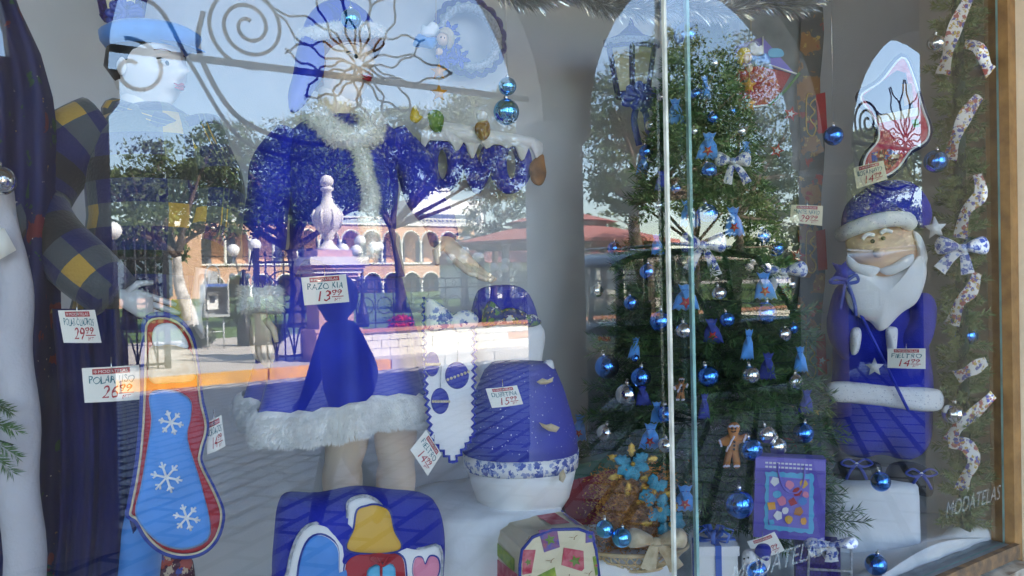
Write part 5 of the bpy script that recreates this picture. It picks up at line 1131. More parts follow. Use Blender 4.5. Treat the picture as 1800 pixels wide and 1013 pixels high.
# ---- mannequin in the blue fur-trimmed suit
def mannequin_blue():
    pl = PL(600, .58, .6, 400); e, n, up = pl.e, pl.n, Vector((0, 0, 1))
    t = thing('blue_suit_mannequin', 'mannequin in blue jacket and flared skirt trimmed with white fur, pointed blue cap', 'mannequin', (pl.c.x, pl.c.y, FLZ))
    H = .235; hc = pl.p(600, 112); hd, P, rt, fr = head('mannequin', t, hc, e, n, H, .62, None)
    MB().loft([(P(0, -.14, -.30), rt * .30 * H, fr * .18 * H), (P(0, -.10, -.1), rt * .38 * H, fr * .36 * H), (P(0, -.05, .12), rt * .375 * H, fr * .41 * H), (P(0, 0, .27), rt * .36 * H, fr * .42 * H), (P(0, 0, .46), rt * .2 * H, fr * .25 * H)], 24).build('hair', 'hair_brown', t)
    MB().tube([P(.06, .40, .25), P(.22, .36, .22), P(.33, .2, .13)], [.02, .022, .01], 8).build('fringe', 'hair_brown', hd)
    # fur brim, pointed cap falling to the side
    MB().tube([P(.40 * math.cos(a), .45 * math.sin(a), .30 + .05 * math.cos(a)) for a in np.linspace(0, 2 * math.pi, 33)], .021, 10, cap=False).wobble(.003, 70).build('cap_brim', 'fur', t); fur_on([o for o in t.children if o.name.startswith('cap_brim')][0], 5000, .008)
    cpts = [hc + up * H * .34, pl.q(610, 52, .0), pl.q(590, 38, .0), pl.q(565, 60, .01), pl.q(548, 105, .03), pl.q(532, 150, .05), pl.q(518, 185, .06), pl.q(508, 205, .06)]
    C_ = cat([tuple(p) for p in cpts], 6, False); MB().tube(C_, list(np.interp(np.linspace(0, 1, len(C_)), [0, .15, .3, .5, .7, .85, 1], [.09, .075, .058, .046, .036, .024, .006])), 18).wobble(.002, 50).build('cap', 'royal_satin', t)
    def sec(x0, x1, y, dep, fwd=0.0):
        a, b = pl.p(x0, y), pl.p(x1, y); return ((a + b) / 2 + n * fwd, (b - a) / 2, -n * dep)
    MB().loft([sec(572, 640, 205, .05), sec(525, 672, 216, .075), sec(497, 695, 236, .095), sec(500, 695, 275, .115, .01), sec(505, 695, 330, .125, .02), sec(508, 692, 385, .118, .01), sec(505, 696, 430, .125), sec(496, 706, 486, .155)], 40, True, 2.3).wobble(.006, 24).build('jacket', 'royal', t)
    # fur collar and front strip
    MB().tube([pl.q(552, 198, -.02), pl.q(560, 225, .09), pl.q(585, 255, .13), pl.q(612, 262, .14), pl.q(636, 250, .13), pl.q(646, 222, .09), pl.q(642, 195, -.02), pl.q(600, 185, -.08), pl.q(552, 198, -.02)], .030, 12).wobble(.004, 60).build('fur_collar', 'fur', t); fur_on(bpy.data.objects[-1] if False else [o for o in t.children if o.name.startswith('fur_collar')][0], 7000, .016)
    C_ = cat([tuple(pl.q(x, y, o)) for x, y, o in [(612, 262, .13), (622, 310, .14), (632, 360, .145), (634, 410, .14), (632, 460, .15)]], 6, False)
    fur_on(MB().tube(C_, .026, 12, flat=.6).wobble(.004, 60).build('fur_placket', 'fur', t), 5000, .015)
    for q, rs in (([pl.q(512, 240, 0), pl.q(480, 300, .02), pl.q(466, 390, .04), pl.q(456, 470, .08), pl.q(454, 510, .09)], [.050, .060, .056, .050, .047]), ([pl.q(688, 240, 0), pl.q(722, 290, .02), pl.q(738, 345, .04), pl.q(757, 395, .09), pl.q(762, 425, .12)], [.048, .056, .052, .046, .042])):
        C_ = cat([tuple(p) for p in q], 7, False); MB().tube(C_, list(np.interp(np.linspace(0, 1, len(C_)), np.linspace(0, 1, len(rs)), rs)), 18).wobble(.003, 34).build('sleeve', 'royal', t)
    fur_on(MB().tube([pl.q(455, 508, .09), pl.q(453, 544, .10)], [.05, .052], 16).wobble(.003, 60).build('fur_cuff', 'fur', t), 2500, .014)
    h = MB(); hand(h, pl.q(453, 548, .10), -up, up, n * .6 + e * .5, .95, .35); h.build('hand', 'mannequin', t)
    h = MB(); hand(h, pl.q(764, 428, .125), (pl.q(800, 480, .17) - pl.q(764, 428, .125)).normalized(), up, -e + up * .3, 1.1, .3); h.build('hand', 'mannequin', t)
    # flared skirt, circular folds, fur hem
    ax = pl.p(597, 470); hz = pl.p(597, 705).z; wz = pl.p(597, 440).z; secs = []; N = 72; vs = []; uv = []
    for i in range(13):
        s = i / 12; z = wz + (hz - wz) * s; r_ = .155 + .098 * s ** 1.3
        for k in range(N):
            a = 2 * math.pi * k / N; rr = r_ * (1 + .075 * s * math.sin(a * 8 + .5) + .04 * s * math.sin(a * 13)); vs.append(Vector((ax.x, ax.y, z - .015 * s * math.sin(a * 3 + 1))) + e * rr * math.cos(a) + n * rr * math.sin(a) * .92)
    sk = MB().add(vs, [(i * N + k, i * N + (k + 1) % N, (i + 1) * N + (k + 1) % N, (i + 1) * N + k) for i in range(12) for k in range(N)]); sk.build('skirt', 'royal_satin', t)
    hem = vs[12 * N:]; fm = MB(); hs = []
    for (dz, k_) in ((.022, 1.0), (.012, 1.07), (-.022, 1.085), (-.052, 1.06), (-.060, 1.0), (-.052, .95)):
        hs += [Vector((ax.x + (p.x - ax.x) * k_, ax.y + (p.y - ax.y) * k_, p.z + dz + .004 * math.sin(i * 2.1))) for i, p in enumerate(hem)]
    fm.add(hs, [(i * N + k, i * N + (k + 1) % N, (i + 1) * N + (k + 1) % N, (i + 1) * N + k) for i in range(5) for k in range(N)])
    fo = fm.build('fur_hem', 'fur', t)
    # pile of the fur
    V, F = [], []
    for f in range(16000):
        i = random.randrange(0, 4); k = random.randrange(N); s1, s2 = random.random(), random.random()
        a, b, c_, d_ = hs[i * N + k], hs[i * N + (k + 1) % N], hs[(i + 1) * N + (k + 1) % N], hs[(i + 1) * N + k]; p = a.lerp(b, s1).lerp(d_.lerp(c_, s1), s2); o = (p - Vector((ax.x, ax.y, p.z))).normalized()
        q = p + o * .012 + Vector((random.uniform(-.006, .006), random.uniform(-.006, .006), -.014)); sd_ = Vector((-o.y, o.x, 0)) * .0012; b0 = len(V); V += [tuple(p + sd_), tuple(p - sd_), tuple(q)]; F.append((b0, b0 + 1, b0 + 2))
    MB().add(V, F).build('fur_pile', 'fur', fo, smooth=False)
    for x0, x1, dx in ((610, 603, -.0), (695, 697, 0)):
        C_ = cat([tuple(p) for p in [pl.p(x0, 690), pl.p(x0, 770), pl.p(x1, 815), pl.q(x1, 870, -.01), Vector((pl.p(x1, 870).x, pl.p(x1, 870).y + .02, FLZ + .02))]], 6, False)
        MB().tube(C_, list(np.interp(np.linspace(0, 1, len(C_)), [0, .3, .5, .7, 1], [.066, .058, .050, .056, .034])), 18).build('leg', 'mannequin', t)
mannequin_blue()
# ---- navy printed cloth and white fleece at the edge of the display
pl = PL(40, .42, .3, 300); rows = []
for i in range(31):
    y = -60 + i * 38; r_ = []
    xr = np.interp(y, [-60, 0, 90, 180, 320, 500, 700, 1100], [10, 28, 72, 98, 106, 108, 112, 118])
    for j in range(25): s = j / 24; r_.append(pl.q(-80 + (xr + 80) * s, y, .03 * math.sin(s * 16 + y * .004) + .04 * math.sin(s * 3.1)))
    rows.append([Vector((p.x, p.y, max(p.z, FLZ + .01))) for p in r_])
tag(MB().strip(rows).build('hanging_cloth', 'navy_print'), 'navy christmas print cloth hanging behind the plaid sleeve', 'cloth')
pl = PL(20, .22, .3, 600)
C_ = [pl.q(x, y, 0) for x, y in [(5, 330), (14, 420), (24, 520), (28, 640), (32, 760), (38, 900), (44, 1080)]]
C_[-1].z = max(C_[-1].z, FLZ + .02)
post = MB().tube([tuple(p) for p in cat([tuple(p) for p in C_], 5, False)], list(np.interp(np.linspace(0, 1, 31), [0, .2, .5, 1], [.016, .027, .032, .036])), 18).wobble(.004, 26)
tag(post.build('fleece_post', 'fleece_grey'), 'post wrapped in pale fleece at the edge of the navy cloth', 'post')
t = thing('pine_sprig', 'short dark pine sprig against the white fleece post', 'sprig', tuple(pl.q(5, 760, .06))); V, F = [], []
for a, b in (((-20, 730), (26, 745)), ((-20, 760), (30, 790)), ((-15, 700), (16, 712)), ((-20, 780), (20, 815))): needles(V, F, pl.q(*a, .07), pl.q(*b, .09), 90, .02, .001)
MB().add(V, F).build('needles', 'pine', t, smooth=False); MB().tube([pl.q(-20, 760, .06), pl.q(20, 770, .08)], .002, 5).build('stem', 'pole_green', t)
pl2 = PL(12, .16, .5, 430); tag(MB().slab(pl2, [(-25, 395), (8, 402), (29, 440), (-10, 462)], .0015).build('price_card', 'paper_white'), 'folded white card at the top of the fleece post', 'card')
# knitted blue fabrics and prints at the floor behind the stocking
pl = PL(235, .40, .3, 950); tag(MB().puff(pl, cat([(190, 925), (225, 885), (262, 905), (280, 960), (275, 1080), (190, 1080)], 4), .06, rings=5).wobble(.006, 40).build('satin_bundle', 'sky_blue'), 'crumpled light blue satin on the floor under the stocking', 'cloth')
pl = PL(300, .48, .3, 980); tag(MB().puff(pl, cat([(250, 955), (300, 965), (335, 985), (345, 1080), (245, 1080)], 4), .05, rings=5).wobble(.005, 40).build('print_bundle', 'red_print'), 'folded red and blue printed cloth beside the satin', 'cloth')
pl = PL(235, .50, .3, 620)
tt = thing('flower_posy', 'blue and magenta cloth flowers tucked behind the stocking top', 'flowers', tuple(pl.p(235, 640)))
for k, (x, y, r, c_) in enumerate([(212, 605, 12, 'pouch_navy'), (232, 620, 13, 'pouch_navy'), (222, 635, 10, 'pink'), (258, 610, 13, 'felt_red'), (268, 628, 11, 'felt_red'), (250, 632, 9, 'pink'), (205, 625, 9, 'ribbon_satin')]):
    MB().puff(pl, [(x + r * (1 + .25 * math.cos(5 * a)) * math.cos(a), y + r * (1 + .25 * math.cos(5 * a)) * math.sin(a)) for a in np.linspace(0, 2 * math.pi, 31)[:-1]], .018, off=.01 * (k % 3), rings=4).build('blossom', c_, tt)

# ---- big red stocking with a blue panel (plain)
pl = PL(310, .13, .4, 780)
out = cat([(258, 560), (300, 556), (332, 585), (345, 640), (352, 700), (362, 748), (352, 790), (352, 815), (378, 868), (390, 905), (380, 945), (355, 970), (320, 977), (285, 968), (258, 945), (240, 915), (226, 905), (228, 890), (240, 830), (248, 760), (252, 680), (254, 610)], 4)
t = thing('felt_stocking', 'tall red felt stocking with light blue draped panel and blue edging', 'stocking', tuple(pl.p(310, 977)))
MB().puff(pl, out, .016, c=(300, 790), rings=5, ex=3.5, back=.6).build('body', 'felt_red', t)
ed = [tuple(pl.q(x, y, .002)) for x, y in out]; ed.append(ed[0]); MB().tube(ed, .0065, 6, cap=False).build('edging', 'piping_blue', t)
MB().tube([tuple(pl.q(300 + (x - 300) * .965, 790 + (y - 790) * .975, .012)) for x, y in out + out[:1]], .0022, 5, cap=False).build('cord_trim', 'cream_ribbon', t)
gown = cat([(262, 690), (300, 684), (332, 700), (334, 730), (328, 770), (352, 850), (368, 935), (330, 962), (285, 955), (250, 925), (236, 896), (246, 850), (258, 780), (264, 735)], 4)
MB().puff(pl, gown, .007, off=.016, c=(300, 820), rings=5, ex=3).build('panel', 'sky_blue', t)
for fx, fy, fr_s in ((298, 740, 22), (290, 835, 28), (325, 905, 24)):
    for k in range(6):
        a = k * math.pi / 3 + .2; MB().tube([tuple(pl.q(fx, fy, .024)), tuple(pl.q(fx + fr_s * math.cos(a), fy + fr_s * math.sin(a), .0225))], .0022, 5).build('snowflake_arm', 'felt_white', t)
        for sg in (-.5, .5): MB().tube([tuple(pl.q(fx + .6 * fr_s * math.cos(a), fy + .6 * fr_s * math.sin(a), .023)), tuple(pl.q(fx + .6 * fr_s * math.cos(a) + .3 * fr_s * math.cos(a + sg * 1.6), fy + .6 * fr_s * math.sin(a) + .3 * fr_s * math.sin(a + sg * 1.6), .023))], .0018, 5).build('snowflake_tip', 'felt_white', t)
MB().puff(pl, cat([(262, 610), (300, 600), (335, 620), (340, 665), (300, 672), (262, 668)], 4), .008, off=.016, rings=4, ex=3).build('cuff_patch', 'cream_ribbon', t)
MB().puff(pl, cat([(270, 575), (300, 568), (322, 590), (328, 612), (295, 606), (268, 608)], 4), .008, off=.016, rings=4, ex=3).build('top_patch', 'felt_white', t)
# ---- blue cushion with white felt patch
pl = PL(630, .17, .45, 940)
t = thing('blue_cushion', 'square royal blue cushion with white felt patch and parcel applique', 'cushion', tuple(pl.p(630, 1075)))
cu = cat([(505, 868), (560, 868), (630, 856), (690, 862), (745, 868), (768, 890), (778, 940), (776, 1010), (770, 1085), (490, 1085), (478, 1010), (482, 935), (488, 890)], 5)
MB().puff(pl, cu, .085, rings=8, ex=2.6, back=.8).build('cushion_body', 'royal_felt', t)
pt = cat([(492, 1090), (497, 985), (515, 925), (545, 903), (585, 915), (598, 893), (600, 868), (625, 858), (650, 868), (672, 900), (690, 935), (720, 948), (755, 945), (758, 1000), (752, 1090)], 4)
MB().puff(pl, pt, .012, off=.072, c=(630, 990), rings=5, ex=4, back=.9).build('felt_patch', 'felt_white', t)
MB().tube([tuple(pl.q(x, y, .073)) for x, y in pt + pt[:1]], .0035, 6, cap=False).build('silver_cord', 'glitter_silver', t)
def patch(pts, c_, off, name): return MB().puff(pl, cat(pts, 4), .009, off=off, rings=4, ex=3).build(name, c_, t)
def motif_patch(pts, c_, off, name, n=4):
    o = MB().puff(pl, cat(pts, n), .009, off=off, rings=4, ex=3).build(name, c_, t); P_ = cat(pts, n); MB().tube([tuple(pl.q(x, y, off + .002)) for x, y in P_ + P_[:1]], .0022, 5, cap=False).build('stitched_edge', 'piping_blue', o); return o
motif_patch([(612, 880), (630, 872), (640, 870), (652, 872), (668, 882), (676, 915), (688, 938), (680, 950), (640, 954), (602, 950), (594, 938), (606, 912)], 'yellow', .082, 'bell_patch')
motif_patch([(600, 958), (640, 950), (684, 954), (696, 985), (690, 1075), (603, 1075), (590, 990)], 'felt_red', .081, 'square_patch')
mt = motif_patch([(526, 935), (552, 920), (580, 940), (584, 985), (598, 978), (602, 992), (584, 1020), (580, 1075), (516, 1075), (512, 990)], 'sky_blue', .080, 'mitten_patch')
MB().puff(pl, cat([(512, 1010), (545, 1004), (584, 1010), (584, 1030), (545, 1026), (512, 1032)], 4), .008, off=.090, rings=3).build('mitten_cuff', 'pink', mt)
motif_patch([(728, 972), (736, 958), (750, 962), (752, 985), (738, 1010), (728, 1022), (716, 1008), (706, 985), (710, 962), (722, 960)], 'pink', .080, 'heart_patch')
g = patch([(632, 975), (672, 970), (676, 1010), (672, 1075), (630, 1075), (628, 1010)], 'cyan_paper', .090, 'parcel')
for a in ([(650, 968), (650, 1075)], [(630, 1000), (675, 998)]): MB().tube([tuple(pl.q(x, y, .1)) for x, y in a], .003, 5).build('parcel_ribbon', 'felt_red', g)
for s in (-1, 1): MB().tube([tuple(pl.q(x, y, .102)) for x, y in cat([(652, 970), (652 + s * 12, 952), (652 + s * 20, 958), (652, 970)], 5, False)], .0025, 5).build('parcel_bow', 'felt_red', g)
# ---- white felt runner with blue zigzag edge
pl = PL(788, .26, .35, 660)
out = [(742, 570), (833, 566), (834, 640), (832, 765), (796, 814), (758, 775), (748, 690)]
t = thing('felt_runner', 'white felt table runner with blue zigzag edge and three ball motifs', 'table runner', tuple(pl.p(796, 814)))
MB().slab(pl, out, .004).build('felt', 'felt_white', t, smooth=False)
def zig(a, b, n):
    pts = []
    for i in range(n + 1): s = i / n; dx, dy = b[0] - a[0], b[1] - a[1]; L = math.hypot(dx, dy); o = 3.2 * (1 if i % 2 else -1); pts.append((a[0] + dx * s - dy / L * o, a[1] + dy * s + dx / L * o))
    return pts
for a, b, n_ in (((744, 530), (748, 690), 22), ((748, 690), (758, 775), 12), ((758, 775), (796, 814), 8), ((796, 814), (832, 765), 9), ((832, 765), (833, 566), 28), ((742, 525), (800, 560), 10)):
    MB().tube([tuple(pl.q(x, y, .003)) for x, y in zig(a, b, n_)], .0042, 5).build('zigzag_trim', 'royal_felt', t)
for cx, cy, rx, ry, sl in ((759, 640, 13, 22, 0), (803, 660, 21, 24, -.35), (773, 705, 16, 23, 0)):
    o = MB().puff(pl, [(cx + rx * math.cos(a), cy + ry * math.sin(a)) for a in np.linspace(0, 2 * math.pi, 25)[:-1]], .007, off=.002, rings=4, ex=3).build('ball_motif', 'royal_felt', t)
    for k in range(7):
        u = (k - 3) / 3.2; MB().ball(pl.q(cx + u * rx * .92, cy + u * rx * sl, .010), .0038, 8, 6).build('pearl', 'cream_ribbon', o)
    MB().tube([pl.q(cx, cy - ry, .004), pl.q(cx + 2, cy - ry - 40, .004)], .0012, 4).build('thread', 'glitter_silver', o)
MB().puff(pl, cat([(744, 530), (760, 528), (785, 545), (800, 565), (782, 578), (750, 580)], 4), .02, off=.012, rings=4).wobble(.002, 60).build('floral_loop', 'floral', t)
MB().puff(pl, cat([(790, 556), (815, 545), (838, 560), (830, 580), (800, 582)], 4), .02, off=.012, rings=4).wobble(.002, 60).build('floral_loop', 'floral', t)
# ---- water jug cover
pl = PL(915, .42, .6, 760); ax = pl.p(915, 760); S = pl.m(915, 760, 1.0); zz = lambda y: pl.p(915, y).z
t = thing('jug_cover', 'padded blue and white jug cover with floral band and navy hat', 'jug cover', (ax.x, ax.y, zz(895)))
def rings(prof, name, m_, wob=.003): return MB().lathe([(hw * S, zz(y)) for hw, y in prof], (ax.x, ax.y, 0), 40).wobble(wob, 20).build(name, m_, t)
rings([(50, 898), (70, 892), (84, 870), (92, 840), (97, 816)], 'white_base', 'cotton_white', .005)
rings([(100, 818), (102, 792)], 'floral_band', 'floral')
rings([(100, 791), (98, 760), (90, 720), (78, 680), (64, 650), (50, 638)], 'blue_dome', 'pearl_blue')
MB().puff(pl, cat([(950, 635), (966, 632), (968, 660), (954, 662)], 3), .02, off=.03, rings=4).build('side_rosette', 'floral', t)
for pts in ([(918, 660), (928, 654), (936, 657), (946, 652), (944, 660), (934, 664), (924, 664)], [(918, 724), (930, 728), (938, 726), (952, 732), (946, 740), (934, 738), (924, 732)], [(952, 806), (958, 800), (962, 812), (957, 822), (951, 818)]):
    MB().slab(pl, pts, .003, .16 if pts[0][1] < 700 else .185).build('felt_leaf', 'cream_ribbon', t)
pl = PL(890, .80, .5, 560); t = thing('floral_cushion', 'navy and white cushion with floral ruffle standing behind the jug cover', 'cushion', tuple(pl.p(890, 640)))
MB().puff(pl, cat([(830, 575), (836, 518), (860, 503), (905, 502), (932, 520), (946, 570), (915, 582), (880, 578)], 4), .05, rings=5).build('navy_half', 'royal_felt', t)
MB().puff(pl, cat([(832, 572), (880, 566), (946, 568), (952, 620), (940, 660), (880, 668), (838, 660)], 4), .06, off=.015, rings=5).wobble(.003, 40).build('white_half', 'felt_white', t)
for pts in ([(838, 560), (852, 528), (872, 545), (878, 562), (850, 574)], [(864, 556), (885, 540), (915, 550), (925, 566), (885, 568)], [(905, 560), (928, 552), (942, 566), (920, 574)]): MB().puff(pl, cat(pts, 4), .03, off=.06, rings=4).wobble(.002, 60).build('floral_ruffle', 'floral_dark', t)
# ---- printed cream cube cover with blue piping
pl = PL(985, .12, .5, 960)
t = thing('cube_cover', 'cream appliance cover printed with red and green motifs, blue piping', 'appliance cover', tuple(pl.p(985, 1060)))
fr = [(908, 1075), (908, 985), (912, 960), (930, 938), (965, 925), (1010, 924), (1032, 932), (1040, 960), (1046, 1010), (1048, 1075)]
bk = [(864, 1075), (864, 935), (868, 922), (885, 912), (930, 904), (980, 898), (990, 900), (1025, 923), (1034, 960), (1036, 1075)]
F0 = [pl.q(x, y, .03) for x, y in fr]; B0 = [pl.q(x, y, .03) for x, y in bk]
B0 = [PLp for PLp in B0]; m = MB(); back = []
for (x, y) in bk: q = PL(950, .32, .5, 960); back.append(q.p(x, y))
m.prism(F0, back); cb = m.build('cover', 'cube_cloth', t, smooth=False)
MB().tube([tuple(p) for p in F0], .004, 6).build('piping', 'piping_blue', t); MB().tube([tuple(p) for p in back[:7]], .004, 6).build('piping', 'piping_blue', t)
def motif(pts, c_, plq=None, off=.0322):
    q = plq or pl; o = MB().slab(q, pts, .002, off).build('print_patch', c_, t, smooth=False); cx, cy = sum(p[0] for p in pts) / len(pts), sum(p[1] for p in pts) / len(pts); w = (max(p[0] for p in pts) - min(p[0] for p in pts)) * .28
    MB().slab(q, [(cx + w * (1 if i % 2 else .45) * math.cos(i * math.pi / 5), cy + w * (1 if i % 2 else .45) * math.sin(i * math.pi / 5)) for i in range(10)], .001, off + .0015).build('print_leaf', 'motif_leaf' if c_ != 'motif_green' else 'motif_red', o, smooth=False)
motif([(984, 956), (1018, 962), (1019, 992), (1015, 997), (980, 986)], 'motif_red'); motif([(912, 960), (935, 960), (928, 1000), (912, 1003)], 'motif_red')
motif([(940, 926), (972, 923), (977, 955), (950, 964)], 'motif_blue'); motif([(1022, 926), (1036, 928), (1039, 945), (1022, 948)], 'motif_blue')
motif([(938, 1005), (968, 990), (976, 1030), (945, 1040)], 'motif_green'); motif([(1034, 972), (1041, 970), (1045, 1000), (1039, 1005)], 'motif_green')
def side(u, v):                                            # left flank and top of the cover
    a, b = fr[1], fr[0]; c_, d_ = bk[1], bk[0]
    return back[1].lerp(F0[1], u).lerp(back[0].lerp(F0[0], u), v)
nl_ = (F0[1] - back[1]).cross(F0[0] - F0[1]).normalized(); nl_ = nl_ if nl_.dot(CAM - F0[1]) > 0 else -nl_
for (u0, v0, u1, v1, c_) in ((.15, .0, .85, .25, 'motif_green'), (.25, .22, .95, .55, 'motif_red'), (.05, .62, .5, .95, 'motif_blue')):
    MB().add([side(u, v) + nl_ * .002 for u, v in ((u0, v0 + .05), (u1, v0), (u1, v1), (u0, v1 - .03))], [(0, 1, 2, 3)]).build('print_patch', c_, t, smooth=False)
for k in (5, 6):
    A, B, C2, D2 = back[k - 1], back[k], F0[k], F0[k - 1]; nn = (B - A).cross(D2 - A).normalized(); nn = nn if nn.z > 0 else -nn
    L = lambda u, v: A.lerp(B, u).lerp(D2.lerp(C2, u), v) + nn * .003
    MB().add([L(.1, .2), L(.8, .15), L(.9, .75), L(.15, .8)], [(0, 1, 2, 3)]).build('print_patch', 'motif_red' if k == 5 else 'motif_blue', t, smooth=False)
for x, y in ((925, 940), (960, 978), (1000, 938), (995, 1006), (1026, 1000), (918, 1008)):
    put_text('}~' if x % 2 else '~{', lambda u, v, x=x, y=y: pl.q(x - 8 + 16 * u, y + 4 - 8 * v, .0325), (0, 0, 1, 1), 'brown_print', t, 'print_scroll', .4)
# ---- red and green paper bag behind the basket
pl = PL(1030, .36, .5, 860); t = thing('paper_gift_bag', 'red and green paper gift bag leaning behind the gold foliage', 'gift bag', tuple(pl.p(1030, 910)))
MB().slab(pl, [(981, 836), (1092, 806), (1096, 920), (1000, 924)], .05).build('bag_body', 'bag_red', t, smooth=False)
MB().slab(pl, [(973, 827), (1090, 798), (1092, 822), (981, 850)], .052, .003).build('bag_band', 'bag_green', t, smooth=False)
for a in ([(1016, 840), (1022, 862), (1026, 885)], [(1060, 828), (1060, 850), (1050, 880)]): MB().tube([tuple(pl.q(x, y, .008)) for x, y in cat(a, 4, False)], .0025, 5).build('handle', 'felt_red', t)
# ---- snow blocks under the goods
def block(label, pts, Y, dep, face=.5):
    x = sum(p[0] for p in pts) / len(pts); pl = PL(x, Y, face, 900); P = [pl.p(*q) for q in pts]; t0 = [Vector((p.x, p.y, p.z)) for p in P]
    zt = sum(p.z for p in P) / len(P); w = (P[-1] - P[0]); secs = []
    c = (P[0] + P[-1]) / 2 - pl.n * dep / 2; hx = w / 2; hx.z = 0; hy = -pl.n * dep / 2
    for z, k in ((FLZ - .02, 1.04), (FLZ + .03, 1.02), (zt - .04, 1.0), (zt - .012, .98), (zt, .93), (zt + .004, .6)): secs.append((Vector((c.x, c.y, z)), hx * k, hy * k))
    o = MB().loft(secs, 40, True, 5).wobble(.006, 13).build('snow_block', 'batting'); return tag(o, label, 'display block', 'display blocks covered in white batting')
block('low white batting block under the blue jug cover', [(775, 905), (1010, 905)], .30, .45, .4)
block('white batting block under the basket of gold foliage', [(1010, 988), (1200, 988)], .16, .40)
block('tall white batting block under the bearded plush figure', [(1455, 856), (1628, 860)], .22, .38, .75)
pl = PL(1640, .11, 0, 970)
rl_ = MB().tube([tuple(pl.q(x, y, 0)) for x, y in cat([(1440, 1075), (1520, 1030), (1600, 990), (1680, 955), (1732, 930)], 6, False)], list(np.interp(np.linspace(0, 1, 25), [0, .5, .9, 1], [.045, .045, .055, .035])), 14).wobble(.006, 30)
tag(rl_.build('batting_roll', 'batting'), 'roll of white batting lying along the window sill', 'batting')

# ---- wicker basket with bow, gold foliage and turquoise poinsettias
pl = PL(1120, .19, .8, 960); bc = pl.p(1115, 965); t = thing('wicker_basket', 'shallow wicker basket holding gold dried foliage', 'basket', (bc.x, bc.y, pl.p(1115, 990).z))
E = lambda a, rx, ry, z: bc + pl.e * rx * math.cos(a) + pl.n * ry * math.sin(a) + Vector((0, 0, z))
for k in range(36):
    a = 2 * math.pi * k / 36
    for sg in (.35, -.35): MB().tube([E(a, .085, .05, -.045), E(a + sg * .6, .12, .075, -.02), E(a + sg, .15, .09, .008)], .0022, 5).build('weave_strand', 'wicker', t)
for rx, ry, z, r_ in ((.15, .09, .01, .006), (.122, .077, -.02, .003), (.086, .051, -.046, .005)): MB().tube([E(a, rx, ry, z) for a in np.linspace(0, 2 * math.pi, 41)], r_, 6, cap=False).build('rim', 'wicker', t)
V, F = [], []; gc = pl.p(1110, 890)
t2 = thing('gold_foliage', 'cloud of golden dried foliage standing in the basket', 'foliage', (bc.x, bc.y, bc.z))
st = MB()
for k in range(150):
    x = random.gauss(1112, 32); y = random.uniform(835, 955); top = pl.p(x, y, random.uniform(-.06, .06)); b0 = bc + pl.e * random.uniform(-.05, .05); st.tube([b0, b0.lerp(top, .6) + Vector((random.uniform(-.02, .02), 0, .01)), top], [.001, .0008, .0005], 3)
    for _ in range(60):
        p = top + Vector(rng.normal(size=3)) * .022; d_ = Vector(rng.normal(size=3)).normalized() * .006; s_ = d_.orthogonal().normalized() * .002; b1 = len(V); V += [tuple(p - d_), tuple(p + s_), tuple(p + d_), tuple(p - s_)]; F.append((b1, b1 + 1, b1 + 2, b1 + 3))
MB().add(V, F).build('florets', 'gold_moss', t2, smooth=False); st.build('stalks', 'gold_moss', t2)
def leafpts(x, y, L, w, a): return [(x + L * s * math.cos(a) - w * h * math.sin(a), y + L * s * math.sin(a) + w * h * math.cos(a)) for s, h in ((0, 0), (.2, .7), (.3, .55), (.45, 1), (.58, .7), (.75, .75), (1, 0), (.75, -.75), (.58, -.7), (.45, -1), (.3, -.55), (.2, -.7))]
t3 = thing('poinsettia_spray', 'glittered turquoise poinsettia spray with gold leaves over the basket', 'flower spray', tuple(pl.p(1125, 900)))
MB().tube([tuple(pl.q(x, y, .06)) for x, y in cat([(1102, 805), (1120, 840), (1142, 880), (1160, 925)], 5, False)], .004, 6).build('stem', 'pole_green', t3)
for fx, fy, ang, L in ((1104, 803, (-.5, .35, 2.5, 3.4, 1.3, 1.9), 32), (1140, 850, (-1.6, -.6, 1.9, 2.6), 30), (1150, 880, (.3, 1.3, 2.2, -1.2), 28), (1168, 905, (.1, 1.0, 1.7, 2.4, -.7), 28)):
    for a in ang: MB().puff(pl, leafpts(fx, fy, L, 11.5, a), .006, off=.075 + .004 * random.random(), rings=3).build('petal', 'turquoise', t3)
    MB().ball(pl.q(fx, fy, .09), .007, 10, 8).build('flower_heart', 'gold', t3)
for x, y, L, a in ((1104, 795, 26, -1.57), (1085, 800, 22, -2.8), (1090, 825, 28, 2.9), (1120, 842, 24, .6), (1100, 835, 30, 1.7), (1118, 830, 22, .1), (1130, 800, 20, -.2), (1130, 860, 24, 2.4), (1155, 860, 20, -.2), (1140, 905, 22, 2.9), (1170, 890, 20, -.9), (1180, 925, 20, .4)):
    MB().puff(pl, leafpts(x, y, L, 7.5, a), .004, off=.066, rings=3).build('gold_leaf', 'gold', t3)
bauble('bauble_light', 'blue bauble at the outer end of the wicker basket', 1063, 930, 16, PL(1075, .18, .8, 940), .06); bauble('bauble_light', 'blue bauble beside the cream bow in the wicker basket', 1093, 945, 17.5, PL(1075, .18, .8, 940), .08)
plb = PL(1150, .19, .8, 950); plb.c = pl.c + pl.n * .115; bow('large cream patterned ribbon bow on the front of the basket', 1152, 948, 104, 66, plb, 'cream_ribbon', ((-.12, .80), (.36, .78)))
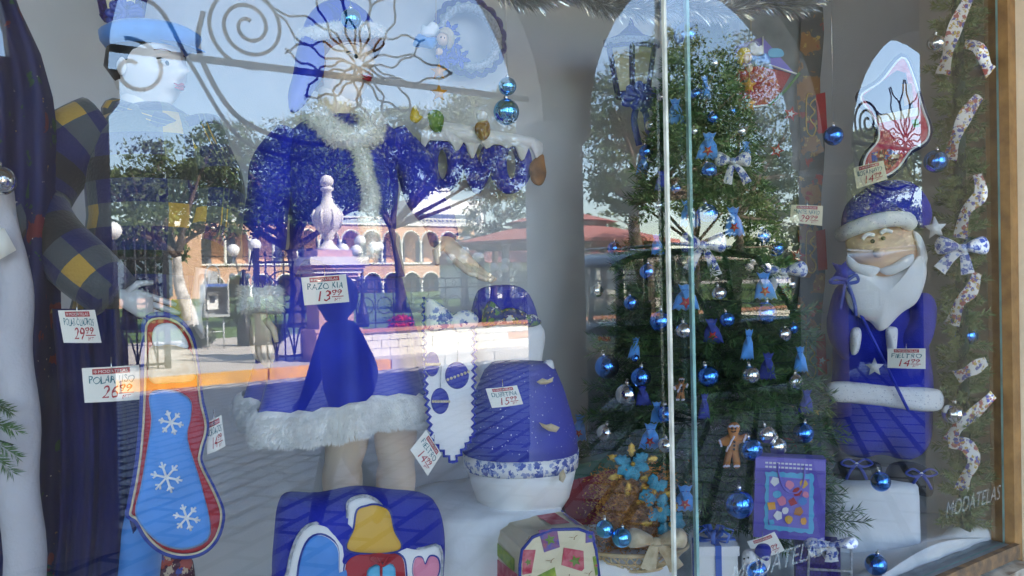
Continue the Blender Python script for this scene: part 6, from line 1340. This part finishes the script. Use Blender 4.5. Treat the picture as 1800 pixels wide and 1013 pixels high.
# ---- white gift box with blue ribbon
def giftbox(name, label, cat_, pxs, zt_px, Y, m_, rib=None):
    pass
pl = PL(1262, .13, .75, 960); t = thing('gift_box', 'white gift box tied with shiny blue ribbon', 'gift box', tuple(pl.p(1262, 1030)))
f = [(1228, 962), (1296, 950), (1298, 1012), (1232, 1030)]; P = [pl.p(*q) for q in f]; ztb = P[0].z; dpt = .12; e_, n_ = pl.e, pl.n
c = (P[0] + P[1]) / 2 - n_ * dpt / 2; hw = (P[1] - P[0]).length / 2; MB().obox((c.x, c.y, (ztb + FLZ) / 2), e_ * hw, n_ * dpt / 2, Vector((0, 0, (ztb - FLZ) / 2))).build('box', 'cotton_white', t, smooth=False)
MB().obox((c.x, c.y, ztb - .012), e_ * (hw + .004), n_ * (dpt / 2 + .004), Vector((0, 0, .014))).build('lid', 'felt_white', t, smooth=False)
MB().obox((c.x, c.y, (ztb + FLZ) / 2 + .002), e_ * .009, n_ * (dpt / 2 + .006), Vector((0, 0, (ztb - FLZ) / 2 + .003))).build('ribbon_band', 'ribbon_satin', t, smooth=False)
MB().obox((c.x, c.y, (ztb + FLZ) / 2 + .003), e_ * (hw + .006), n_ * .009, Vector((0, 0, (ztb - FLZ) / 2 + .003))).build('ribbon_band', 'ribbon_satin', t, smooth=False)
for k in range(7):
    a = k * .9; d_ = (e_ * math.cos(a) + n_ * math.sin(a)); o = Vector((c.x, c.y, ztb)); MB().tube([o, o + d_ * .03 + Vector((0, 0, .04)), o + d_ * .06 + Vector((0, 0, .03)), o + d_ * .05 + Vector((0, 0, .005)), o], .007, 6, flat=.25).build('bow_loop', 'ribbon_satin', t)
# ---- purple gift bag with picture
pl = PL(1388, .14, .9, 880); t = thing('picture_gift_bag', 'purple gift bag with framed picture of parcels and cord handles', 'gift bag', tuple(pl.p(1388, 955)))
MB().slab(pl, [(1328, 802), (1452, 808), (1450, 952), (1324, 944)], .06).build('bag_body', 'purple_paper', t, smooth=False)
MB().slab(pl, [(1328, 803), (1451, 809), (1451, 828), (1328, 822)], .002, .003).build('fold_band', 'purple_light', t, smooth=False)
fr_ = [(1346 + 80 * s, 829 + 4 * s + 1.5 * math.sin(s * 30)) for s in np.linspace(0, 1, 14)] + [(1430 + 1.5 * math.sin(s * 30), 835 + 102 * s) for s in np.linspace(0, 1, 14)] + [(1428 - 84 * s, 938 - 8 * s + 1.5 * math.sin(s * 30)) for s in np.linspace(0, 1, 14)] + [(1343 + 3 * s + 1.5 * math.sin(s * 30), 929 - 98 * s) for s in np.linspace(0, 1, 14)]
MB().slab(pl, fr_, .002, .003).build('picture_frame', 'cyan_paper', t, smooth=False)
pic = MB().slab(pl, [(1352, 837), (1423, 842), (1421, 930), (1350, 922)], .002, .0045).build('picture', 'purple_light', t, smooth=False)
random.seed(21)
for k, (x, y, r, c_) in enumerate([(1362, 845, 9, 'cotton_white'), (1412, 850, 8, 'yellow'), (1388, 852, 8, 'pink'), (1400, 864, 9, 'felt_red'), (1366, 868, 8, 'cyan_paper'), (1356, 888, 9, 'orange_star'), (1374, 880, 9, 'pink'), (1392, 882, 9, 'felt_red'), (1410, 880, 8, 'sky_blue'), (1404, 898, 10, 'gingerbread'), (1368, 905, 9, 'cotton_white'), (1386, 912, 8, 'yellow'), (1412, 915, 7, 'orange_star'), (1356, 916, 6, 'cyan_paper'), (1380, 896, 7, 'cotton_white'), (1416, 868, 6, 'pink')]):
    n_s = random.choice((4, 5, 6, 9)); a0 = random.random()
    MB().slab(pl, [(x + r * random.uniform(.75, 1.1) * math.cos(a0 + a), y + r * random.uniform(.75, 1.1) * math.sin(a0 + a)) for a in np.linspace(0, 2 * math.pi, n_s + 1)[:-1]], .001, .0058 + .0004 * k).build('printed_parcel', c_, pic, smooth=False)
for row, (x0, y0) in enumerate(((1345, 813), (1345, 820))):
    for k in range(12): MB().slab(pl, [(x0 + k * 7, y0 + k * .4 - 1.6), (x0 + k * 7 + 5, y0 + k * .4 - 1.4), (x0 + k * 7 + 5, y0 + k * .4 + 1.6), (x0 + k * 7, y0 + k * .4 + 1.4)], .0006, .0045).build('print_line', 'cotton_white', t, smooth=False)
MB().tube([tuple(pl.q(x, y, .006)) for x, y in cat([(1367, 814), (1369, 835), (1378, 858), (1392, 866), (1405, 862), (1413, 840), (1414, 818)], 5, False)], .003, 6).build('cord_handle', 'purple_light', t)
# navy star-print bag behind it
pl = PL(1400, .42, .7, 740); t = thing('star_print_bag', 'navy gift bag with gold stars and red figure print behind the tree', 'gift bag', tuple(pl.p(1400, 830)))
MB().slab(pl, [(1310, 715), (1440, 705), (1446, 838), (1312, 838)], .05).build('bag_body', 'navy_dark', t, smooth=False)
def star(pl, x, y, r, a0=-math.pi / 2, k=.45, n=5): return [(x + (r if i % 2 == 0 else r * k) * math.cos(a0 + i * math.pi / n), y + (r if i % 2 == 0 else r * k) * math.sin(a0 + i * math.pi / n)) for i in range(2 * n)]
for x, y, r in ((1390, 716, 6), (1435, 724, 7), (1430, 745, 5), (1414, 786, 6), (1318, 838, 9), (1424, 774, 6), (1365, 730, 4)): MB().slab(pl, star(pl, x, y, r), .001, .002).build('gold_star', 'gold', t, smooth=False)
MB().slab(pl, cat([(1370, 770), (1395, 775), (1400, 800), (1365, 805)], 3), .001, .002).build('red_figure', 'felt_red', t, smooth=False)
# ---- toy dog with blue cap, purple box with floral bow, loose baubles
pl = PL(1330, .07, .9, 970); t = thing('toy_dog', 'small white toy dog wearing a blue cap beside the gift box', 'toy', tuple(pl.p(1330, 1005)))
MB().puff(pl, cat([(1304, 975), (1318, 965), (1342, 968), (1352, 985), (1348, 1005), (1310, 1005)], 4), .03, rings=5).build('body', 'felt_white', t)
MB().puff(pl, cat([(1305, 972), (1312, 964), (1326, 966), (1330, 980), (1318, 988), (1306, 984)], 4), .022, off=.02, rings=5).build('head', 'felt_white', t)
MB().puff(pl, cat([(1325, 965), (1332, 952), (1348, 952), (1354, 964), (1348, 980), (1336, 976)], 4), .024, off=.025, rings=5).build('cap', 'royal_felt', t)
for x, y in ((1306, 974), (1313, 972)): MB().ball(pl.q(x, y, .042), .003, 8, 6).build('eye', 'black', t)
pl = PL(1460, .09, .9, 985); t = thing('glitter_box', 'purple glitter box with silver edges and hexagon emblem', 'gift box', tuple(pl.p(1460, 1030)))
c0 = pl.p(1459, 995); w2 = pl.m(1459, 990, 37); h2 = c0.z - FLZ + pl.m(1459, 990, 38)
cz = (FLZ + c0.z + pl.m(1459, 990, 38)) / 2; MB().obox((c0.x, c0.y + .05, cz), pl.e * w2, -pl.n * .05, Vector((0, 0, cz - FLZ))).build('box', 'glitter_purple', t, smooth=False)
hexp = [(1459 + 16 * math.cos(a), 972 + 15 * math.sin(a)) for a in np.linspace(0, 2 * math.pi, 7)[:-1]]
plf = PL(1459, .09, .9, 985); plf.c = Vector((c0.x, c0.y + .05, c0.z)) + pl.n * .0505
MB().slab(plf, hexp, .001, .002).build('emblem', 'glitter_silver', t, smooth=False); MB().slab(plf, [(1459 + 10 * math.cos(a), 972 + 10 * math.sin(a)) for a in np.linspace(0, 2 * math.pi, 7)[:-1]], .001, .003).build('emblem_heart', 'panel_grey', t, smooth=False)
for a, b in (((1423, 958), (1420, 1030)), ((1496, 962), (1497, 1030)), ((1422, 1000), (1497, 1004))): MB().tube([plf.q(*a, .002), plf.q(*b, .002)], .004, 5).build('edge_cord', 'glitter_silver', t)
bow('floral ribbon bow on top of the purple glitter box', 1460, 955, 92, 40, PL(1460, .06, .9, 955), 'floral', ((.02, .8), (-.42, .35)), face=.9)
bauble('bauble_blue', 'blue bauble lying on the batting block by the black boots', 1548, 847, 17, Y=.16); bauble('bauble_blue', 'blue bauble lying on the floor by the batting roll', 1540, 993, 19, Y=.08); bauble('bauble_blue', 'blue bauble lying in front of the toy dog', 1330, 1003, 18, Y=.05)

# ---- bearded plush figure in blue
def plush():
    pl = PL(1548, .34, .8, 560); t = thing('plush_figure', 'large plush bearded christmas figure in blue suit and white belt', 'plush figure', tuple(pl.p(1548, 835)))
    pf = lambda name, pts, d, off, m_, c=None, ex=2.0, n=4, k=None: MB().puff(pl, cat(pts, n), d, off=off, c=c, rings=6, ex=ex).wobble(.003, 30).build(name, m_, k or t)
    pf('body', [(1478, 520), (1540, 505), (1600, 515), (1625, 560), (1635, 640), (1640, 720), (1632, 780), (1600, 808), (1550, 800), (1510, 806), (1472, 785), (1460, 720), (1462, 640), (1466, 570)], .11, 0, 'royal_felt', ex=2.4)
    pf('belt', [(1452, 668), (1500, 666), (1560, 672), (1620, 676), (1646, 684), (1646, 712), (1610, 716), (1550, 710), (1490, 702), (1452, 696)], .045, .085, 'dotted_white', ex=2.6)
    pf('arm', [(1452, 540), (1470, 500), (1495, 515), (1505, 560), (1500, 600), (1480, 630), (1455, 600), (1446, 570)], .06, .07, 'royal_felt')
    pf('arm', [(1600, 520), (1625, 515), (1638, 540), (1630, 590), (1605, 625), (1578, 625), (1572, 590), (1588, 560)], .06, .07, 'royal_felt')
    pf('cuff', [(1486, 575), (1500, 572), (1503, 585), (1496, 614), (1486, 618), (1483, 600)], .03, .12, 'dotted_white')
    pf('cuff', [(1546, 575), (1562, 573), (1565, 585), (1562, 622), (1552, 628), (1547, 605)], .03, .12, 'dotted_white')
    hd = pf('head', [(1480, 430), (1500, 400), (1550, 395), (1595, 405), (1608, 440), (1595, 490), (1550, 510), (1500, 495)], .09, .07, 'skin_doll')
    pf('beard', [(1478, 470), (1510, 480), (1545, 486), (1580, 470), (1600, 450), (1612, 470), (1610, 500), (1595, 530), (1570, 548), (1548, 572), (1532, 578), (1518, 562), (1492, 550), (1475, 520)], .05, .135, 'felt_white', c=(1540, 515))
    pf('moustache', [(1477, 450), (1490, 462), (1520, 468), (1530, 474), (1516, 486), (1490, 478), (1476, 464)], .022, .165, 'felt_white')
    pf('moustache', [(1528, 474), (1550, 466), (1575, 452), (1588, 450), (1584, 466), (1560, 480), (1540, 484)], .022, .165, 'felt_white')
    pf('side_whisker', [(1590, 410), (1605, 420), (1614, 455), (1606, 480), (1596, 470), (1598, 440)], .025, .12, 'felt_white')
    MB().ball(pl.q(1528, 447, .17), .020, 14, 10).build('nose', 'skin_doll', hd)
    for x, y in ((1519, 427), (1537, 422)): MB().ball(pl.q(x, y, .158), .0085, 12, 8).build('eye', 'black', hd)
    for a in ([(1502, 424), (1510, 416), (1522, 417)], [(1532, 414), (1542, 409), (1552, 412)]): MB().tube([tuple(pl.q(x, y, .155)) for x, y in cat(a, 4, False)], .008, 8).build('eyebrow', 'felt_white', hd)
    pf('hat', [(1476, 405), (1480, 365), (1505, 340), (1545, 322), (1590, 322), (1618, 345), (1630, 380), (1622, 402), (1600, 400), (1590, 385), (1540, 385), (1500, 398)], .075, .07, 'royal_felt', c=(1550, 362))
    MB().tube([tuple(pl.q(x, y, o)) for x, y, o in cat([(1474, 414, .06), (1484, 408, .12), (1510, 398, .155), (1545, 390, .165), (1572, 390, .15), (1584, 398, .11)], 5, False)], .030, 14).wobble(.003, 40).build('hat_brim', 'dotted_white', t)
    MB().slab(pl, star(pl, 1632, 404, 20, -.4), .012, .10).build('hat_star', 'star_white', t); MB().slab(pl, star(pl, 1526, 640, 16), .006, .122).build('tunic_star', 'star_white', t)
    for pts in ([(1465, 800), (1500, 795), (1535, 805), (1532, 832), (1470, 832), (1455, 820)], [(1550, 805), (1590, 800), (1622, 815), (1625, 850), (1610, 858), (1570, 846), (1545, 835)]): pf('boot', pts, .06, .12, 'black')
    for x, y in ((1490, 797), (1597, 813)):
        for sg in (-1, 1):
            m = MB(); ribbon(m, pl, [(x, y), (x + sg * 14, y - 8), (x + sg * 26, y - 1), (x + sg * 12, y + 4), (x, y)], 3.5, lambda s: .185 + .01 * s); m.build('boot_ribbon', 'ribbon_blue', t)
            m = MB(); ribbon(m, pl, [(x, y), (x + sg * 10, y + 12), (x + sg * 17, y + 26)], 5, lambda s: .185); m.build('boot_ribbon', 'ribbon_blue', t)
        MB().ball(pl.q(x, y, .19), .007, 8, 6).build('boot_button', 'star_white', t)
    w = MB().tube([pl.q(1478, 505, .15), pl.q(1580, 712, .15)], .006, 8).build('wand', 'royal_satin', t)
    st_ = MB().slab(pl, star(pl, 1470, 478, 24, -1.2), .02, .165).build('wand_star', 'pearl_blue', w)
    for a in ([(1472, 492), (1456, 488), (1448, 496), (1472, 496)], [(1474, 494), (1490, 484), (1494, 494), (1476, 498)], [(1472, 498), (1468, 520), (1464, 540)], [(1478, 500), (1488, 530), (1490, 552)]):
        m = MB(); ribbon(m, pl, a, 6, lambda s: .168); m.build('wand_ribbon', 'ribbon_blue', w)
plush()
# ---- printed stocking by the side wall
pl = PL(1575, .16, .7, 220); t = thing('printed_stocking', 'printed christmas stocking with navy rim, white cord and red foot', 'stocking', tuple(pl.p(1550, 320)))
out = cat([(1508, 168), (1545, 142), (1584, 98), (1604, 130), (1622, 190), (1634, 225), (1628, 250), (1600, 268), (1580, 296), (1558, 312), (1535, 316), (1515, 300), (1520, 275), (1540, 250), (1540, 225), (1525, 198)], 4)
MB().puff(pl, out, .012, c=(1575, 215), rings=5, ex=4).build('body', 'motif_red', t); MB().tube([tuple(pl.q(x, y, 0)) for x, y in out + out[:1]], .010, 7, cap=False).build('rim', 'navy_dark', t); MB().tube([tuple(pl.q(1575 + (x - 1575) * .95, 215 + (y - 215) * .96, .009)) for x, y in out + out[:1]], .004, 6, cap=False).build('cord_trim', 'felt_white', t)
for pts, c_ in (([(1515, 170), (1575, 125), (1590, 130), (1605, 195), (1540, 210)], 'navy_dark'), ([(1583, 150), (1600, 148), (1604, 180), (1588, 188)], 'brown_print'), ([(1540, 205), (1612, 190), (1614, 204), (1542, 218)], 'cream_ribbon'), ([(1530, 270), (1560, 262), (1585, 275), (1560, 300), (1532, 300)], 'red_print'), ([(1600, 212), (1612, 210), (1614, 224), (1604, 226)], 'green_felt')):
    MB().slab(pl, pts, .0015, .0125 + .001 * random.random()).build('print_panel', c_, t, smooth=False)
# ---- printed tablecloth panel hanging behind the tree
pl = PL(1400, .70, .75, 300); t = thing('printed_tablecloth', 'grey christmas tablecloth panel with brown figures, gold scrolls and red stars', 'tablecloth', tuple(pl.p(1400, 520)))
rows = []
for i in range(24):
    y = -40 + i * 32; xr = 1442 + 6 * math.sin(y * .03); rows.append([pl.q(1300 + (xr - 1300) * s, y, .012 * math.sin(s * 11 + y * .006)) for s in np.linspace(0, 1, 15)])
MB().strip(rows).build('cloth', 'panel_grey', t)
MB().strip([[pl.q(1402 + (1444 - 1402) * s + 4 * math.sin(y * .03), y, .018 + .012 * math.sin((.73 + .27 * s) * 11 + y * .006)) for s in np.linspace(0, 1, 6)] for y in range(-20, 620, 40)]).build('border_band', 'figure_print', t)
for y0 in (170, 408, 590):
    MB().tube([tuple(pl.q(x, y, .04)) for x, y in cat([(1424, y0), (1414, y0 + 4), (1414, y0 + 60), (1424, y0 + 72), (1430, y0 + 58), (1420, y0 + 42), (1428, y0 + 30), (1420, y0 + 18), (1428, y0 + 8)], 5, False)], .003, 5).build('gold_scroll', 'gold', t)
    MB().slab(pl, [(1430, y0), (1446, y0 - 4), (1450, y0 + 66), (1434, y0 + 68)], .002, .040).build('red_block', 'felt_red', t, smooth=False)
for x, y, r in ((1386, 204, 14), (1362, 268, 13), (1398, 450, 15), (1374, 512, 12), (1440, 632, 14), (1437, 640, 8)):
    o = MB().slab(pl, star(pl, x, y, r, -1.3), .003, .045).build('red_star', 'red_star', t, smooth=False); MB().slab(pl, star(pl, x, y, r * .45, -1.3), .002, .0475).build('star_heart', 'star_white', o, smooth=False)
# ---- felt house panel with roof and branches
pl = PL(1320, .62, .8, 140); t = thing('felt_house_panel', 'red felt house panel with pale blue gable hanging by the tree top', 'wall hanging', tuple(pl.p(1320, 190)))
MB().slab(pl, [(1240, 128), (1330, 116), (1392, 128), (1360, 184), (1296, 194), (1250, 180)], .008).build('house_front', 'felt_red', t, smooth=False)
MB().slab(pl, [(1264, 92), (1340, 66), (1398, 132), (1332, 112), (1262, 128)], .008, .006).build('roof_panel', 'purple_light', t, smooth=False)
MB().slab(pl, cat([(1352, 88), (1372, 88), (1376, 100), (1352, 102)], 3), .006, .012).build('gable_patch', 'cyan_paper', t, smooth=False)
for a in ([(1256, 130), (1330, 112)], [(1340, 66), (1340, 112)], [(1340, 112), (1400, 132)], [(1298, 132), (1298, 192)], [(1252, 146), (1300, 140)], [(1250, 196), (1352, 186)]): MB().tube([pl.q(*q, .012) for q in a], .0035, 5).build('cord_line', 'felt_white', t)
MB().tube([tuple(pl.q(x, y, .014)) for x, y in ((1404, 130), (1380, 160), (1350, 188))], .006, 6).build('twig', 'green_felt', t)
# ---- angels with stars
def angel(label, x, y, s, Y, hair, mirror=1):
    pl = PL(x, Y, .8, y); t = thing('angel_ornament', label, 'ornament', tuple(pl.p(x, y)), 'hanging angel ornaments'); T = lambda u, v: (x + u * s * mirror, y + v * s); cc = lambda L, n=4: cat([T(*q) for q in L], n)
    MB().puff(pl, cc([(.15, -.05), (.5, -.1), (.75, -.2), (.9, .15), (.55, .2), (.3, .25)]), .03, rings=4).build('dress', 'sky_blue', t)
    MB().puff(pl, cc([(.1, -.45), (.3, -.62), (.5, -.45), (.62, -.5), (.62, -.2), (.35, -.15), (.15, -.2)]), .015, off=-.01, rings=4).build('wing', 'felt_white', t)
    hd = MB().ball(pl.q(*T(0, 0), .02), s * .2 / FPX * (pl.p(x, y) - CAM).dot(FWD), 14, 10).build('head', 'skin_doll', t)
    MB().puff(pl, cc([(-.3, .2), (-.35, -.1), (-.2, -.33), (.05, -.35), (.15, -.2), (-.05, -.15), (-.12, .1), (-.15, .3)]), .03, off=.015, rings=4).build('hair', hair, t)
    for (u, v) in ((-.02, .02), (.08, .0)): MB().ball(pl.q(*T(u, v), .02 + s * .2 / FPX * 2.6 * .9), .003, 8, 6).build('eye', 'black', hd)
    MB().ball(pl.q(*T(.12, .38), .02), .012, 10, 8).build('hand', 'skin_doll', t)
    for v in (.95, 1.6): MB().slab(pl, star(pl, *T(.12, v), .27 * s), .006, .012).build('star', 'orange_star', t)
    MB().tube([pl.q(*T(.12, .4), .012), pl.q(*T(.12, 1.6), .012)], .001, 4).build('thread', 'gold', t); MB().tube([pl.q(*T(.2, -.5), 0), pl.q(*T(.2, -1.4), 0)], .0008, 4).build('hanger', 'gold', t)
angel('blue angel with yellow hair holding two orange stars over the red house panel', 1310, 104, 50, .50, 'hair_yellow')
angel('blue angel with pale hair holding orange stars before the round wreath', 778, 72, 58, .80, 'cream_ribbon', -1)
# ---- wreath, letters, lanterns
pl = PL(828, 1.17, .25, 70); t = thing('scalloped_wreath', 'round white glitter wreath with scalloped purple edge and blue leaves', 'wreath', tuple(pl.p(828, 140)))
c0 = pl.p(826, 66); e, n, up = pl.e, pl.n, Vector((0, 0, 1)); rw, rh = pl.m(826, 66, 1) * 58 / 1.0, pl.m(826, 66, 1) * 62
ex = (pl.p(884, 66) - pl.p(768, 66)).length / 2; ez = (pl.p(826, 4).z - pl.p(826, 130).z) / 2
def torus(rx, rz, r_, k=0, nn=56): return [c0 + e * rx * (1 + k * abs(math.sin(9 * a))) * math.cos(a) + up * rz * (1 + k * abs(math.sin(9 * a))) * math.sin(a) for a in np.linspace(0, 2 * math.pi, nn + 1)]
MB().tube(torus(ex * .82, ez * .82, 0), ex * .19, 12, cap=False, flat=.6).build('ring', 'glitter_silver', t)
MB().tube(torus(ex * .99, ez * .99, 0, .09, 144), ex * .075, 8, cap=False).build('scalloped_edge', 'glitter_purple', t)
for fx, fy in ((782, 62), (800, 108), (775, 110), (786, 85)):
    for k in range(6): MB().puff(pl, leafpts(fx, fy, 20, 5, k * 1.05 + .3), .005, off=.05, rings=3).build('leaf', 'royal_satin', t)
pl = PL(845, 1.14, .25, 280); t = thing('felt_letters', 'hanging blue felt letters o v o under a dripping white snow edge', 'wall lettering', tuple(pl.p(845, 345)))
def ringletter(cx, cy, rx, ry, hx, hy):
    N = 36; o_ = [(cx + rx * math.cos(a), cy + ry * math.sin(a)) for a in np.linspace(0, 2 * math.pi, N + 1)[:-1]]; i_ = [(cx + hx * math.cos(a), cy + hy * math.sin(a)) for a in np.linspace(0, 2 * math.pi, N + 1)[:-1]]; m = MB()
    rows = [[pl.q(*p, .0) for p in o_], [pl.q(*p, .03) for p in [(cx + (x - cx) * .93, cy + (y - cy) * .93) for x, y in o_]], [pl.q(*p, .03) for p in [(cx + (x - cx) * 1.1, cy + (y - cy) * 1.1) for x, y in i_]], [pl.q(*p, .0) for p in i_]]
    vs = [p for r_ in rows for p in r_]; m.add(vs, [(i * N + k, i * N + (k + 1) % N, (i + 1) * N + (k + 1) % N, (i + 1) * N + k) for i in range(3) for k in range(N)]); return m
for cx in (776, 896): ringletter(cx, 290, 36, 52, 10, 26).build('letter', 'royal_felt', t)
MB().puff(pl, cat([(806, 250), (826, 250), (838, 300), (850, 250), (868, 250), (862, 300), (842, 340), (826, 335), (812, 300)], 4), .02, off=.012, c=(836, 290), rings=4).build('letter', 'royal_felt', t)
sn = [(735, 232), (760, 216), (800, 222), (830, 226), (850, 232), (890, 238), (930, 245), (945, 256)] + [(945 - 210 * s, 262 - 14 * s + 14 * (1 + math.sin(s * 46)) * (.5 + .5 * math.sin(s * 13))) for s in np.linspace(0, 1, 60)]
MB().slab(pl, sn, .012, .045).build('snow_edge', 'felt_white', t)
d1 = MB().puff(pl, cat([(742, 206), (758, 198), (770, 212), (764, 238), (748, 232)], 4), .02, off=.06, rings=4).build('green_doll', 'green_felt', t); MB().puff(pl, cat([(712, 205), (720, 190), (728, 208), (734, 212), (722, 222), (712, 216)], 3), .015, off=.06, rings=3).build('yellow_hair', 'hair_yellow', d1)
d2 = MB().puff(pl, cat([(826, 222), (846, 218), (850, 240), (838, 252), (826, 240)], 4), .02, off=.06, rings=4).build('brown_doll', 'brown_print', t); MB().ball(pl.q(836, 210, .06), .022, 12, 8).build('doll_head', 'felt_white', d2)
MB().puff(pl, cat([(925, 290), (945, 275), (950, 300), (948, 325), (935, 328), (922, 315)], 4), .02, off=.04, rings=4).wobble(.004, 60).build('brown_bow', 'brown_print', t)
def lantern(label, x, y0, y1, w0, w1, Y, bowlab):
    pl = PL(x, Y, .6, (y0 + y1) / 2); t = thing('wall_lantern', label, 'lantern', tuple(pl.p(x, y1)), 'glitter lanterns on the wall'); e, n = pl.e, pl.n; a0, a1 = pl.m(x, y0, w0), pl.m(x, y1, w1); zt, zb = pl.p(x, y0).z, pl.p(x, y1).z; c = pl.p(x, y1)
    K = [R(40 + 60 * k) for k in range(6)]; top = [Vector((c.x, c.y, zt)) + e * a0 * math.cos(a) + n * a0 * .6 * math.sin(a) for a in K]; bot = [Vector((c.x, c.y, zb)) + e * a1 * math.cos(a) + n * a1 * .6 * math.sin(a) for a in K]
    for i in range(6):
        j = (i + 1) % 6; MB().tube([top[i], bot[i]], .012, 6).build('corner_bar', 'glitter_purple', t); MB().tube([top[i], top[j]], .012, 6).build('top_bar', 'glitter_purple', t); MB().tube([bot[i], bot[j]], .014, 6).build('bottom_bar', 'glitter_purple', t)
        MB().add([top[i].lerp(top[j], .06), top[i].lerp(top[j], .94), bot[i].lerp(bot[j], .94), bot[i].lerp(bot[j], .06)], [(0, 1, 2, 3)]).build('pane', 'lantern_glass', t, smooth=False)
    up = Vector((0, 0, 1)); MB().loft([(Vector((c.x, c.y, zt)), e * a0 * 1.08, n * a0 * .7), (Vector((c.x, c.y, zt + .03)), e * a0 * 1.05, n * a0 * .68), (Vector((c.x, c.y, zt + .05)), e * a0 * .55, n * a0 * .36), (Vector((c.x, c.y, zt + .09)), e * a0 * .12, n * a0 * .1), (Vector((c.x, c.y, zt + .13)), e * .004, n * .004)], 6).build('roof', 'glitter_purple', t, smooth=False)
    MB().loft([(Vector((c.x, c.y, zt + .004)), e * a0 * 1.14, n * a0 * .76), (Vector((c.x, c.y, zt + .028)), e * a0 * 1.12, n * a0 * .74)], 6).build('snow_rim', 'glitter_silver', t, smooth=False)
    b = thing('lantern_bow', bowlab, 'bow', tuple(pl.q(x, y1 + 14, .1)), 'purple organza bows under lanterns')
    for k in range(11):
        a = k * .6; m = MB(); ribbon(m, pl, [(x, y1 + 14), (x + 22 * math.cos(a), y1 + 14 + 16 * math.sin(a)), (x + 30 * math.cos(a + .35), y1 + 14 + 22 * math.sin(a + .35)), (x + 8 * math.cos(a + .6), y1 + 14 + 8 * math.sin(a + .6))], 9, lambda s, k=k: .10 + .012 * (k % 4)); m.build('loop', 'ribbon_blue', b)
    for dx in (-10, 12): m = MB(); ribbon(m, pl, [(x, y1 + 16), (x + dx, y1 + 50), (x + dx * .7 + 6, y1 + 95)], 11, lambda s: .10); m.build('tail', 'ribbon_blue', b)
    return t
lantern('purple glitter wall lantern with six panes beside the christmas tree', 1112, 84, 168, 46, 30, .95, 'purple organza bow with long tails under the lantern by the tree')
lantern('purple glitter wall lantern above the blue beret', 215, -70, 32, 48, 30, .95, 'purple organza bow behind the beret mannequin')
# ---- tinsel and the pole garland
def tinsel(label, pts, Y, r, n, m_, face=.3, ls=.05):
    pl = PL(pts[len(pts) // 2][0], Y, face, 20); C_ = [Vector(p) for p in cat([tuple(pl.p(*q)) for q in pts], 6, False)]; t = thing('tinsel_garland', label, 'garland', tuple(C_[len(C_) // 2])); V, F = [], []
    for a, b in zip(C_[:-1], C_[1:]):
        k = int(n * (b - a).length) + 1; needles(V, F, a, b, k, ls, .0022)
    MB().add(V, F).build('strands', m_, t, smooth=False); MB().tube([tuple(c) for c in C_], .004, 5).build('core', 'cap_silver', t)
tinsel('silver tinsel garland swagged along the top of the display', [(860, -25), (930, -2), (1000, -12), (1060, 8), (1130, 16), (1200, 10), (1270, 20), (1340, 6), (1410, 8), (1460, -25)], .55, .05, 3800, 'silver_tinsel', .5, .07)
pl = PL(1690, .10, .85, 480); px0 = pl.p(1690, 480); t = thing('pole_garland', 'green pole wrapped in pine garland by the side wall', 'garland', (px0.x, px0.y, FLZ))
pb = Vector((px0.x, px0.y, FLZ)); ptp = Vector((px0.x, px0.y, 3.0)); MB().tube([pb, ptp], .022, 12).build('pole', 'pole_green', t); V, F = [], []
for k in range(230):
    z = FLZ + .05 + (2.9 - FLZ) * k / 230; a = k * 2.4 + random.random(); o = Vector((px0.x, px0.y, z)); d_ = Vector((math.cos(a), math.sin(a) * .8, random.uniform(-.3, .5))); L = random.uniform(.07, .13); en = o + d_ * L
    en.y = max(en.y, .03); en.x = min(en.x, XR - .02); needles(V, F, o, en, 150, .032, .0017)
MB().add(V, F).build('needles', 'pine_grey', t, smooth=False)
t = thing('spiral_ribbon', 'printed ribbon of bauble motifs wound around the pine pole', 'ribbon', (px0.x, px0.y, FLZ))
segs = [[(1700, 0), (1672, 60), (1660, 100), (1652, 138)], [(1690, 85), (1712, 95), (1725, 125), (1735, 135)], [(1716, 175), (1690, 210), (1672, 250), (1664, 285)], [(1712, 310), (1716, 345), (1690, 375), (1682, 420)], [(1712, 480), (1700, 510), (1680, 530), (1668, 570)], [(1728, 632), (1700, 645), (1675, 660)], [(1740, 690), (1700, 725), (1676, 745), (1664, 770)], [(1662, 775), (1690, 775), (1704, 800), (1690, 830), (1684, 855)]]
for s_ in segs: m = MB(); ribbon(m, pl, s_, lambda s: 21 - 5 * math.cos(s * 9), lambda s: .06 + .03 * math.sin(s * 3), .012); m.build('ribbon_turn', 'ribbon_print', t)
bow('white floral bow tied on the pine pole beside the white star', 1690, 437, 92, 62, PL(1690, .04, .85, 437), 'floral', ((-.42, .62), (.12, .72)))
